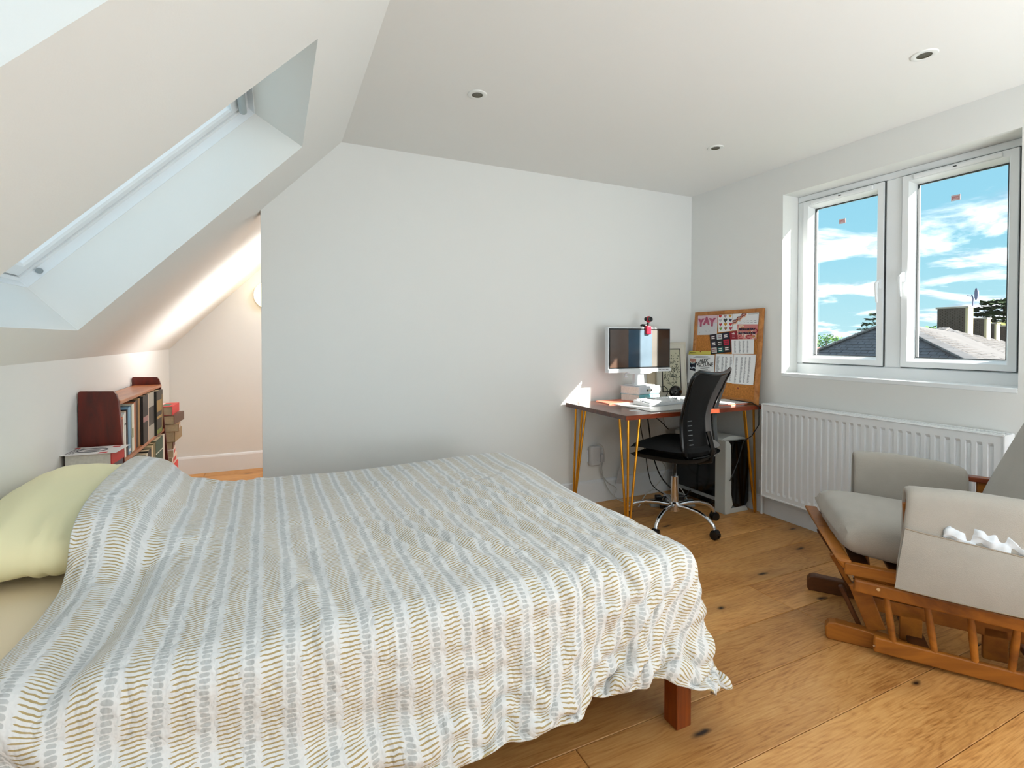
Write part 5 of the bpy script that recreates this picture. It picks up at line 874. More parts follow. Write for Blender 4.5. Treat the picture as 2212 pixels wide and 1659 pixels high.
row = [((.018, .205), (196, 92, 40), 'thin orange patterned paperback at the near end of the upper shelf', [(.05, .95, (120, 40, 22))]),
       ((.013, .215), (232, 228, 216), 'thin white spined book second from the near end of the upper shelf', None),
       ((.016, .222), (238, 238, 234), 'slightly taller white book, third on the upper shelf', [(.72, .76, (90, 90, 90))]),
       ((.012, .226), (226, 206, 180), 'cream paperback with a reddish head beside the white books', [(.9, .97, (170, 60, 40))]),
       ((.011, .23), (46, 34, 36), 'very thin dark book left of the pale blue one', None),
       ((.026, .24), (128, 170, 198), 'pale blue book in the middle of the paperbacks', [(.06, .12, (235, 235, 235))]),
       ((.014, .24), (40, 52, 60), 'dark slate book right of the pale blue one', None),
       ((.018, .245), (222, 222, 204), 'off white book with faint green tint on the upper shelf', [(.3, .5, (150, 150, 110))]),
       ((.016, .246), (236, 234, 222), 'ivory book right of the green tinted one', None),
       ((.018, .25), (186, 112, 70), 'orange brown book near the dark tall ones', None),
       ((.034, .255), (62, 44, 34), 'dark brown book before the tan one', None),
       ((.024, .262), (176, 142, 98), 'tan worn spined book next to the big black box', None)]
for (dy, hz), cc_, lab, band in row:
    dy *= 1.68
    book_std(sx-random.random()*.006, y, z0, .13, dy, hz, cc_, lab, band=band, grp=None); y += dy+.0015
for (dy, hz, dx), cc_, lab, band in [((.07, .278, .16), (22, 20, 22), 'tall black book on the upper shelf with a pale edge', [(.45, .56, (160, 120, 120))]),
        ((.010, .277, .162), (216, 196, 178), 'very thin cream volume between the tall black and grey books', None),
        ((.085, .272+.012, .168), (172, 170, 160), 'tall pale grey hardback with dark spine lettering', [(.30, .70, (60, 58, 56))])]:
    dy *= 1.68; hz = min(hz, .268); book_std(sx+.010, y, z0, dx-.008, dy, hz, cc_, lab, band=band); y += dy+.002
book_std(sx+.022, y+.004, z0, .165, .145, .269, (34, 30, 24), 'wide black hardback with gold ornament at the far end of the upper shelf', band=[(.52, .78, (150, 120, 60)), (.36, .42, (170, 140, 80)), (.02, .12, (110, 130, 40))])
y += .152
book_std(sx+.018, y, z0, .16, .062, .262, (56, 46, 30), 'brown gilt edged book last on the upper shelf', band=[(.1, .9, (120, 96, 50))])
z1 = .2185; y = BY0+.30
for dy, hz, dx, cc_, lab, band in [(.05, .335, .17, (150, 110, 70), 'tan paperback with page tops showing on the lower shelf, nearest', None),
        (.035, .345, .185, (196, 190, 170), 'cream spined book on the lower shelf behind the tan one', None),
        (.05, .352, .18, (28, 26, 26), 'black book leaning in the middle of the lower shelf', None),
        (.03, .362, .185, (206, 188, 150), 'ivory and brown spined book right of the black one on the lower shelf', None),
        (.04, .368, .19, (112, 104, 66), 'olive brown book on the lower shelf next to the green binder', None),
        (.13, .37, .19, (24, 70, 52), 'dark green binder with white bands on the lower shelf', [(.22, .235, (220, 225, 215)), (.50, .515, (220, 225, 215)), (.78, .795, (220, 225, 215))]),
        (.035, .372, .192, (220, 216, 206), 'white spined book at the far end of the lower shelf', None)]:
    dy *= 1.58; book_std(BX+.185, y, z1, dx-.02, dy, hz, cc_, lab, band=band, page=pagem); y += dy+.004
y = BY0+.03
for dy, hz, cc_, nm_ in [(.05, .30, (120, 60, 40), 'rust'), (.06, .28, (70, 80, 90), 'slate blue'), (.05, .31, (150, 140, 120), 'stone coloured'), (.06, .29, (50, 50, 60), 'charcoal')]:
    book_std(BX+.180, y, z1, .16, dy, hz, cc_, nm_+' book at the near end of the lower shelf behind the bedding', grp='books on the lower shelf'); y += dy+.003

def book_flat(cx_, cy_, z_, lx, ly, th, rz, colr, lab, page=None, top=None, band=None, name='book'):
    t = thing(name, lab, 'book', (cx_, cy_, z_), rz); m = mat('cover_%d_%d_%d' % colr, colr, .45, var=.05, vscale=20); c = .0025
    MB().box(-lx/2, lx/2, -ly/2, ly/2, 0, c).box(-lx/2, lx/2, -ly/2, ly/2, th-c, th).box(lx/2-c, lx/2, -ly/2, ly/2, c, th-c).build('cover', m, t)
    MB().box(-lx/2+.003, lx/2-c, -ly/2+.003, ly/2-.003, c, th-c).build('pages', page or pagem, t)
    return t, m
# leaning pile beyond the bookcase
pile = [((72, 44, 34), .035, .17, .23, 'brown book at the bottom of the tall pile past the bookcase'), ((196, 40, 30), .04, .16, .22, 'red book near the bottom of the pile past the bookcase'),
        ((214, 200, 180), .03, .16, .20, 'cream paperback above the lowest red book of the pile'), ((110, 60, 40), .03, .17, .21, 'brown spined book low in the pile past the bookcase'),
        ((206, 34, 24), .03, .15, .19, 'bright red book low in the pile, pages facing out'), ((150, 60, 44), .04, .16, .22, 'rust coloured book above the bright red one'),
        ((212, 36, 26), .05, .17, .22, 'glossy scarlet book in the middle of the pile'), ((226, 214, 200), .045, .18, .22, 'white covered book with red lettering in the pile'),
        ((236, 226, 214), .04, .17, .20, 'pale book with a red and white spine in the pile'), ((120, 70, 46), .04, .15, .19, 'brown paperback with cream label in the pile'),
        ((150, 126, 84), .055, .19, .24, 'thick olive tan book near the top of the pile'), ((176, 140, 100), .04, .20, .25, 'tan book with a white title below the brown hardback'),
        ((92, 62, 44), .045, .20, .25, 'brown hardback second from the top of the pile'), ((206, 40, 40), .045, .19, .25, 'red and white striped book on top of the pile past the bookcase')]
zz = 0.0; rr = random.Random(3); tot = sum(p[1] for p in pile); k_ = .735/tot
for i, (cc_, th, lx, ly, lab) in enumerate(pile):
    th *= k_
    t, m = book_flat(KN+.118+rr.uniform(-.012, .018), 4.18+rr.uniform(-.015, .015), zz, lx, ly, th, rr.uniform(-.12, .12), cc_, lab); zz += th+.0006
    if i in (7, 8, 11): MB().box(lx/2, lx/2+.0006, -ly*.3, ly*.3, th*.3, th*.7).build('spine_print', mat('ink_red' if i != 11 else 'ink_white', (200, 40, 36) if i != 11 else (240, 236, 230), .5), t)
    if i == 13:
        MB().box(-lx*.4, lx*.1, -ly*.4, ly*.4, th, th+.0006).build('cover_print', mat('ink_white', (240, 236, 230), .5), t)
        MB().box(lx*.14, lx*.36, -ly*.3, ly*.2, th, th+.0006).build('cover_print', mat('ink_green', (60, 110, 90), .5), t)
# low pile between bed and bookcase
zz = 0; specs = [((60, 66, 80), .10, .20, .17, 'dark slate book at the bottom of the low pile beside the bed'), ((130, 40, 40), .10, .20, .16, 'maroon book in the low pile beside the bed'), ((200, 190, 170), .12, .21, .17, 'cream book in the low pile beside the bed'),
        ((90, 90, 96), .12, .21, .17, 'grey book in the low pile beside the bed'), ((150, 150, 150), .10, .20, .17, 'light grey book in the low pile beside the bed'), ((70, 74, 88), .11, .20, .17, 'navy grey book with white spine lettering under the top one'), ((196, 34, 44), .055, .215, .17, 'white covered book with a red spine and oval drawing, topmost beside the bed')]
tot = sum(s[1] for s in specs); kk = .695/tot
for i, (cc_, th, lx, ly, lab) in enumerate(specs):
    th *= kk; t, m = book_flat(-.735, 2.855, zz, lx*.78, ly*.95, th, R(-4), cc_, lab, page=pagew); zz += th+.0005
    if i == 6:
        MB().box(-lx/2, lx/2-.004, -ly*.55, ly*.55, th, th+.0008).build('cover_print', mat('cover_white', (232, 230, 228), .45), t)
        MB().tube([(.0+.055*math.cos(a)-.01, .042*math.sin(a), th+.001) for a in np.linspace(0, 2*PI, 24)[:-1]], .0022, 5, closed=True).build('oval_print', mat('ink_dark', (60, 60, 66), .5), t)
        MB().lathe2([(.001, -.0004), (.03, -.0004), (.001, .0004)], (-.012, 0, th+.0012), 16, (1, .8, 1)).build('oval_print', mat('ink_grey', (140, 138, 140), .5), t)
        for yy, xx, w_ in ((-.07, .05, .03), (.07, -.09, .02), (.065, .06, .03)): MB().box(xx-w_/2, xx+w_/2, yy-.012, yy+.012, th+.0008, th+.0012).build('cover_print', mat('ink_red', (200, 40, 36), .5), t)
        for k in range(3): MB().box(-.09+k*.012, -.083+k*.012, -.06, .06, th+.0008, th+.0012).build('title_print', mat('ink_grey'), t)
    if i == 5: MB().box(lx/2, lx/2+.0006, -ly*.3, ly*.2, th*.25, th*.7).build('spine_print', mat('ink_white', (240, 236, 230), .5), t)
# ---------------------------------------------------------------- desk with hairpin legs
walnut = wood('dark_walnut', (52, 28, 20), (112, 62, 42), .30, 6, (.5, 3.5, 3.5), coat=.45)
brass = mat('brass_gold', (214, 150, 40), .30, metal=.75)
DXL, DXR, DYF, DYB, DZ = 1.862, 3.040, 2.402, 3.086, .748
dk = thing('desk', 'dark walnut desk on golden hairpin legs in the corner by the window', 'desk', (DXL, DYF, 0))
DW, DD = DXR-DXL, DYB-DYF
MB().box(0, DW, 0, DD, DZ-.028, DZ).build('desk_top', walnut, dk, bevel=.003)
edge = wood('edge_wood', (96, 34, 16), (160, 74, 40), .35, 8, (.6, 3, 3))
MB().box(.001, DW-.001, -.002, 0, DZ-.027, DZ-.001).build('front_edge', edge, dk)
for (lx, ly, sx, sy) in ((.055, .05, 1, 1), (DW-.055, .05, -1, 1), (.055, DD-.05, 1, -1), (DW-.055, DD-.05, -1, -1)):
    foot = Vector((lx - sx*.012, ly - sy*.012, 0)); mb = MB()
    mb.box(lx-.03, lx+.08*1 if sx > 0 else lx+.03, ly-.03, ly+.08 if sy > 0 else ly+.03, DZ-.031, DZ-.028) if sx > 0 else mb.box(lx-.08, lx+.03, ly-.03, ly+.03, DZ-.031, DZ-.028)
    for ox, oy in ((0, 0), (sx*.085, 0), (0, sy*.085)):
        a = Vector((lx+ox, ly+oy, DZ-.03)); b = foot + Vector((ox*.10, oy*.10, .012))
        mb.tube([a, b], .0072, 8)
    mb.tube([foot+Vector((sx*.010, 0, .012)), foot+Vector((sx*.004, sy*.002, .006)), foot+Vector((0, sy*.010, .012))], .0068, 8)
    mb.build('leg', brass, dk, smooth=True)

def on(x, y): return (x, y, DZ)
# books under the monitor
def fat_book(z_, th, spinec, lab, rz, w_, d_, cxy, deco):
    t = thing('book', lab, 'book', (cxy[0], cxy[1], z_), rz)
    cov = mat('cov_'+deco, spinec, .35)
    c = .003; n = 8
    # spine (rounded) faces -Y, pages visible on -X side
    mb = MB().box(-w_/2, w_/2, -d_/2, d_/2, 0, c).box(-w_/2, w_/2, -d_/2, d_/2, th-c, th)
    mb.prism([(-d_/2 - .010*math.cos(a), th/2 + (th/2)*math.sin(a)) for a in np.linspace(-PI/2, PI/2, n)] + [(-d_/2+.003, th), (-d_/2+.003, 0)], lambda a, b, d: (d, a, b), -w_/2, w_/2)
    mb.build('cover', cov, t)
    MB().box(-w_/2+.005, w_/2-.005, -d_/2+.003, d_/2-.005, c, th-c).build('pages', pagew, t, bevel=.002)
    return t
b1 = fat_book(DZ, .054, (120, 190, 196), 'thick teal spined book under the white one, beneath the monitor', R(14), .225, .17, (2.425, 2.975), 'teal')
MB().box(.03, .11, -.0965, -.0955, .006, .048).build('spine_print', mat('pale_aqua', (206, 232, 226), .4), b1)
text_mesh('Relief', .026, mat('ink_white', (240, 236, 230), .5), b1, frame((-.03, -.0970, .027), (1, 0, 0), (0, 0, 1)))
b2 = fat_book(DZ+.0545, .056, (214, 218, 224), 'thick white spined book directly under the monitor foot', R(12), .23, .175, (2.425, 2.972), 'white')
for k in range(2): MB().prism([(.0+.009*math.cos(a), .0+.009*math.sin(a)) for a in (0, PI/2, PI, 3*PI/2)], lambda a, b, d: (a-.035+.048*k, d, b+.028), -.0985, -.0975).build('emblem', mat('ink_black', (20, 20, 22), .5), b2)
for k in range(2): MB().box(-.023+.048*k, .003+.048*k, -.0982, -.0975, .021, .035).build('spine_label', mat('label_tan', (190, 184, 160), .5), b2)
MB().prism([(.075+.007*math.cos(a), .028+.007*math.sin(a)) for a in np.linspace(0, 2*PI, 12)[:-1]], lambda a, b, d: (a, d, b), -.0982, -.0975).build('emblem', mat('ink_grey', (140, 138, 140), .5), b2)
# monitor
mon = thing('monitor', 'white flat monitor standing on two thick books, screen dark', 'monitor', (2.41, 2.955, DZ+.1107))
plast = mat('white_plastic', (226, 230, 233), .3)
SX0, SX1, SZ0, SZ1 = -.283, .283, .098, .424
MB().box(SX0, SX1, -.008, .032, SZ0, SZ1).build('casing', plast, mon, bevel=.006)
MB().prism([(SX0, SZ0+.028), (SX1, SZ0+.028), (SX1, SZ0+.002), (.12, SZ0+.002), (.09, SZ0-.010), (-.09, SZ0-.010), (-.12, SZ0+.002), (SX0, SZ0+.002)], lambda a, b, d: (a, d, b), -.016, .004).build('chin', plast, mon, bevel=.003)
scrm = mat('screen_glass', (30, 22, 18), .06, spec=.6)
MB().box(SX0+.006, SX1-.006, -.0100, -.0078, SZ0+.030, SZ1-.008).build('bezel', mat('bezel_black', (12, 12, 13), .4), mon)
MB().box(SX0+.014, SX1-.014, -.0108, -.0098, SZ0+.038, SZ1-.016).build('screen', scrm, mon)
# room reflections painted on the dark screen: brown, teal and pale bands
for a, b, cc_ in ((-.269, -.108, (84, 66, 56)), (-.108, -.008, (28, 56, 78)), (-.008, .105, (96, 112, 124)), (.105, .165, (110, 106, 100)), (.165, .269, (62, 46, 34))):
    MB().box(a, b, -.0112, -.0107, SZ0+.039, SZ1-.017).build('screen_reflection', mat('screen_%d' % cc_[0], cc_, .12, spec=.6, var=.18, vscale=7), mon)
for k in range(7): MB().box(.165+k*.014, .173+k*.014, -.0168, -.0158, SZ0+.014, SZ0+.018).build('button', mat('ink_black'), mon)
MB().prism([(-.06, 0), (.06, 0), (.045, .02), (.040, .10), (-.04, .10), (-.045, .02)], lambda a, b, d: (a, d, b), .0, .03).build('stand_neck', plast, mon, bevel=.004)
MB().box(-.075, .105, -.05, .09, 0, .008).build('stand_foot', plast, mon, bevel=.003)
MB().tube([(-.10, .0, .098), (-.13, -.0, .085), (-.135, .0, .07), (-.11, 0, .066)], .006, 8).build('headphone_hook', plast, mon, smooth=True)
# webcam
wc = thing('webcam', 'small red and black webcam clipped to the top of the monitor', 'webcam', (2.474, 2.950, DZ+.1107+.424))
redp = mat('red_plastic', (196, 24, 52), .25, coat=.4); blk = mat('black_plastic', (14, 14, 15), .35)
MB().box(-.021, .021, -.026, .0, -.050, .012).build('clip', redp, wc, bevel=.008, seg=3)
MB().tube([(0, -.006, .008), (.002, -.004, .022), (.006, -.004, .034)], .010, 10).build('joint', blk, wc, smooth=True)
MB().tube([(-.010, .004, .012), (-.035, .008, .018), (-.05, .012, .014)], [.012, .009, .007], 8).build('rear_arm', blk, wc)
hd = MB().ball((.008, -.008, .060), .024, 16, 10, (1, 1.05, 1)).build('head', redp, wc, smooth=True)
MB().lathe([(.001, 0), (.018, 0), (.018, .010), (.012, .013), (.001, .012)], axis='y', n=20).build('lens', blk, hd).location = (.004, -.027, .060)
MB().ball((-.016, -.004, .062), .015, 12, 8, (.6, 1, 1)).build('side_cap', blk, hd, smooth=True)
# desk mat, keyboard, folders, papers
deskmat = tag(MB().prism([(2.10, 2.455), (2.90, 2.455), (2.90, 2.915), (2.12, 2.915)], lambda a, b, d: (a, b, d), DZ+.0002, DZ+.003).build('desk_mat', mat('pale_grey_mat', (190, 190, 188), .35), bevel=.0012), 'pale grey desk mat with a dark stitched edge', 'desk mat')
mb = MB()
for k in range(60):
    mb.box(2.101+.0078*0, 2.104, 2.46+k*.0076, 2.4645+k*.0076, DZ+.0028, DZ+.0036)
mb.tube([(2.102, 2.457, DZ+.003), (2.898, 2.457, DZ+.003)], .0014, 6); mb.build('stitched_edge', mat('ink_black'), deskmat)
kb = thing('keyboard', 'white full size keyboard on the desk mat in front of the monitor', 'keyboard', (2.455, 2.735, DZ+.0034), R(5))
MB().hexa([(-.225, -.078, 0), (.225, -.078, 0), (.225, .078, 0), (-.225, .078, 0), (-.223, -.076, .016), (.223, -.076, .016), (.223, .076, .032), (-.223, .076, .032)]).build('case', plast, kb, bevel=.003)
keym = mat('key_white', (232, 234, 235), .4); keyg = mat('key_grey', (150, 156, 160), .45)
tilt = math.atan(.016/.152)
km = {}
def keymesh(w_):
    if w_ not in km: km[w_] = MB().hexa([(-w_/2, -.0082, 0), (w_/2, -.0082, 0), (w_/2, .0082, 0), (-w_/2, .0082, 0), (-w_/2+.0022, -.0058, .0085), (w_/2-.0022, -.0058, .0085), (w_/2-.0022, .0064, .0085), (-w_/2+.0022, .0064, .0085)]).mesh('key')
    return km[w_]
def key(x, y, w_, m):
    o = bpy.data.objects.new('key', keymesh((w_, 0) if False else w_)); 
    if m is keyg:
        if ('g', w_) not in km:
            q = keymesh(w_).copy(); q.materials.clear(); q.materials.append(keyg); km[('g', w_)] = q
        o.data = km[('g', w_)]
    elif not o.data.materials: o.data.materials.append(keym)
    col.objects.link(o); o.parent = kb; o.location = (x, y, .0165+(y+.076)*math.tan(tilt)); o.rotation_euler = (tilt, 0, 0)
for r_, yy in enumerate((-.060, -.041, -.022, -.003, .016, .052)):
    xs = -.215; wid = [.0168]*15
    if r_ == 0: wid = [.022, .022, .022, .108, .022, .022, .022, .022]
    if r_ == 1: wid = [.036]+[.0168]*10+[.044]
    for i, w_ in enumerate(wid):
        if xs + w_ > .075: break
        key(xs+w_/2, yy, w_, keyg if (r_ == 5 and 3 < i < 9) or i == 0 and r_ in (2, 3) else keym); xs += w_+.0022
    for i in range(3):
        if r_ in (0, 3, 4, 5) or (r_ == 1 and i == 1): key(.088+i*.019+.008, yy, .0168, keym if r_ < 3 else keyg)
    for i in range(4):
        if r_ < 5: key(.150+i*.019+.008, yy, .0168, keyg if i == 3 else keym)
tag(MB().prism([(2.075, 2.86), (2.36, 2.88), (2.34, 3.06), (2.09, 3.04)], lambda a, b, d: (a, b, d), DZ+.0002, DZ+.007).build('folder', mat('coral_card', (226, 130, 104), .5), bevel=.001), 'coral pink folder lying behind the desk mat on the left', 'folder')
tag(MB().prism([(2.02, 2.55), (2.085, 2.545), (2.09, 2.58), (2.025, 2.585)], lambda a, b, d: (a, b, d), DZ+.0002, DZ+.0012).build('paper_slip', mat('paper_white', (232, 234, 235), .7)), 'small white slip of paper near the left front of the desk', 'paper')
for i, (x0, y0, x1, y1, zz, cc_, lab, nm) in enumerate([(2.68, 2.455, 2.93, 2.66, .0032, (226, 120, 90), 'coral notebook under white papers at the right of the desk', 'notebook'), (2.70, 2.47, 2.96, 2.68, .0102, (206, 208, 206), 'stack of white papers at the right of the desk', 'paper')]):
    tag(MB().box(x0, x1, y0, y1, DZ+zz, DZ+zz+.006).build(nm, mat('n_%d' % i, cc_, .6), bevel=.001), lab, nm)
ms = thing('computer_mouse', 'glossy black rounded gadget on the desk in front of the framed print', 'gadget', (2.73, 2.93, DZ+.003))
MB().ball((0, 0, .05), .045, 20, 12, (1.15, .9, 1.05)).build('body', mat('gloss_black', (8, 8, 9), .08), ms, smooth=True); MB().cyl((0, 0, 0), (0, 0, .012), .036).build('base', blk, ms)
ms.name = 'desk_speaker'
tag(MB().tube([(2.60, 2.96, DZ+.09), (2.64, 2.95, DZ+.098), (2.665, 2.945, DZ+.075), (2.66, 2.94, DZ+.04), (2.63, 2.93, DZ+.012), (2.60, 2.925, DZ+.006)], .0032, 8).build('cable', blk, smooth=True), 'short black cable looping beside the two books under the monitor', 'cable')

# framed print leaning on the wall
pf = thing('framed_print', 'framed print of dark leafy branches and lettering in a pale wide frame behind the monitor', 'picture', (2.82, 3.068, DZ), 0)
pf.rotation_euler = (R(-3.2), 0, R(-2))
PW, PH = .29, .425
palef = mat('pale_frame', (206, 202, 188), .5)
ring(MB(), (-PW/2, PW/2, 0, PH), [(0, -.012), (.012, -.012), (.014, -.006), (.014, 0), (0, 0)], lambda a, b, d: (a, d, b)).build('frame', palef, pf)
MB().box(-PW/2+.01, PW/2-.01, -.006, 0, .01, PH-.01).build('mount', mat('mount_board', (214, 211, 198), .7), pf)
ring(MB(), (-.094, .094, .035, .375), [(0, -.0082), (.008, -.0082), (.008, -.0058), (0, -.0058)], lambda a, b, d: (a, d, b)).build('black_border', mat('ink_black'), pf)
MB().box(-.088, .088, -.0072, -.0055, .041, .369).build('print', mat('print_paper', (196, 194, 170), .7), pf)
inkg = mat('ink_green_black', (44, 52, 44), .6)
rr = random.Random(12); mb = MB(); stems = MB()
def leaf(x, z_, s, a): 
    u = Vector((math.cos(a), 0, math.sin(a))); v = Vector((-math.sin(a), 0, math.cos(a))); p = Vector((x, -.0076, z_))
    mb.add([p-u*s, p-v*s*.35, p+u*s, p+v*s*.35], [(0, 1, 2, 3)])
for (pts) in ([(.015, .045), (.010, .10), (.016, .15), (.012, .19)], [(.012, .075), (-.02, .11), (-.05, .14), (-.065, .16)], [(.014, .09), (.04, .12), (.045, .16), (.06, .2)], [(.0, .15), (-.02, .20), (-.045, .245)], [(.012, .17), (.035, .215), (.055, .24)]):
    stems.tube([(a, -.0076, b) for a, b in pts], .0013, 4)
    for a, b in pts[1:]:
        for k in range(9): leaf(a+rr.gauss(0, .013), b+rr.gauss(0, .012), rr.uniform(.004, .009), rr.random()*6.28)
for k in range(34): leaf(rr.uniform(-.08, .08), rr.uniform(.27, .36) if k % 2 else rr.uniform(.13, .3), rr.uniform(.004, .011), rr.random()*6.28)
stems.build('stems', inkg, pf); o = mb.build('leaves', inkg, pf); o['kind'] = 'stuff'
for s_, zz, sz in (('THE', .262, .034), ('PARLOUS', .212, .036), ('CURE', .158, .036), ('J. VINE', .058, .012)):
    pass
for s_, zz, sz in (('THE', .262, .034), ('PARLOUS', .215, .033), ('CURE', .160, .036)):
    text_mesh(s_, sz, inkg, pf, frame((-.002, -.0080, zz), (1, 0, 0), (0, 0, 1)))
# second plain canvas edge behind it
tag(MB().box(2.60, 2.70, 3.088, 3.102, DZ, DZ+.26).build('canvas_panel', mat('canvas_beige', (200, 186, 160), .7), bevel=.002), 'plain beige panel standing behind the monitor against the wall', 'panel')

# ---------------------------------------------------------------- cork board leaning on the window wall
cb = thing('cork_board', 'cork notice board in an oak frame leaning on the desk against the window wall', 'notice board', (2.984, 3.04, DZ+.001))
Uv = Vector((0, -1, 0)); Vv = Vector((.0540, 0, .6620)).normalized(); Nv = Uv.cross(Vv).normalized()
if Nv.x > 0: Nv = -Nv
def cbp(u, v, d=0): return Uv*u + Vv*v + Nv*d
def cw(u, v, d=0): return cb.location + cbp(u, v, d)
CW_, CH_ = .622, .664
f = lambda a, b, d: tuple(cbp(a, b, d))
oakf = wood('oak_frame', (150, 88, 34), (206, 142, 76), .5, 6, (2, 2, 2))
cork = mat('cork', (190, 124, 58), .95, bump=.9, bscale=160, var=.28, vscale=90)
ring(MB(), (0, CW_, 0, CH_), [(0, -.010), (0, .007), (.006, .010), (.026, .010), (.030, .004), (.030, -.010)], f).build('frame', oakf, cb)
MB().hexa([f(.02, .02, -.008), f(CW_-.02, .02, -.008), f(CW_-.02, CH_-.02, -.008), f(.02, CH_-.02, -.008), f(.02, .02, .002), f(CW_-.02, .02, .002), f(CW_-.02, CH_-.02, .002), f(.02, CH_-.02, .002)]).build('cork_sheet', cork, cb)
white = mat('paper_white'); inkd = mat('ink_soft', (120, 124, 130), .8); inkk = mat('ink_black')
def sheet_(name, quad, d, m, lab, cat='paper', th=.0008):
    o = thing(name, lab, cat, tuple(cb.location))
    P = [cbp(u, v, d) for u, v in quad] + [cbp(u, v, d+th) for u, v in quad]
    MB().hexa([tuple(p) for p in P]).build('sheet', m, o); return o
def flat(o, name, poly, d, m):
    return MB().prism(poly, lambda a, b, c: tuple(cbp(a, b, c)), d, d+.0004).build(name, m, o)
def fr(u, v, d): o_ = cbp(u, v, d); return frame(o_, Uv, Vv)
yay = sheet_('greeting_card', [(.036, .482), (.232, .484), (.226, .645), (.031, .648)], .0035, mat('card_grey', (208, 208, 210), .6), 'pale card with pink foil balloon letters reading YAY, top left of the cork board', 'card')
flat(yay, 'pink_wash', [(.033, .56), (.229, .575), (.226, .645), (.031, .648)], .0045, mat('pink_wash', (216, 188, 196), .6))
balloon = mat('foil_pink', (176, 84, 112), .25, metal=.3)
for ch, u in (('Y', .068), ('A', .123), ('Y', .180)): text_mesh(ch, .082, balloon, yay, fr(u, .588-(.012 if ch == 'Y' else 0), .0065), thick=.002, bold=.0035)
rr = random.Random(2)
for k in range(12): u, v = rr.uniform(.05, .21), rr.uniform(.495, .545); flat(yay, 'confetti', [(u, v), (u+.004, v+.001), (u+.003, v+.004)], .0045, inkd)
hc = sheet_('greeting_card', [(.245, .500), (.374, .512), (.362, .642), (.231, .640)], .0030, white, 'white card covered in rows of coloured hearts beside the YAY card', 'card')
def heart(o, u, v, s, m):
    pts = []
    for a in np.linspace(0, 2*PI, 22)[:-1]:
        x = 16*math.sin(a)**3; y = 13*math.cos(a)-5*math.cos(2*a)-2*math.cos(3*a)-math.cos(4*a); pts.append((u+x*s/32, v+y*s/32))
    flat(o, 'heart', pts, .0040, m)
hcol = [(196, 40, 34), (168, 140, 146), (206, 152, 52), (190, 192, 196), (52, 58, 54), (50, 50, 84), (188, 58, 66), (196, 148, 30), (196, 44, 44), (120, 168, 80), (150, 110, 80), (176, 52, 66)]
for k, cc_ in enumerate(hcol):
    r_, c_ = divmod(k, 3); heart(hc, .252+c_*.046-.002*r_+.006*r_, .622-r_*.031, .028+.008*(k == 4), mat('heart_%d_%d' % (k, cc_[0]), cc_, .6))
ltr = sheet_('letter', [(.377, .512), (.587, .520), (.589, .634), (.366, .642)], .0040, white, 'white letter with wavy brown ribbon print in its corner, board top right', 'letter')
for k, cc_ in enumerate([(96, 30, 26), (214, 150, 130), (120, 44, 40), (226, 170, 130)]):
    pts = [(.372+.115*t_, .565+.072*t_+.005*math.sin(t_*20)+.0085*k*0+(.012-.0085*k)) for t_ in np.linspace(0, 1, 26)]
    MB().tube([tuple(cbp(min(a, .58), min(b, .636), .0054)) for a, b in pts], .0034, 5).build('ribbon_print', mat('ribbon_%d' % cc_[0], cc_, .6), ltr)
for r_ in range(2):
    for k in range(6): u = .395+k*.031+.004*r_; flat(ltr, 'handwriting', [(u, .577-.013*r_), (u+.019, .578-.013*r_), (u+.019, .5815-.013*r_), (u, .580-.013*r_)], .0050, inkd)
flat(ltr, 'handwriting', [(.50, .626), (.58, .625), (.58, .6275), (.50, .6285)], .0050, inkd)
pat = sheet_('postcard', [(.427, .450), (.582, .450), (.590, .553), (.411, .557)], .0055, mat('pat_base', (206, 128, 124), .6), 'swirly red and cream patterned postcard with dark blue lettering at the right of the board', 'postcard')
rr = random.Random(8)
for k in range(16):
    u0, v0 = rr.uniform(.425, .57), rr.uniform(.458, .545); a0 = rr.random()*6
    cc_ = [(228, 206, 180), (168, 40, 56), (208, 150, 84), (226, 214, 200)][k % 4]
    MB().tube([tuple(cbp(max(.422, min(.584, u0+.024*math.cos(a0+t_))), max(.455, min(.550, v0+.014*math.sin(a0+t_))), .0066)) for t_ in np.linspace(0, 3.4, 12)], .0030, 5).build('swirl', mat('swirl_%d' % cc_[0], cc_, .6), pat)
navy = mat('ink_navy', (36, 32, 60), .6)
text_mesh('BEDROM BAY', .0225, navy, pat, fr(.502, .520, .0100), bold=.0009); text_mesh('MALTINGHOUSE', .0190, navy, pat, fr(.502, .492, .0100), bold=.0009)
cv = sheet_('leaflet', [(.191, .334), (.375, .356), (.345, .503), (.163, .484)], .0050, mat('leaf_black', (24, 22, 28), .4), 'dark folded leaflet showing a grid of small book covers, middle of the board', 'leaflet')
bl, br_, tr_, tl_ = (Vector(p).to_3d() for p in ((.191, .334), (.375, .356), (.345, .503), (.163, .484)))
def bil(a, b): q = (bl*(1-a)+br_*a)*(1-b)+(tl_*(1-a)+tr_*a)*b; return (q.x, q.y)
cvc = [(196, 190, 186), (20, 96, 92), (60, 52, 50), (44, 42, 62), (40, 40, 40), (190, 30, 60), (46, 30, 40), (196, 206, 206), (36, 36, 66)]
for k, cc_ in enumerate(cvc):
    r_, c_ = divmod(k, 3); a0, a1, b0, b1 = .04+c_*.32, .31+c_*.32, .05+r_*.32, .32+r_*.32
    flat(cv, 'cover_picture', [bil(a0, b0), bil(a1, b0), bil(a1, b1), bil(a0, b1)], .0060, mat('cvp_%d' % k, cc_, .5))
    m_ = mat('ink_white', (240, 236, 230), .5) if cc_[0] < 150 else mat('ink_maroon', (120, 30, 50), .5)
    for q in range(2): flat(cv, 'cover_title', [bil(a0+.05, b0+.07+.09*q), bil(a1-.05, b0+.07+.09*q), bil(a1-.05, b0+.11+.09*q), bil(a0+.05, b0+.11+.09*q)], .0065, m_)
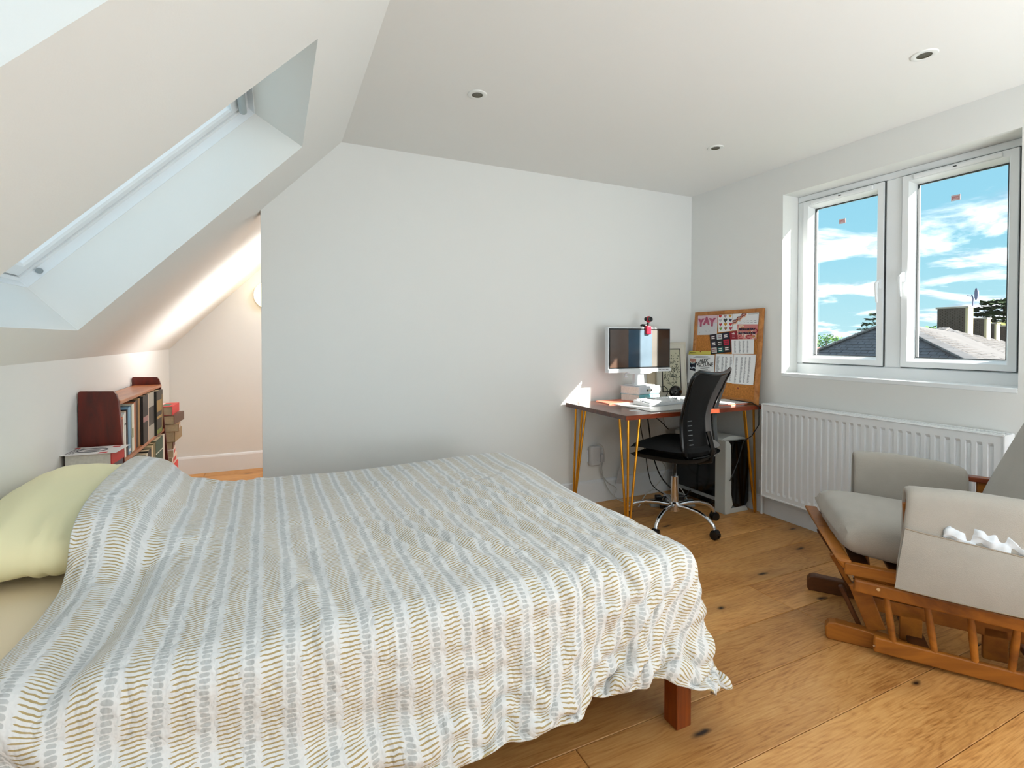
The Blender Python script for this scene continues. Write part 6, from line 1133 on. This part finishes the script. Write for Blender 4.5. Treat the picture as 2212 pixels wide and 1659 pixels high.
rd = sheet_('leaflet', [(.378, .361), (.432, .452), (.419, .512), (.346, .503)], .0042, mat('crimson', (140, 12, 34), .5), 'crimson leaflet with a small white crown mark, tucked beside the dark book cover leaflet', 'leaflet')
flat(rd, 'crown_mark', [(.372, .487), (.394, .489), (.397, .497), (.390, .493), (.384, .499), (.378, .492), (.370, .495)], .0052, mat('ink_white'))
for k in range(3): flat(rd, 'title_print', [(.375, .478-.009*k), (.398, .480-.009*k), (.398, .483-.009*k), (.375, .481-.009*k)], .0052, mat('pink_ink', (200, 130, 140), .5))
def listing(quad, d, lab, cols, rows, seed):
    o = sheet_('list_sheet', quad, d, white, lab, 'paper'); q = [Vector(p).to_3d() for p in quad]; rr = random.Random(seed)
    def B_(a, b): w_ = (q[0]*(1-a)+q[1]*a)*(1-b)+(q[3]*(1-a)+q[2]*a)*b; return tuple(cbp(w_.x, w_.y, d+.0010))
    mb = MB()
    for (c0, c1) in cols:
        for r_ in range(rows):
            b = .05+.87*r_/rows; l = c0+(c1-c0)*rr.uniform(.55, 1); mb.add([B_(c0, b), B_(l, b), B_(l, b+.48/rows), B_(c0, b+.48/rows)], [(0, 1, 2, 3)])
    k = mb.build('printed_columns', inkd, o); k['kind'] = 'stuff'; return o
listing([(.385, .342), (.567, .347), (.564, .450), (.372, .447)], .0062, 'white sheet with four printed columns, above the wide pair of sheets on the board', [(.12, .20), (.33, .43), (.50, .60), (.70, .78)], 18, 1)
listing([(.240, .140), (.402, .130), (.400, .340), (.235, .338)], .0060, 'printed list sheet in the middle of the board, partly behind the chair back', [(.08, .26), (.36, .48), (.56, .72), (.82, .94)], 34, 2)
listing([(.402, .128), (.581, .132), (.590, .343), (.404, .340)], .0068, 'printed list sheet at the lower right of the cork board', [(.10, .20), (.34, .44), (.52, .60), (.70, .80)], 34, 3)
fb = sheet_('flyer', [(-.037, .326), (.190, .332), (.190, .356), (-.030, .354)], .0108, mat('flyer_yellow', (214, 200, 92), .6), 'yellow strip of a flyer pinned above the white event sheet', 'flyer')
flat(fb, 'title_print', [(-.02, .338), (.04, .339), (.04, .344), (-.02, .343)], .0118, inkk); flat(fb, 'pin_head', [(.088+.006*math.cos(a), .352+.005*math.sin(a)) for a in np.linspace(0, 6.28, 9)[:-1]], .012, mat('pin_red', (150, 60, 40), .4))
ev = sheet_('event_sheet', [(-.030, .100), (.236, .110), (.232, .331), (-.039, .325)], .0120, white, 'white event sheet with small sea picture and bold black title, board lower left', 'poster')
for k, (a, b) in enumerate(((.03, .13), (.01, .15))): flat(ev, 'small_print', [(a+.01, .313-.010*k), (b+.04, .314-.010*k), (b+.04, .317-.010*k), (a+.01, .316-.010*k)], .0130, inkd)
flat(ev, 'picture', [(-.010, .205), (.050, .196), (.050, .293), (-.014, .296)], .0130, mat('pic_navy', (22, 26, 44), .5))
flat(ev, 'picture_sky', [(-.012, .262), (.050, .262), (.050, .293), (-.014, .296)], .0136, mat('pic_salmon', (184, 132, 120), .5))
for k, (a0, rad, u, v, cc_) in enumerate([(0, .022, .018, .272, (226, 224, 206)), (3.1, .018, .018, .250, (90, 130, 150)), (0, .016, .012, .228, (190, 206, 222)), (3.1, .018, .030, .216, (206, 216, 226))]):
    MB().tube([tuple(cbp(u+rad*math.cos(a0+t_), v+rad*.6*math.sin(a0+PI+t_), .0145)) for t_ in np.linspace(0, 3.14, 10)], .0038, 5).build('picture_wave', mat('wave_%d' % cc_[0], cc_, .5), ev)
text_mesh('ALEX', .034, inkk, ev, fr(.130, .283, .0135), bold=.0008); text_mesh('NEPTUNE', .040, inkk, ev, fr(.136, .255, .0135), bold=.0006)
for k, (a, b) in enumerate(((.08, .19), (.10, .175), (.07, .20), (.085, .185))): flat(ev, 'small_print', [(a, .232-.014*k), (b, .232-.014*k), (b, .236-.014*k), (a, .236-.014*k)], .0130, inkd)
tag(MB().lathe2([(.001, -.004), (.006, -.003), (.006, .001), (.001, .004)], tuple(cw(.455, .10, .006)), 10, (1, 1, 1)).build('drawing_pin', mat('pin_red', (150, 60, 40), .4)), 'tiny red drawing pin in the bare cork low on the board', 'pin')
# white cable end hanging over the desk front
tag(MB().tube([(2.93, 2.60, DZ+.02), (2.92, 2.52, DZ+.022), (2.945, 2.43, DZ+.016), (2.955, 2.385, DZ-.01), (2.955, 2.385, .62), (2.93, 2.42, .54), (2.90, 2.46, .50), (2.86, 2.47, .36), (2.83, 2.475, .30), (2.79, 2.475, .235)], .0035, 8).build('cable', blk, smooth=True), 'black cable running from the desk edge down over the computer tower', 'cable')

# ---------------------------------------------------------------- computer tower
pc = thing('computer_tower', 'computer tower with black side window and white curved shell under the desk', 'computer', (2.776, 2.498, 0))
wsh = mat('tower_white', (196, 200, 196), .4); bgl = mat('tower_black', (6, 6, 7), .12)
tw, td, th_ = .222, .50, .52
MB().box(.004, tw-.004, .03, td, .035, .47).build('body', bgl, pc, bevel=.004)
MB().prism([(-.004, .10), (-.004, .47), (.006, .47), (.006, .10)], lambda a, b, d: (a, d, b), .085, td).build('side_window', bgl, pc)
MB().prism([(.0, .0), (.045, .0), (.045, .03), (.07, .06), (.055, .13), (.052, .40), (.05, .47), (.028, .50), (-.004, .505), (-.006, .02)], lambda a, b, d: (a, d, b), -.004, .09).build('front_shell', wsh, pc, bevel=.006, seg=3)
MB().prism([(.066, .055), (.060, .13), (.056, .46), (.06, .485), (tw, .485), (tw, .07), (tw-.03, .04), (.10, .035)], lambda a, b, d: (a, d, b), -.002, .05).build('front_grille', bgl, pc, bevel=.004)
mb = MB(); n = 14
prof = [(-.004+(tw+.004)*i/n, .505+.022*math.sin(PI*(i/n)**.8)) for i in range(n+1)]
mb.prism([(a, b) for a, b in prof]+[(tw, .470), (-.004, .470)], lambda a, b, d: (a, d, b), .03, td-.02).build('top_shell', wsh, pc, bevel=.004)
MB().box(.03, tw-.02, -.001, .05, .487, .499).build('top_strip', bgl, pc, bevel=.003)
for yy in (.0, td-.10):
    MB().prism([(-.006, 0), (tw, 0), (tw-.01, .02), (tw-.03, .035), (.0, .035)], lambda a, b, d: (a, d, b), yy, yy+.09).build('foot', wsh, pc, bevel=.004)
MB().box(-.006, .0, .09, td, .075, .098).build('lower_trim', mat('grey_trim', (150, 154, 156), .4), pc)

# ---------------------------------------------------------------- office chair
ch = thing('office_chair', 'black mesh backed swivel chair on a chrome five star base at the desk', 'chair', (2.338, 2.512, 0), math.atan2(.364, .93))
chrome = mat('chrome', (214, 216, 220), .08, metal=1); blkf = mat('black_fabric', (7, 7, 8), .95, bump=.4, bscale=300)
# wheels at radius .30 ; local +y is forward

BASEA = math.atan2(2.208-2.512, 2.38-2.338) - math.atan2(.364, .93)
mb = MB(); mb.lathe([(.02, .085), (.034, .09), (.036, .14), (.028, .15), (.02, .15)], n=24); mb.build('hub', chrome, ch, smooth=True)
for k in range(5):
    a = BASEA + 2*PI*k/5; u = Vector((math.cos(a), math.sin(a), 0)); v = Vector((-u.y, u.x, 0))
    pts = [u*.02+Vector((0, 0, .125)), u*.10+Vector((0, 0, .132)), u*.18+Vector((0, 0, .128)), u*.245+Vector((0, 0, .108)), u*.285+Vector((0, 0, .078)), u*.295+Vector((0, 0, .055))]
    arm = MB().tube(pts, [.014, .0135, .013, .013, .0125, .0115], 12).build('base_arm', chrome, ch, smooth=True)
    c = u*.30; cst = MB()
    for s in (-1, 1):
        p = c + v*s*.013 + Vector((0, 0, .025)); cst.tube([p-v*.009, p-v*.0075, p+v*.0075, p+v*.009], [.018, .025, .025, .018], 18)
    cst.tube([c+Vector((0, 0, .06)), c+Vector((0, 0, .028))], .008, 8)
    hood = [c+Vector((0, 0, .028))+u*.022*math.cos(t_)+Vector((0, 0, .027))*math.sin(t_) for t_ in np.linspace(0, PI, 8)]
    for i in range(7): cst.bar(hood[i]-v*0, hood[i+1], .038, .004, up=(u if abs((hood[i+1]-hood[i]).normalized().z) > .9 else (0, 0, 1)))
    cst.build('castor', mat('black_rubber', (10, 10, 11), .4), ch)
copper = chrome
MB().cyl((0, 0, .14), (0, 0, .315), .0245, n=24).build('gas_sleeve', chrome, ch, smooth=True, bevel=.002)
MB().cyl((0, 0, .315), (0, 0, .46), .0135, n=20).build('gas_piston', mat('dark_steel', (70, 72, 74), .25, metal=.8), ch, smooth=True)
def seat_fn(s):
    def fn(i, j):
        a = 2*PI*i; r_ = j; c_, s_ = math.cos(a), math.sin(a); k = 1/(abs(c_)**3.4+abs(s_)**3.4)**(1/3.4)
        x, y = .262*k*c_*r_, .245*k*s_*r_
        e = math.sqrt(max(0, 1-r_**4))
        zt = .525+.035*e-.012*(1-r_*r_)+.018*max(0, -y/.225)*0; zb = .485-.05*e
        drop = -.03*max(0, (y-.10)/.125)**2
        return (x, y, (zt if s > 0 else zb)+drop)
    return fn
mb = MB().grid(seat_fn(1), 40, 10).grid(seat_fn(-1), 40, 10)
st = mb.build('seat', blkf, ch, smooth=True); bm = bmesh.new(); bm.from_mesh(st.data); bmesh.ops.remove_doubles(bm, verts=bm.verts, dist=.0006); bmesh.ops.recalc_face_normals(bm, faces=bm.faces); bm.to_mesh(st.data); bm.free()
for p in st.data.polygons: p.use_smooth = True
MB().box(-.08, .08, -.10, .10, .435, .468).build('seat_plate', blk, ch, bevel=.006)
MB().tube([(.05, .02, .45), (.16, .03, .448), (.24, .03, .445)], .005, 8).build('height_lever', blk, ch)
# backrest
def bk(u, v):
    hw = .232 + .050*v**3 - .018*math.sin(PI*min(1, v*1.15)) 
    if v < .12: hw -= .05*(1-v/.12)**2
    if v > .90: hw -= .035*((v-.9)/.1)**2
    y = -.225 + .055*abs(u)**2.0*(1-.4*v) - .025*math.sin(PI*v*.9)*0 + .035*math.sin(PI*v*1.1) - .115*max(0, v-.45)**1.3
    zz = .475 + .515*v + (.012*abs(u)**2.5 - .0*u*u)*(v > .8) - .02*(1-abs(u))*0 - .018*math.exp(-((abs(u)-.55)/.3)**2)*max(0, v-.8)*5*0
    zz += (-.014*math.cos(u*PI*.9)*0 + .010*u*u)*max(0, (v-.7)/.3)
    return Vector((hw*u, y, zz))
meshm = bpy.data.materials.new('chair_mesh'); meshm.use_nodes = True; nt, N, L = nodes(meshm); b = nt.nodes['Principled BSDF']; b.inputs['Base Color'].default_value = C(5, 5, 6); b.inputs['Roughness'].default_value = .6
b.inputs['Specular IOR Level'].default_value = .35
bkp = MB().grid(lambda i, j: tuple(bk(2*i-1, j)), 24, 30).build('backrest', meshm, ch, smooth=True)
outline = [bk(-1, v) for v in np.linspace(.02, .97, 22)] + [bk(u, 1) for u in np.linspace(-.93, .93, 14)] + [bk(1, v) for v in np.linspace(.97, .02, 22)] + [bk(u, 0) for u in np.linspace(.9, -.9, 10)]
MB().tube(outline, .011, 8, closed=True).build('back_frame', mat('frame_black', (7, 8, 9), .22), ch, smooth=True)
greym = mat('grey_mesh_edge', (120, 124, 126), .6, bump=.4, bscale=400)
for s in (-1, 1):
    MB().grid(lambda i, j, s=s: tuple(bk(s, .05+.88*j) + Vector((s*.004, -.012-.026*i*math.sin(PI*min(1, .15+j*.9)), 0))), 3, 24).build('side_strip', greym if s > 0 else blkf, ch, smooth=True)  # right strip paler: light caught on the mesh edge, put into its colour
for k in range(7): 
    v = .12+k*.055
    MB().tube([tuple(bk(u, v)+Vector((0, -.008, 0))) for u in np.linspace(-.82, -.68, 4)], .0028, 6).build('lumbar_slot', greym, ch)
MB().tube([(0, -.05, .44), (0, -.16, .43), (0, -.235, .45), (0, -.245, .52), tuple(bk(0, .3)+Vector((0, -.02, 0)))], .016, 8).build('back_support', blk, ch, smooth=True)
MB().tube([tuple(bk(u, .04)+Vector((0, -.012, -.01))) for u in np.linspace(-.85, .85, 12)], .009, 8).build('lower_bar', mat('frame_black'), ch, smooth=True)

# ---------------------------------------------------------------- plugs and cables under the desk
so_ = thing('wall_socket', 'double wall socket on the back wall under the desk', 'socket', (2.13, D, .345))
MB().box(-.073, .073, -.008, 0, -.043, .043).build('plate', trimw, so_, bevel=.002)
MB().box(.012, .024, -.011, -.008, -.012, .010).build('switch', trimw, so_)
ad = thing('plug_adapter', 'white rounded plug in network adapter in the wall socket', 'adapter', (2.102, D-.008, .350))
MB().box(-.042, .042, -.045, 0, -.072, .072).build('body', mat('adapter_white', (204, 204, 204), .4), ad, bevel=.014, seg=4)
MB().lathe2([(.001, -.001), (.005, 0), (.001, .001)], (.012, -.0455, -.03), 8, (1, .4, .7)).build('status_light', inkk, ad)
pg = thing('plug', 'small white plug beside the network adapter', 'plug', (2.170, D-.008, .325))
MB().box(-.018, .018, -.03, 0, -.03, .03).build('body', mat('adapter_white'), pg, bevel=.004)
wcab = mat('white_cable', (196, 196, 192), .5)
def cable(pts, r_, m, lab):
    # smooth the path (Catmull-Rom)
    P = [Vector(p) for p in pts]; P = [P[0]*2-P[1]] + P + [P[-1]*2-P[-2]]; o = []
    for i in range(1, len(P)-2):
        for t_ in np.linspace(0, 1, 7)[:-1]:
            a, b_, c, d = P[i-1:i+3]; o.append(.5*((2*b_)+(c-a)*t_+(2*a-5*b_+4*c-d)*t_*t_+(3*b_-a-3*c+d)*t_**3))
    o.append(P[-2]); return tag(MB().tube(o, r_, 7).build('cable', m, smooth=True), lab, 'cable')
cable([(2.10, D-.035, .425), (2.13, D-.05, .435), (2.165, D-.05, .40), (2.175, D-.045, .33), (2.16, D-.04, .25), (2.20, D-.04, .12), (2.26, D-.09, .03), (2.36, D-.20, .006)], .0035, wcab, 'white cable curving out of the top of the adapter to the floor')
cable([(2.165, D-.03, .295), (2.16, D-.03, .22), (2.22, D-.03, .14), (2.29, D-.04, .09), (2.27, D-.05, .03), (2.40, D-.12, .006)], .003, wcab, 'thin white cable looping from the small plug to the floor')
cable([(2.42, 2.97, .70), (2.425, 2.97, .60), (2.46, 2.95, .38), (2.475, 2.93, .22), (2.50, 2.90, .12), (2.62, 2.85, .03)], .0035, blk, 'thin black cable hanging from the desk, left of the pair')
cable([(2.485, 2.97, .70), (2.50, 2.95, .52), (2.53, 2.95, .35), (2.60, 2.92, .16), (2.70, 2.82, .05), (2.76, 2.80, .09)], .005, blk, 'thicker black cable hanging from the desk, right of the pair')
cable([(2.55, 2.98, .70), (2.56, 2.97, .63), (2.63, 2.96, .57), (2.68, 2.95, .52)], .0035, blk, 'short black cable drooping under the desk behind the chair seat')
cable([(2.58, 3.0, .70), (2.64, 3.0, .66), (2.69, 3.0, .55), (2.68, 2.98, .42), (2.60, 2.95, .32), (2.66, 2.95, .22), (2.58, 2.93, .14), (2.48, 2.92, .08)], .003, wcab, 'thin white cable trailing from the desk back to the floor tangle')
cable([(2.33, 2.86, .006), (2.40, 2.88, .07), (2.48, 2.9, .10), (2.56, 2.88, .08), (2.64, 2.8, .02), (2.72, 2.74, .008)], .0035, wcab, 'white cable arching above the floor behind the chair base')
cable([(2.60, 2.82, .008), (2.64, 2.84, .12), (2.70, 2.84, .10), (2.73, 2.80, .02)], .0035, wcab, 'white cable hoop beside the computer tower')
cable([(2.55, 2.93, .30), (2.62, 2.90, .30), (2.67, 2.9, .34), (2.68, 2.9, .40)], .0045, wcab, 'thick white cable loop below the chair seat')
pb = thing('power_strip', 'pale power strip lying on the floor behind the chair base', 'power strip', (2.58, 2.80, 0), R(-24))
MB().box(-.16, .16, -.03, .03, 0, .04).build('body', mat('strip_grey', (150, 152, 150), .5), pb, bevel=.005)
for k in range(3):
    q = MB().box(-.12+k*.08, -.075+k*.08, -.022, .022, .04, .075).build('plug_top', blk if k != 1 else mat('adapter_white'), pb, bevel=.005)
sun_patch = tag(MB().prism([(2.28, .13), (2.335, .31), (2.36, .30), (2.345, .12)], lambda a, b, d: (a, d, b), D-.05, D-.046).build('painted_sun_patch', mat('adapter_white')), 'white pointed panel standing in for a patch of sun behind the desk leg', 'card')  # pool of sunlight low on the back wall, modelled as a thin white panel

# ---------------------------------------------------------------- radiator
rad = thing('radiator', 'white ribbed panel radiator under the window', 'radiator', (W-.10, 1.115, .152))
radw = mat('radiator_white', (243, 246, 248), .3)
RL, RH = 1.243, .612
mb = MB(); nr = 29; pit = (RL-.05)/nr; prof = []
for k in range(nr):
    y0 = .025+k*pit; prof += [(y0, 0), (y0+pit*.22, -.0), (y0+pit*.30, .0085), (y0+pit*.72, .0085), (y0+pit*.80, .0)]
prof = [(0, 0)] + prof + [(RL, 0)]
rows_ = [(.0, 0), (.030, 0), (.045, 1), (RH-.055, 1), (RH-.040, 0), (RH, 0)]
vs_ = []; 
for zz, k in rows_: vs_ += [(.0+d*k, y, zz) for y, d in prof]
n = len(prof); fs = [(i*n+j, i*n+j+1, (i+1)*n+j+1, (i+1)*n+j) for i in range(len(rows_)-1) for j in range(n-1)]
mb.add(vs_, fs); mb.build('front_panel', radw, rad)
MB().box(.012, .016, .0, RL, 0, RH).build('panel_back', radw, rad)
MB().box(-.003, .003, -.004, .004, 0, RH).box(-.003, .003, RL-.004, RL+.004, 0, RH).box(-.003, .003, 0, RL, -.006, .004).box(-.003, .003, 0, RL, RH-.004, RH+.002).build('panel_rim', radw, rad, bevel=.002)
MB().box(.084, .088, .0, RL, 0, RH).build('rear_panel', radw, rad)
for yy in (-.004, RL-.002): MB().box(-.002, .090, yy, yy+.006, 0, RH+.004).build('end_cover', radw, rad, bevel=.002)
MB().box(.0, .012, 0, RL, RH, RH+.006).box(.078, .090, 0, RL, RH, RH+.006).build('top_rim', radw, rad, bevel=.001)
mb = MB()
for k in range(80): y = .01+k*(RL-.02)/80; mb.box(.012, .078, y, y+.006, RH-.002, RH+.004)
o = mb.build('top_grille', radw, rad)
MB().cyl((.04, -.005, RH-.055), (.04, -.016, RH-.055), .010, n=12).build('bleed_valve', mat('dark_steel'), rad)
MB().cyl((.04, RL+.004, .05), (.04, RL+.035, .05), .009, n=12).cyl((.04, RL+.03, -.14), (.04, RL+.03, .04), .0085, n=12).cyl((.04, RL+.03, .04), (.04, RL+.03, .09), .017, n=14).build('valve', plast, rad, smooth=True)
# ---------------------------------------------------------------- glider chair
gl = thing('glider_chair', 'honey wood glider armchair with grey beige cushions facing the desk', 'armchair', (1.99, 1.29, 0))
Lx, By = Vector((.8, .6, 0)), Vector((.6, -.8, 0))
gl.rotation_euler = (0, 0, math.atan2(.6, .8))   # local x = lateral (to the window), local -y = towards the back
def g(lat, b, z_): return (lat, -b, z_)
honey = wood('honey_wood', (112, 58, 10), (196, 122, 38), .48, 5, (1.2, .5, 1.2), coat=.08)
hon2 = wood('honey_wood_shaded', (62, 28, 8), (116, 66, 22), .5, 5, (1.2, .5, 1.2), coat=.05)  # darker copy of honey: shade on far and inner parts put into the colour
canv = mat('grey_beige_canvas', (172, 166, 156), .95, bump=.6, bscale=420, var=.05, vscale=12, sheen=.25)
def gbar(a, b, w_, t_, n, m=honey, bev=.004, par=None, up=(0, 0, 1)): return MB().bar(g(*a), g(*b), w_, t_, up=up).build(n, m, par or gl, bevel=bev)
# base runners
for lat in (.0, .42):
    off = -.048 if lat else 0
    prof = [(off+.0, .012), (off+.006, 0), (.80, 0), (.80, .022), (.30, .034), (.14, .066), (off+.035, .072), (off+.012, .068), (off, .05)]
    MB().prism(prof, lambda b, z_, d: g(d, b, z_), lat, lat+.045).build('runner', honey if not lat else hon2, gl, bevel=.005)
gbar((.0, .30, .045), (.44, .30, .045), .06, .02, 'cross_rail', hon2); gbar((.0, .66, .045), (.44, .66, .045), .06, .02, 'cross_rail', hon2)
# base uprights and top rails (the box the seat swings from)
for lat in (.075, .36):
    gbar((lat, .13, .150), (lat, .72, .137), .022, .052, 'base_rail', honey)
    for b in (.285, .530): gbar((lat, b, .03), (lat, b, .15), .07, .022, 'base_post', honey, up=(1, 0, 0))
# swinging links
gbar((.03, .108, .236), (.03, .172, .066), .064, .018, 'swing_link', honey, up=(1, 0, 0))
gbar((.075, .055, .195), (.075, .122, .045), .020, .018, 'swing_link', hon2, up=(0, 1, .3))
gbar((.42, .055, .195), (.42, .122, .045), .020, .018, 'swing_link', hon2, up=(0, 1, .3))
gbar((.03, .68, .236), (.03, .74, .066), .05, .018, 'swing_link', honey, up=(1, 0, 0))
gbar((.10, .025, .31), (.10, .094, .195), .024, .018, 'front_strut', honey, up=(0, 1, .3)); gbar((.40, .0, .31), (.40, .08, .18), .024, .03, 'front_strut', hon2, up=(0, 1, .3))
# side panels with spindles
for side_, lat in ((0, -.045), (1, .565)):
    gbar((lat, .152, .049), (lat, .86, .030), .022, .058, 'lower_rail', honey, bev=.006)
    gbar((lat, .088, .258), (lat, .86, .212), .024, .046, 'upper_rail', honey, bev=.006)
    for (bt, bb_) in ((.188, .214), (.308, .335), (.430, .446), (.556, .540), (.680, .640), (.80, .76)):
        MB().tube([g(lat, bt, .245), g(lat, (bt+bb_)/2, .15), g(lat, bb_, .055)], [.0085, .0125, .0105], 12).build('spindle', honey, gl, smooth=True)
    MB().tube([g(lat-.013*(1 if not side_ else -1), .152, .046), g(lat-.015, .152, .046)], .004, 8).build('screw_cap', chrome, gl)
MB().tube([g(-.0585, .163, .262), g(-.0615, .163, .262)], .006, 12).build('screw_cap', chrome, gl)
MB().tube([g(-.126, .226, .312), g(-.130, .226, .312)], .0065, 12).build('snap_button', chrome, gl)
# seat frame
gbar((-.01, .04, .325), (.53, -.02, .325), .028, .05, 'front_rail', honey, bev=.008, up=(0, 0, 1)) if False else MB().hexa([g(-.02, .055, .300), g(.54, -.035, .322), g(.54, -.005, .322), g(-.02, .085, .300), g(-.02, .030, .338), g(.54, -.060, .372), g(.54, -.005, .375), g(-.02, .085, .338)]).build('front_rail', honey, gl, bevel=.008)
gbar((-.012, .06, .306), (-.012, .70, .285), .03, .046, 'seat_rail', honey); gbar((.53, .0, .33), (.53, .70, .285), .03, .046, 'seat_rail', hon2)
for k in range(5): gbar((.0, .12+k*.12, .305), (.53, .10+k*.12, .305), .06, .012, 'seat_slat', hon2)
# arms and posts
for lat in (-.055, .575):
    gbar((lat, .245, .600), (lat, .68, .575), .05, .022, 'arm_rail', wood('arm_wood', (110, 44, 18), (160, 78, 40), .35, 6, (1, .6, 1), coat=.3))
    gbar((lat, .27, .28), (lat, .25, .60), .022, .035, 'arm_post', honey, up=(0, 1, 0)); gbar((lat, .62, .26), (lat, .62, .59), .022, .035, 'arm_post', honey, up=(0, 1, 0))
# back frame
for lat in (.02, .50): gbar((lat, .62, .30), (lat, .86, .98), .03, .04, 'back_post', honey, up=(0, 1, 0))
gbar((.02, .86, .97), (.50, .86, .97), .03, .06, 'back_rail', honey)
# cushions
def cushion(fn, name, n=(26, 26), par=gl, m=canv):
    mb = MB()
    for s in (1, -1): mb.grid(lambda i, j, s=s: fn(2*i-1, 2*j-1, s), *n)
    o = mb.build(name, m, par, smooth=True); bm = bmesh.new(); bm.from_mesh(o.data); bmesh.ops.remove_doubles(bm, verts=bm.verts, dist=.0008); bmesh.ops.recalc_face_normals(bm, faces=bm.faces); bm.to_mesh(o.data); bm.free()
    for p in o.data.polygons: p.use_smooth = True
    return o
def seatc(u, v, s):
    # u lateral -1..1, v back -1(front)..1 ; front edge skewed like the rail
    e = (max(0, 1-abs(u)**5)*max(0, 1-abs(v)**5))**.35
    lat = .255+.250*u*(1-.02*(1-v)); b = .345+.300*v - .045*(u+1)*(1-v)*.5*.9 + .02*(1-v)*.5
    if v < -.8: b -= .012*(1-u*u)
    zt = .400+.088*e - .012*(v+1) + .022*(1-v)*.5*(1+u)*.55; zb = .400-.078*e - .012*(v+1) + .030*(1-v)*.5*(1+u)*.5
    w_ = math.exp(-((1-abs(u))/.16)**2)+math.exp(-((1+v)/.16)**2); pk = .0035*math.sin(46*(b if abs(u) > .8 else lat*1.0))*w_*e
    return g(lat, b, (zt if s > 0 else zb)+pk)
cushion(seatc, 'seat_cushion', (44, 44))
# near arm pad: a padded sleeve folded over the arm rail, long flap with pocket outside
def arm_cover(lat, b0, b1, lo_out, lo_in, sgn, top=.655):
    mb = MB(); T = .012
    # closed cross section (lat,z) walked around outside then inside; extruded along b with drooping top
    def sec(b):
        f_ = (b-b0)/(b1-b0); zt = top + .022*math.sin(PI*min(1, f_*.95+.05))**.6 - .03*f_
        hw = .044; o = []
        lo = lo_out - .03*f_; li = lo_in
        flare = .022*(1-f_*.5)
        path = [(-hw-flare, lo), (-hw-.012-flare*.6, (lo+zt)*.5), (-hw-.010, zt-.05), (-hw+.004, zt-.012), (-hw*.4, zt), (hw*.4, zt), (hw-.004, zt-.012), (hw+.008, zt-.05), (hw+.006, (li+zt)*.5), (hw+.004, li)]
        inn = [(hw-.008, li), (hw-.010, (li+zt)*.5), (hw-.012, zt-.055), (hw-.022, zt-.032), (hw*.3, zt-.026), (-hw*.3, zt-.026), (-hw+.022, zt-.032), (-hw+.004, zt-.055), (-hw+.001-flare*.6, (lo+zt)*.5), (-hw+.010-flare, lo)]
        return [(p[0]*sgn, p[1]) for p in path+inn]
    nb = 16; rows = []
    for i in range(nb+1):
        b = b0+(b1-b0)*i/nb; s_ = sec(b); rows.append([g(lat+a, b-(.040*max(0, .62-z_)/.3*(1-i/nb) if a*sgn < 0 and sgn > 0 else 0), z_+.0025*math.sin(31*b+9*k)) for k, (a, z_) in enumerate(s_)])
    n = len(rows[0]); vs = [p for r_ in rows for p in r_]
    fs = [(i*n+k, i*n+(k+1) % n, (i+1)*n+(k+1) % n, (i+1)*n+k) for i in range(nb) for k in range(n)]
    m_ = n//2
    for e in (0, nb*n):
        for k in range(m_-1): fs.append((e+k, e+k+1, e+n-2-k, e+n-1-k))
    mb.add(vs, fs); return mb
arm_cover(-.062, .235, .80, .302, .33, 1).build('arm_cushion', canv, gl, sub=1)
arm_cover(.582, .145, .57, .36, .36, -1, top=.648).build('arm_cushion', canv, gl, sub=1)
# pocket on the near arm
def pk_(i, j):
    b = .228+.56*i-.030*(1-j)*(1-i); top = .528-.10*min(1, i*1.4)**.8*.62 + .010*math.sin(PI*i); lo = .312-.03*i
    bul = .014+.020*math.sin(PI*min(1, i*1.1+.05))*math.sin(PI*min(1, .2+j*.8))**.7
    return g(-.062-.056-bul-.010*(1-j), b, lo+(top-lo)*j)
MB().grid(pk_, 20, 10).build('arm_pocket', canv, gl, smooth=True)
pw = bpy.data.objects[-1] if False else None
MB().tube([pk_(i, 1.0) for i in np.linspace(0, 1, 20)], .0025, 6).build('pocket_seam', mat('canvas_seam', (160, 148, 132), .95), gl, smooth=True)
MB().tube([pk_(i, .015) for i in np.linspace(0, 1, 20)], .003, 6).build('hem_seam', mat('canvas_seam'), gl, smooth=True)
# back cushion
def backc(u, v, s):
    e = (max(0, 1-abs(u)**4)*max(0, 1-abs(v)**4))**.4; lat = .262+.262*u; h_ = (v+1)/2
    b = .60+.235*h_; zz = .42+.56*h_; d = .07*e*s
    return g(lat, b-d*.94, zz+d*.33)
cushion(backc, 'back_cushion', (24, 24))
# white cloth stuffed in the pocket
rr = random.Random(6)
def cl_(i, j):
    b = .335+.215*i; base = pk_((b-.228)/.56, 1.0)
    rise = (.020+.034*math.sin(PI*i)**.5+.007*math.sin(9*i+1)+.004*math.sin(19*i))*j
    return (base[0]+.014+.005*math.sin(14*i+5*j)+.003*math.sin(33*i-4*j)-.014*j*(1-j)*3, -b, base[2]-.02+.02*j+rise+.004*math.sin(17*j+8*i))
o = MB().grid(cl_, 34, 14).build('muslin_cloth', mat('white_muslin', (218, 224, 230), .9, bump=.5, bscale=60), None, smooth=True)
o.matrix_world = Matrix.Translation(gl.location) @ Matrix.Rotation(gl.rotation_euler.z, 4, 'Z')
so2 = o.modifiers.new('t', 'SOLIDIFY'); so2.thickness = .004
tag(o, 'crumpled white cloth stuffed in the side pocket of the glider chair', 'cloth')
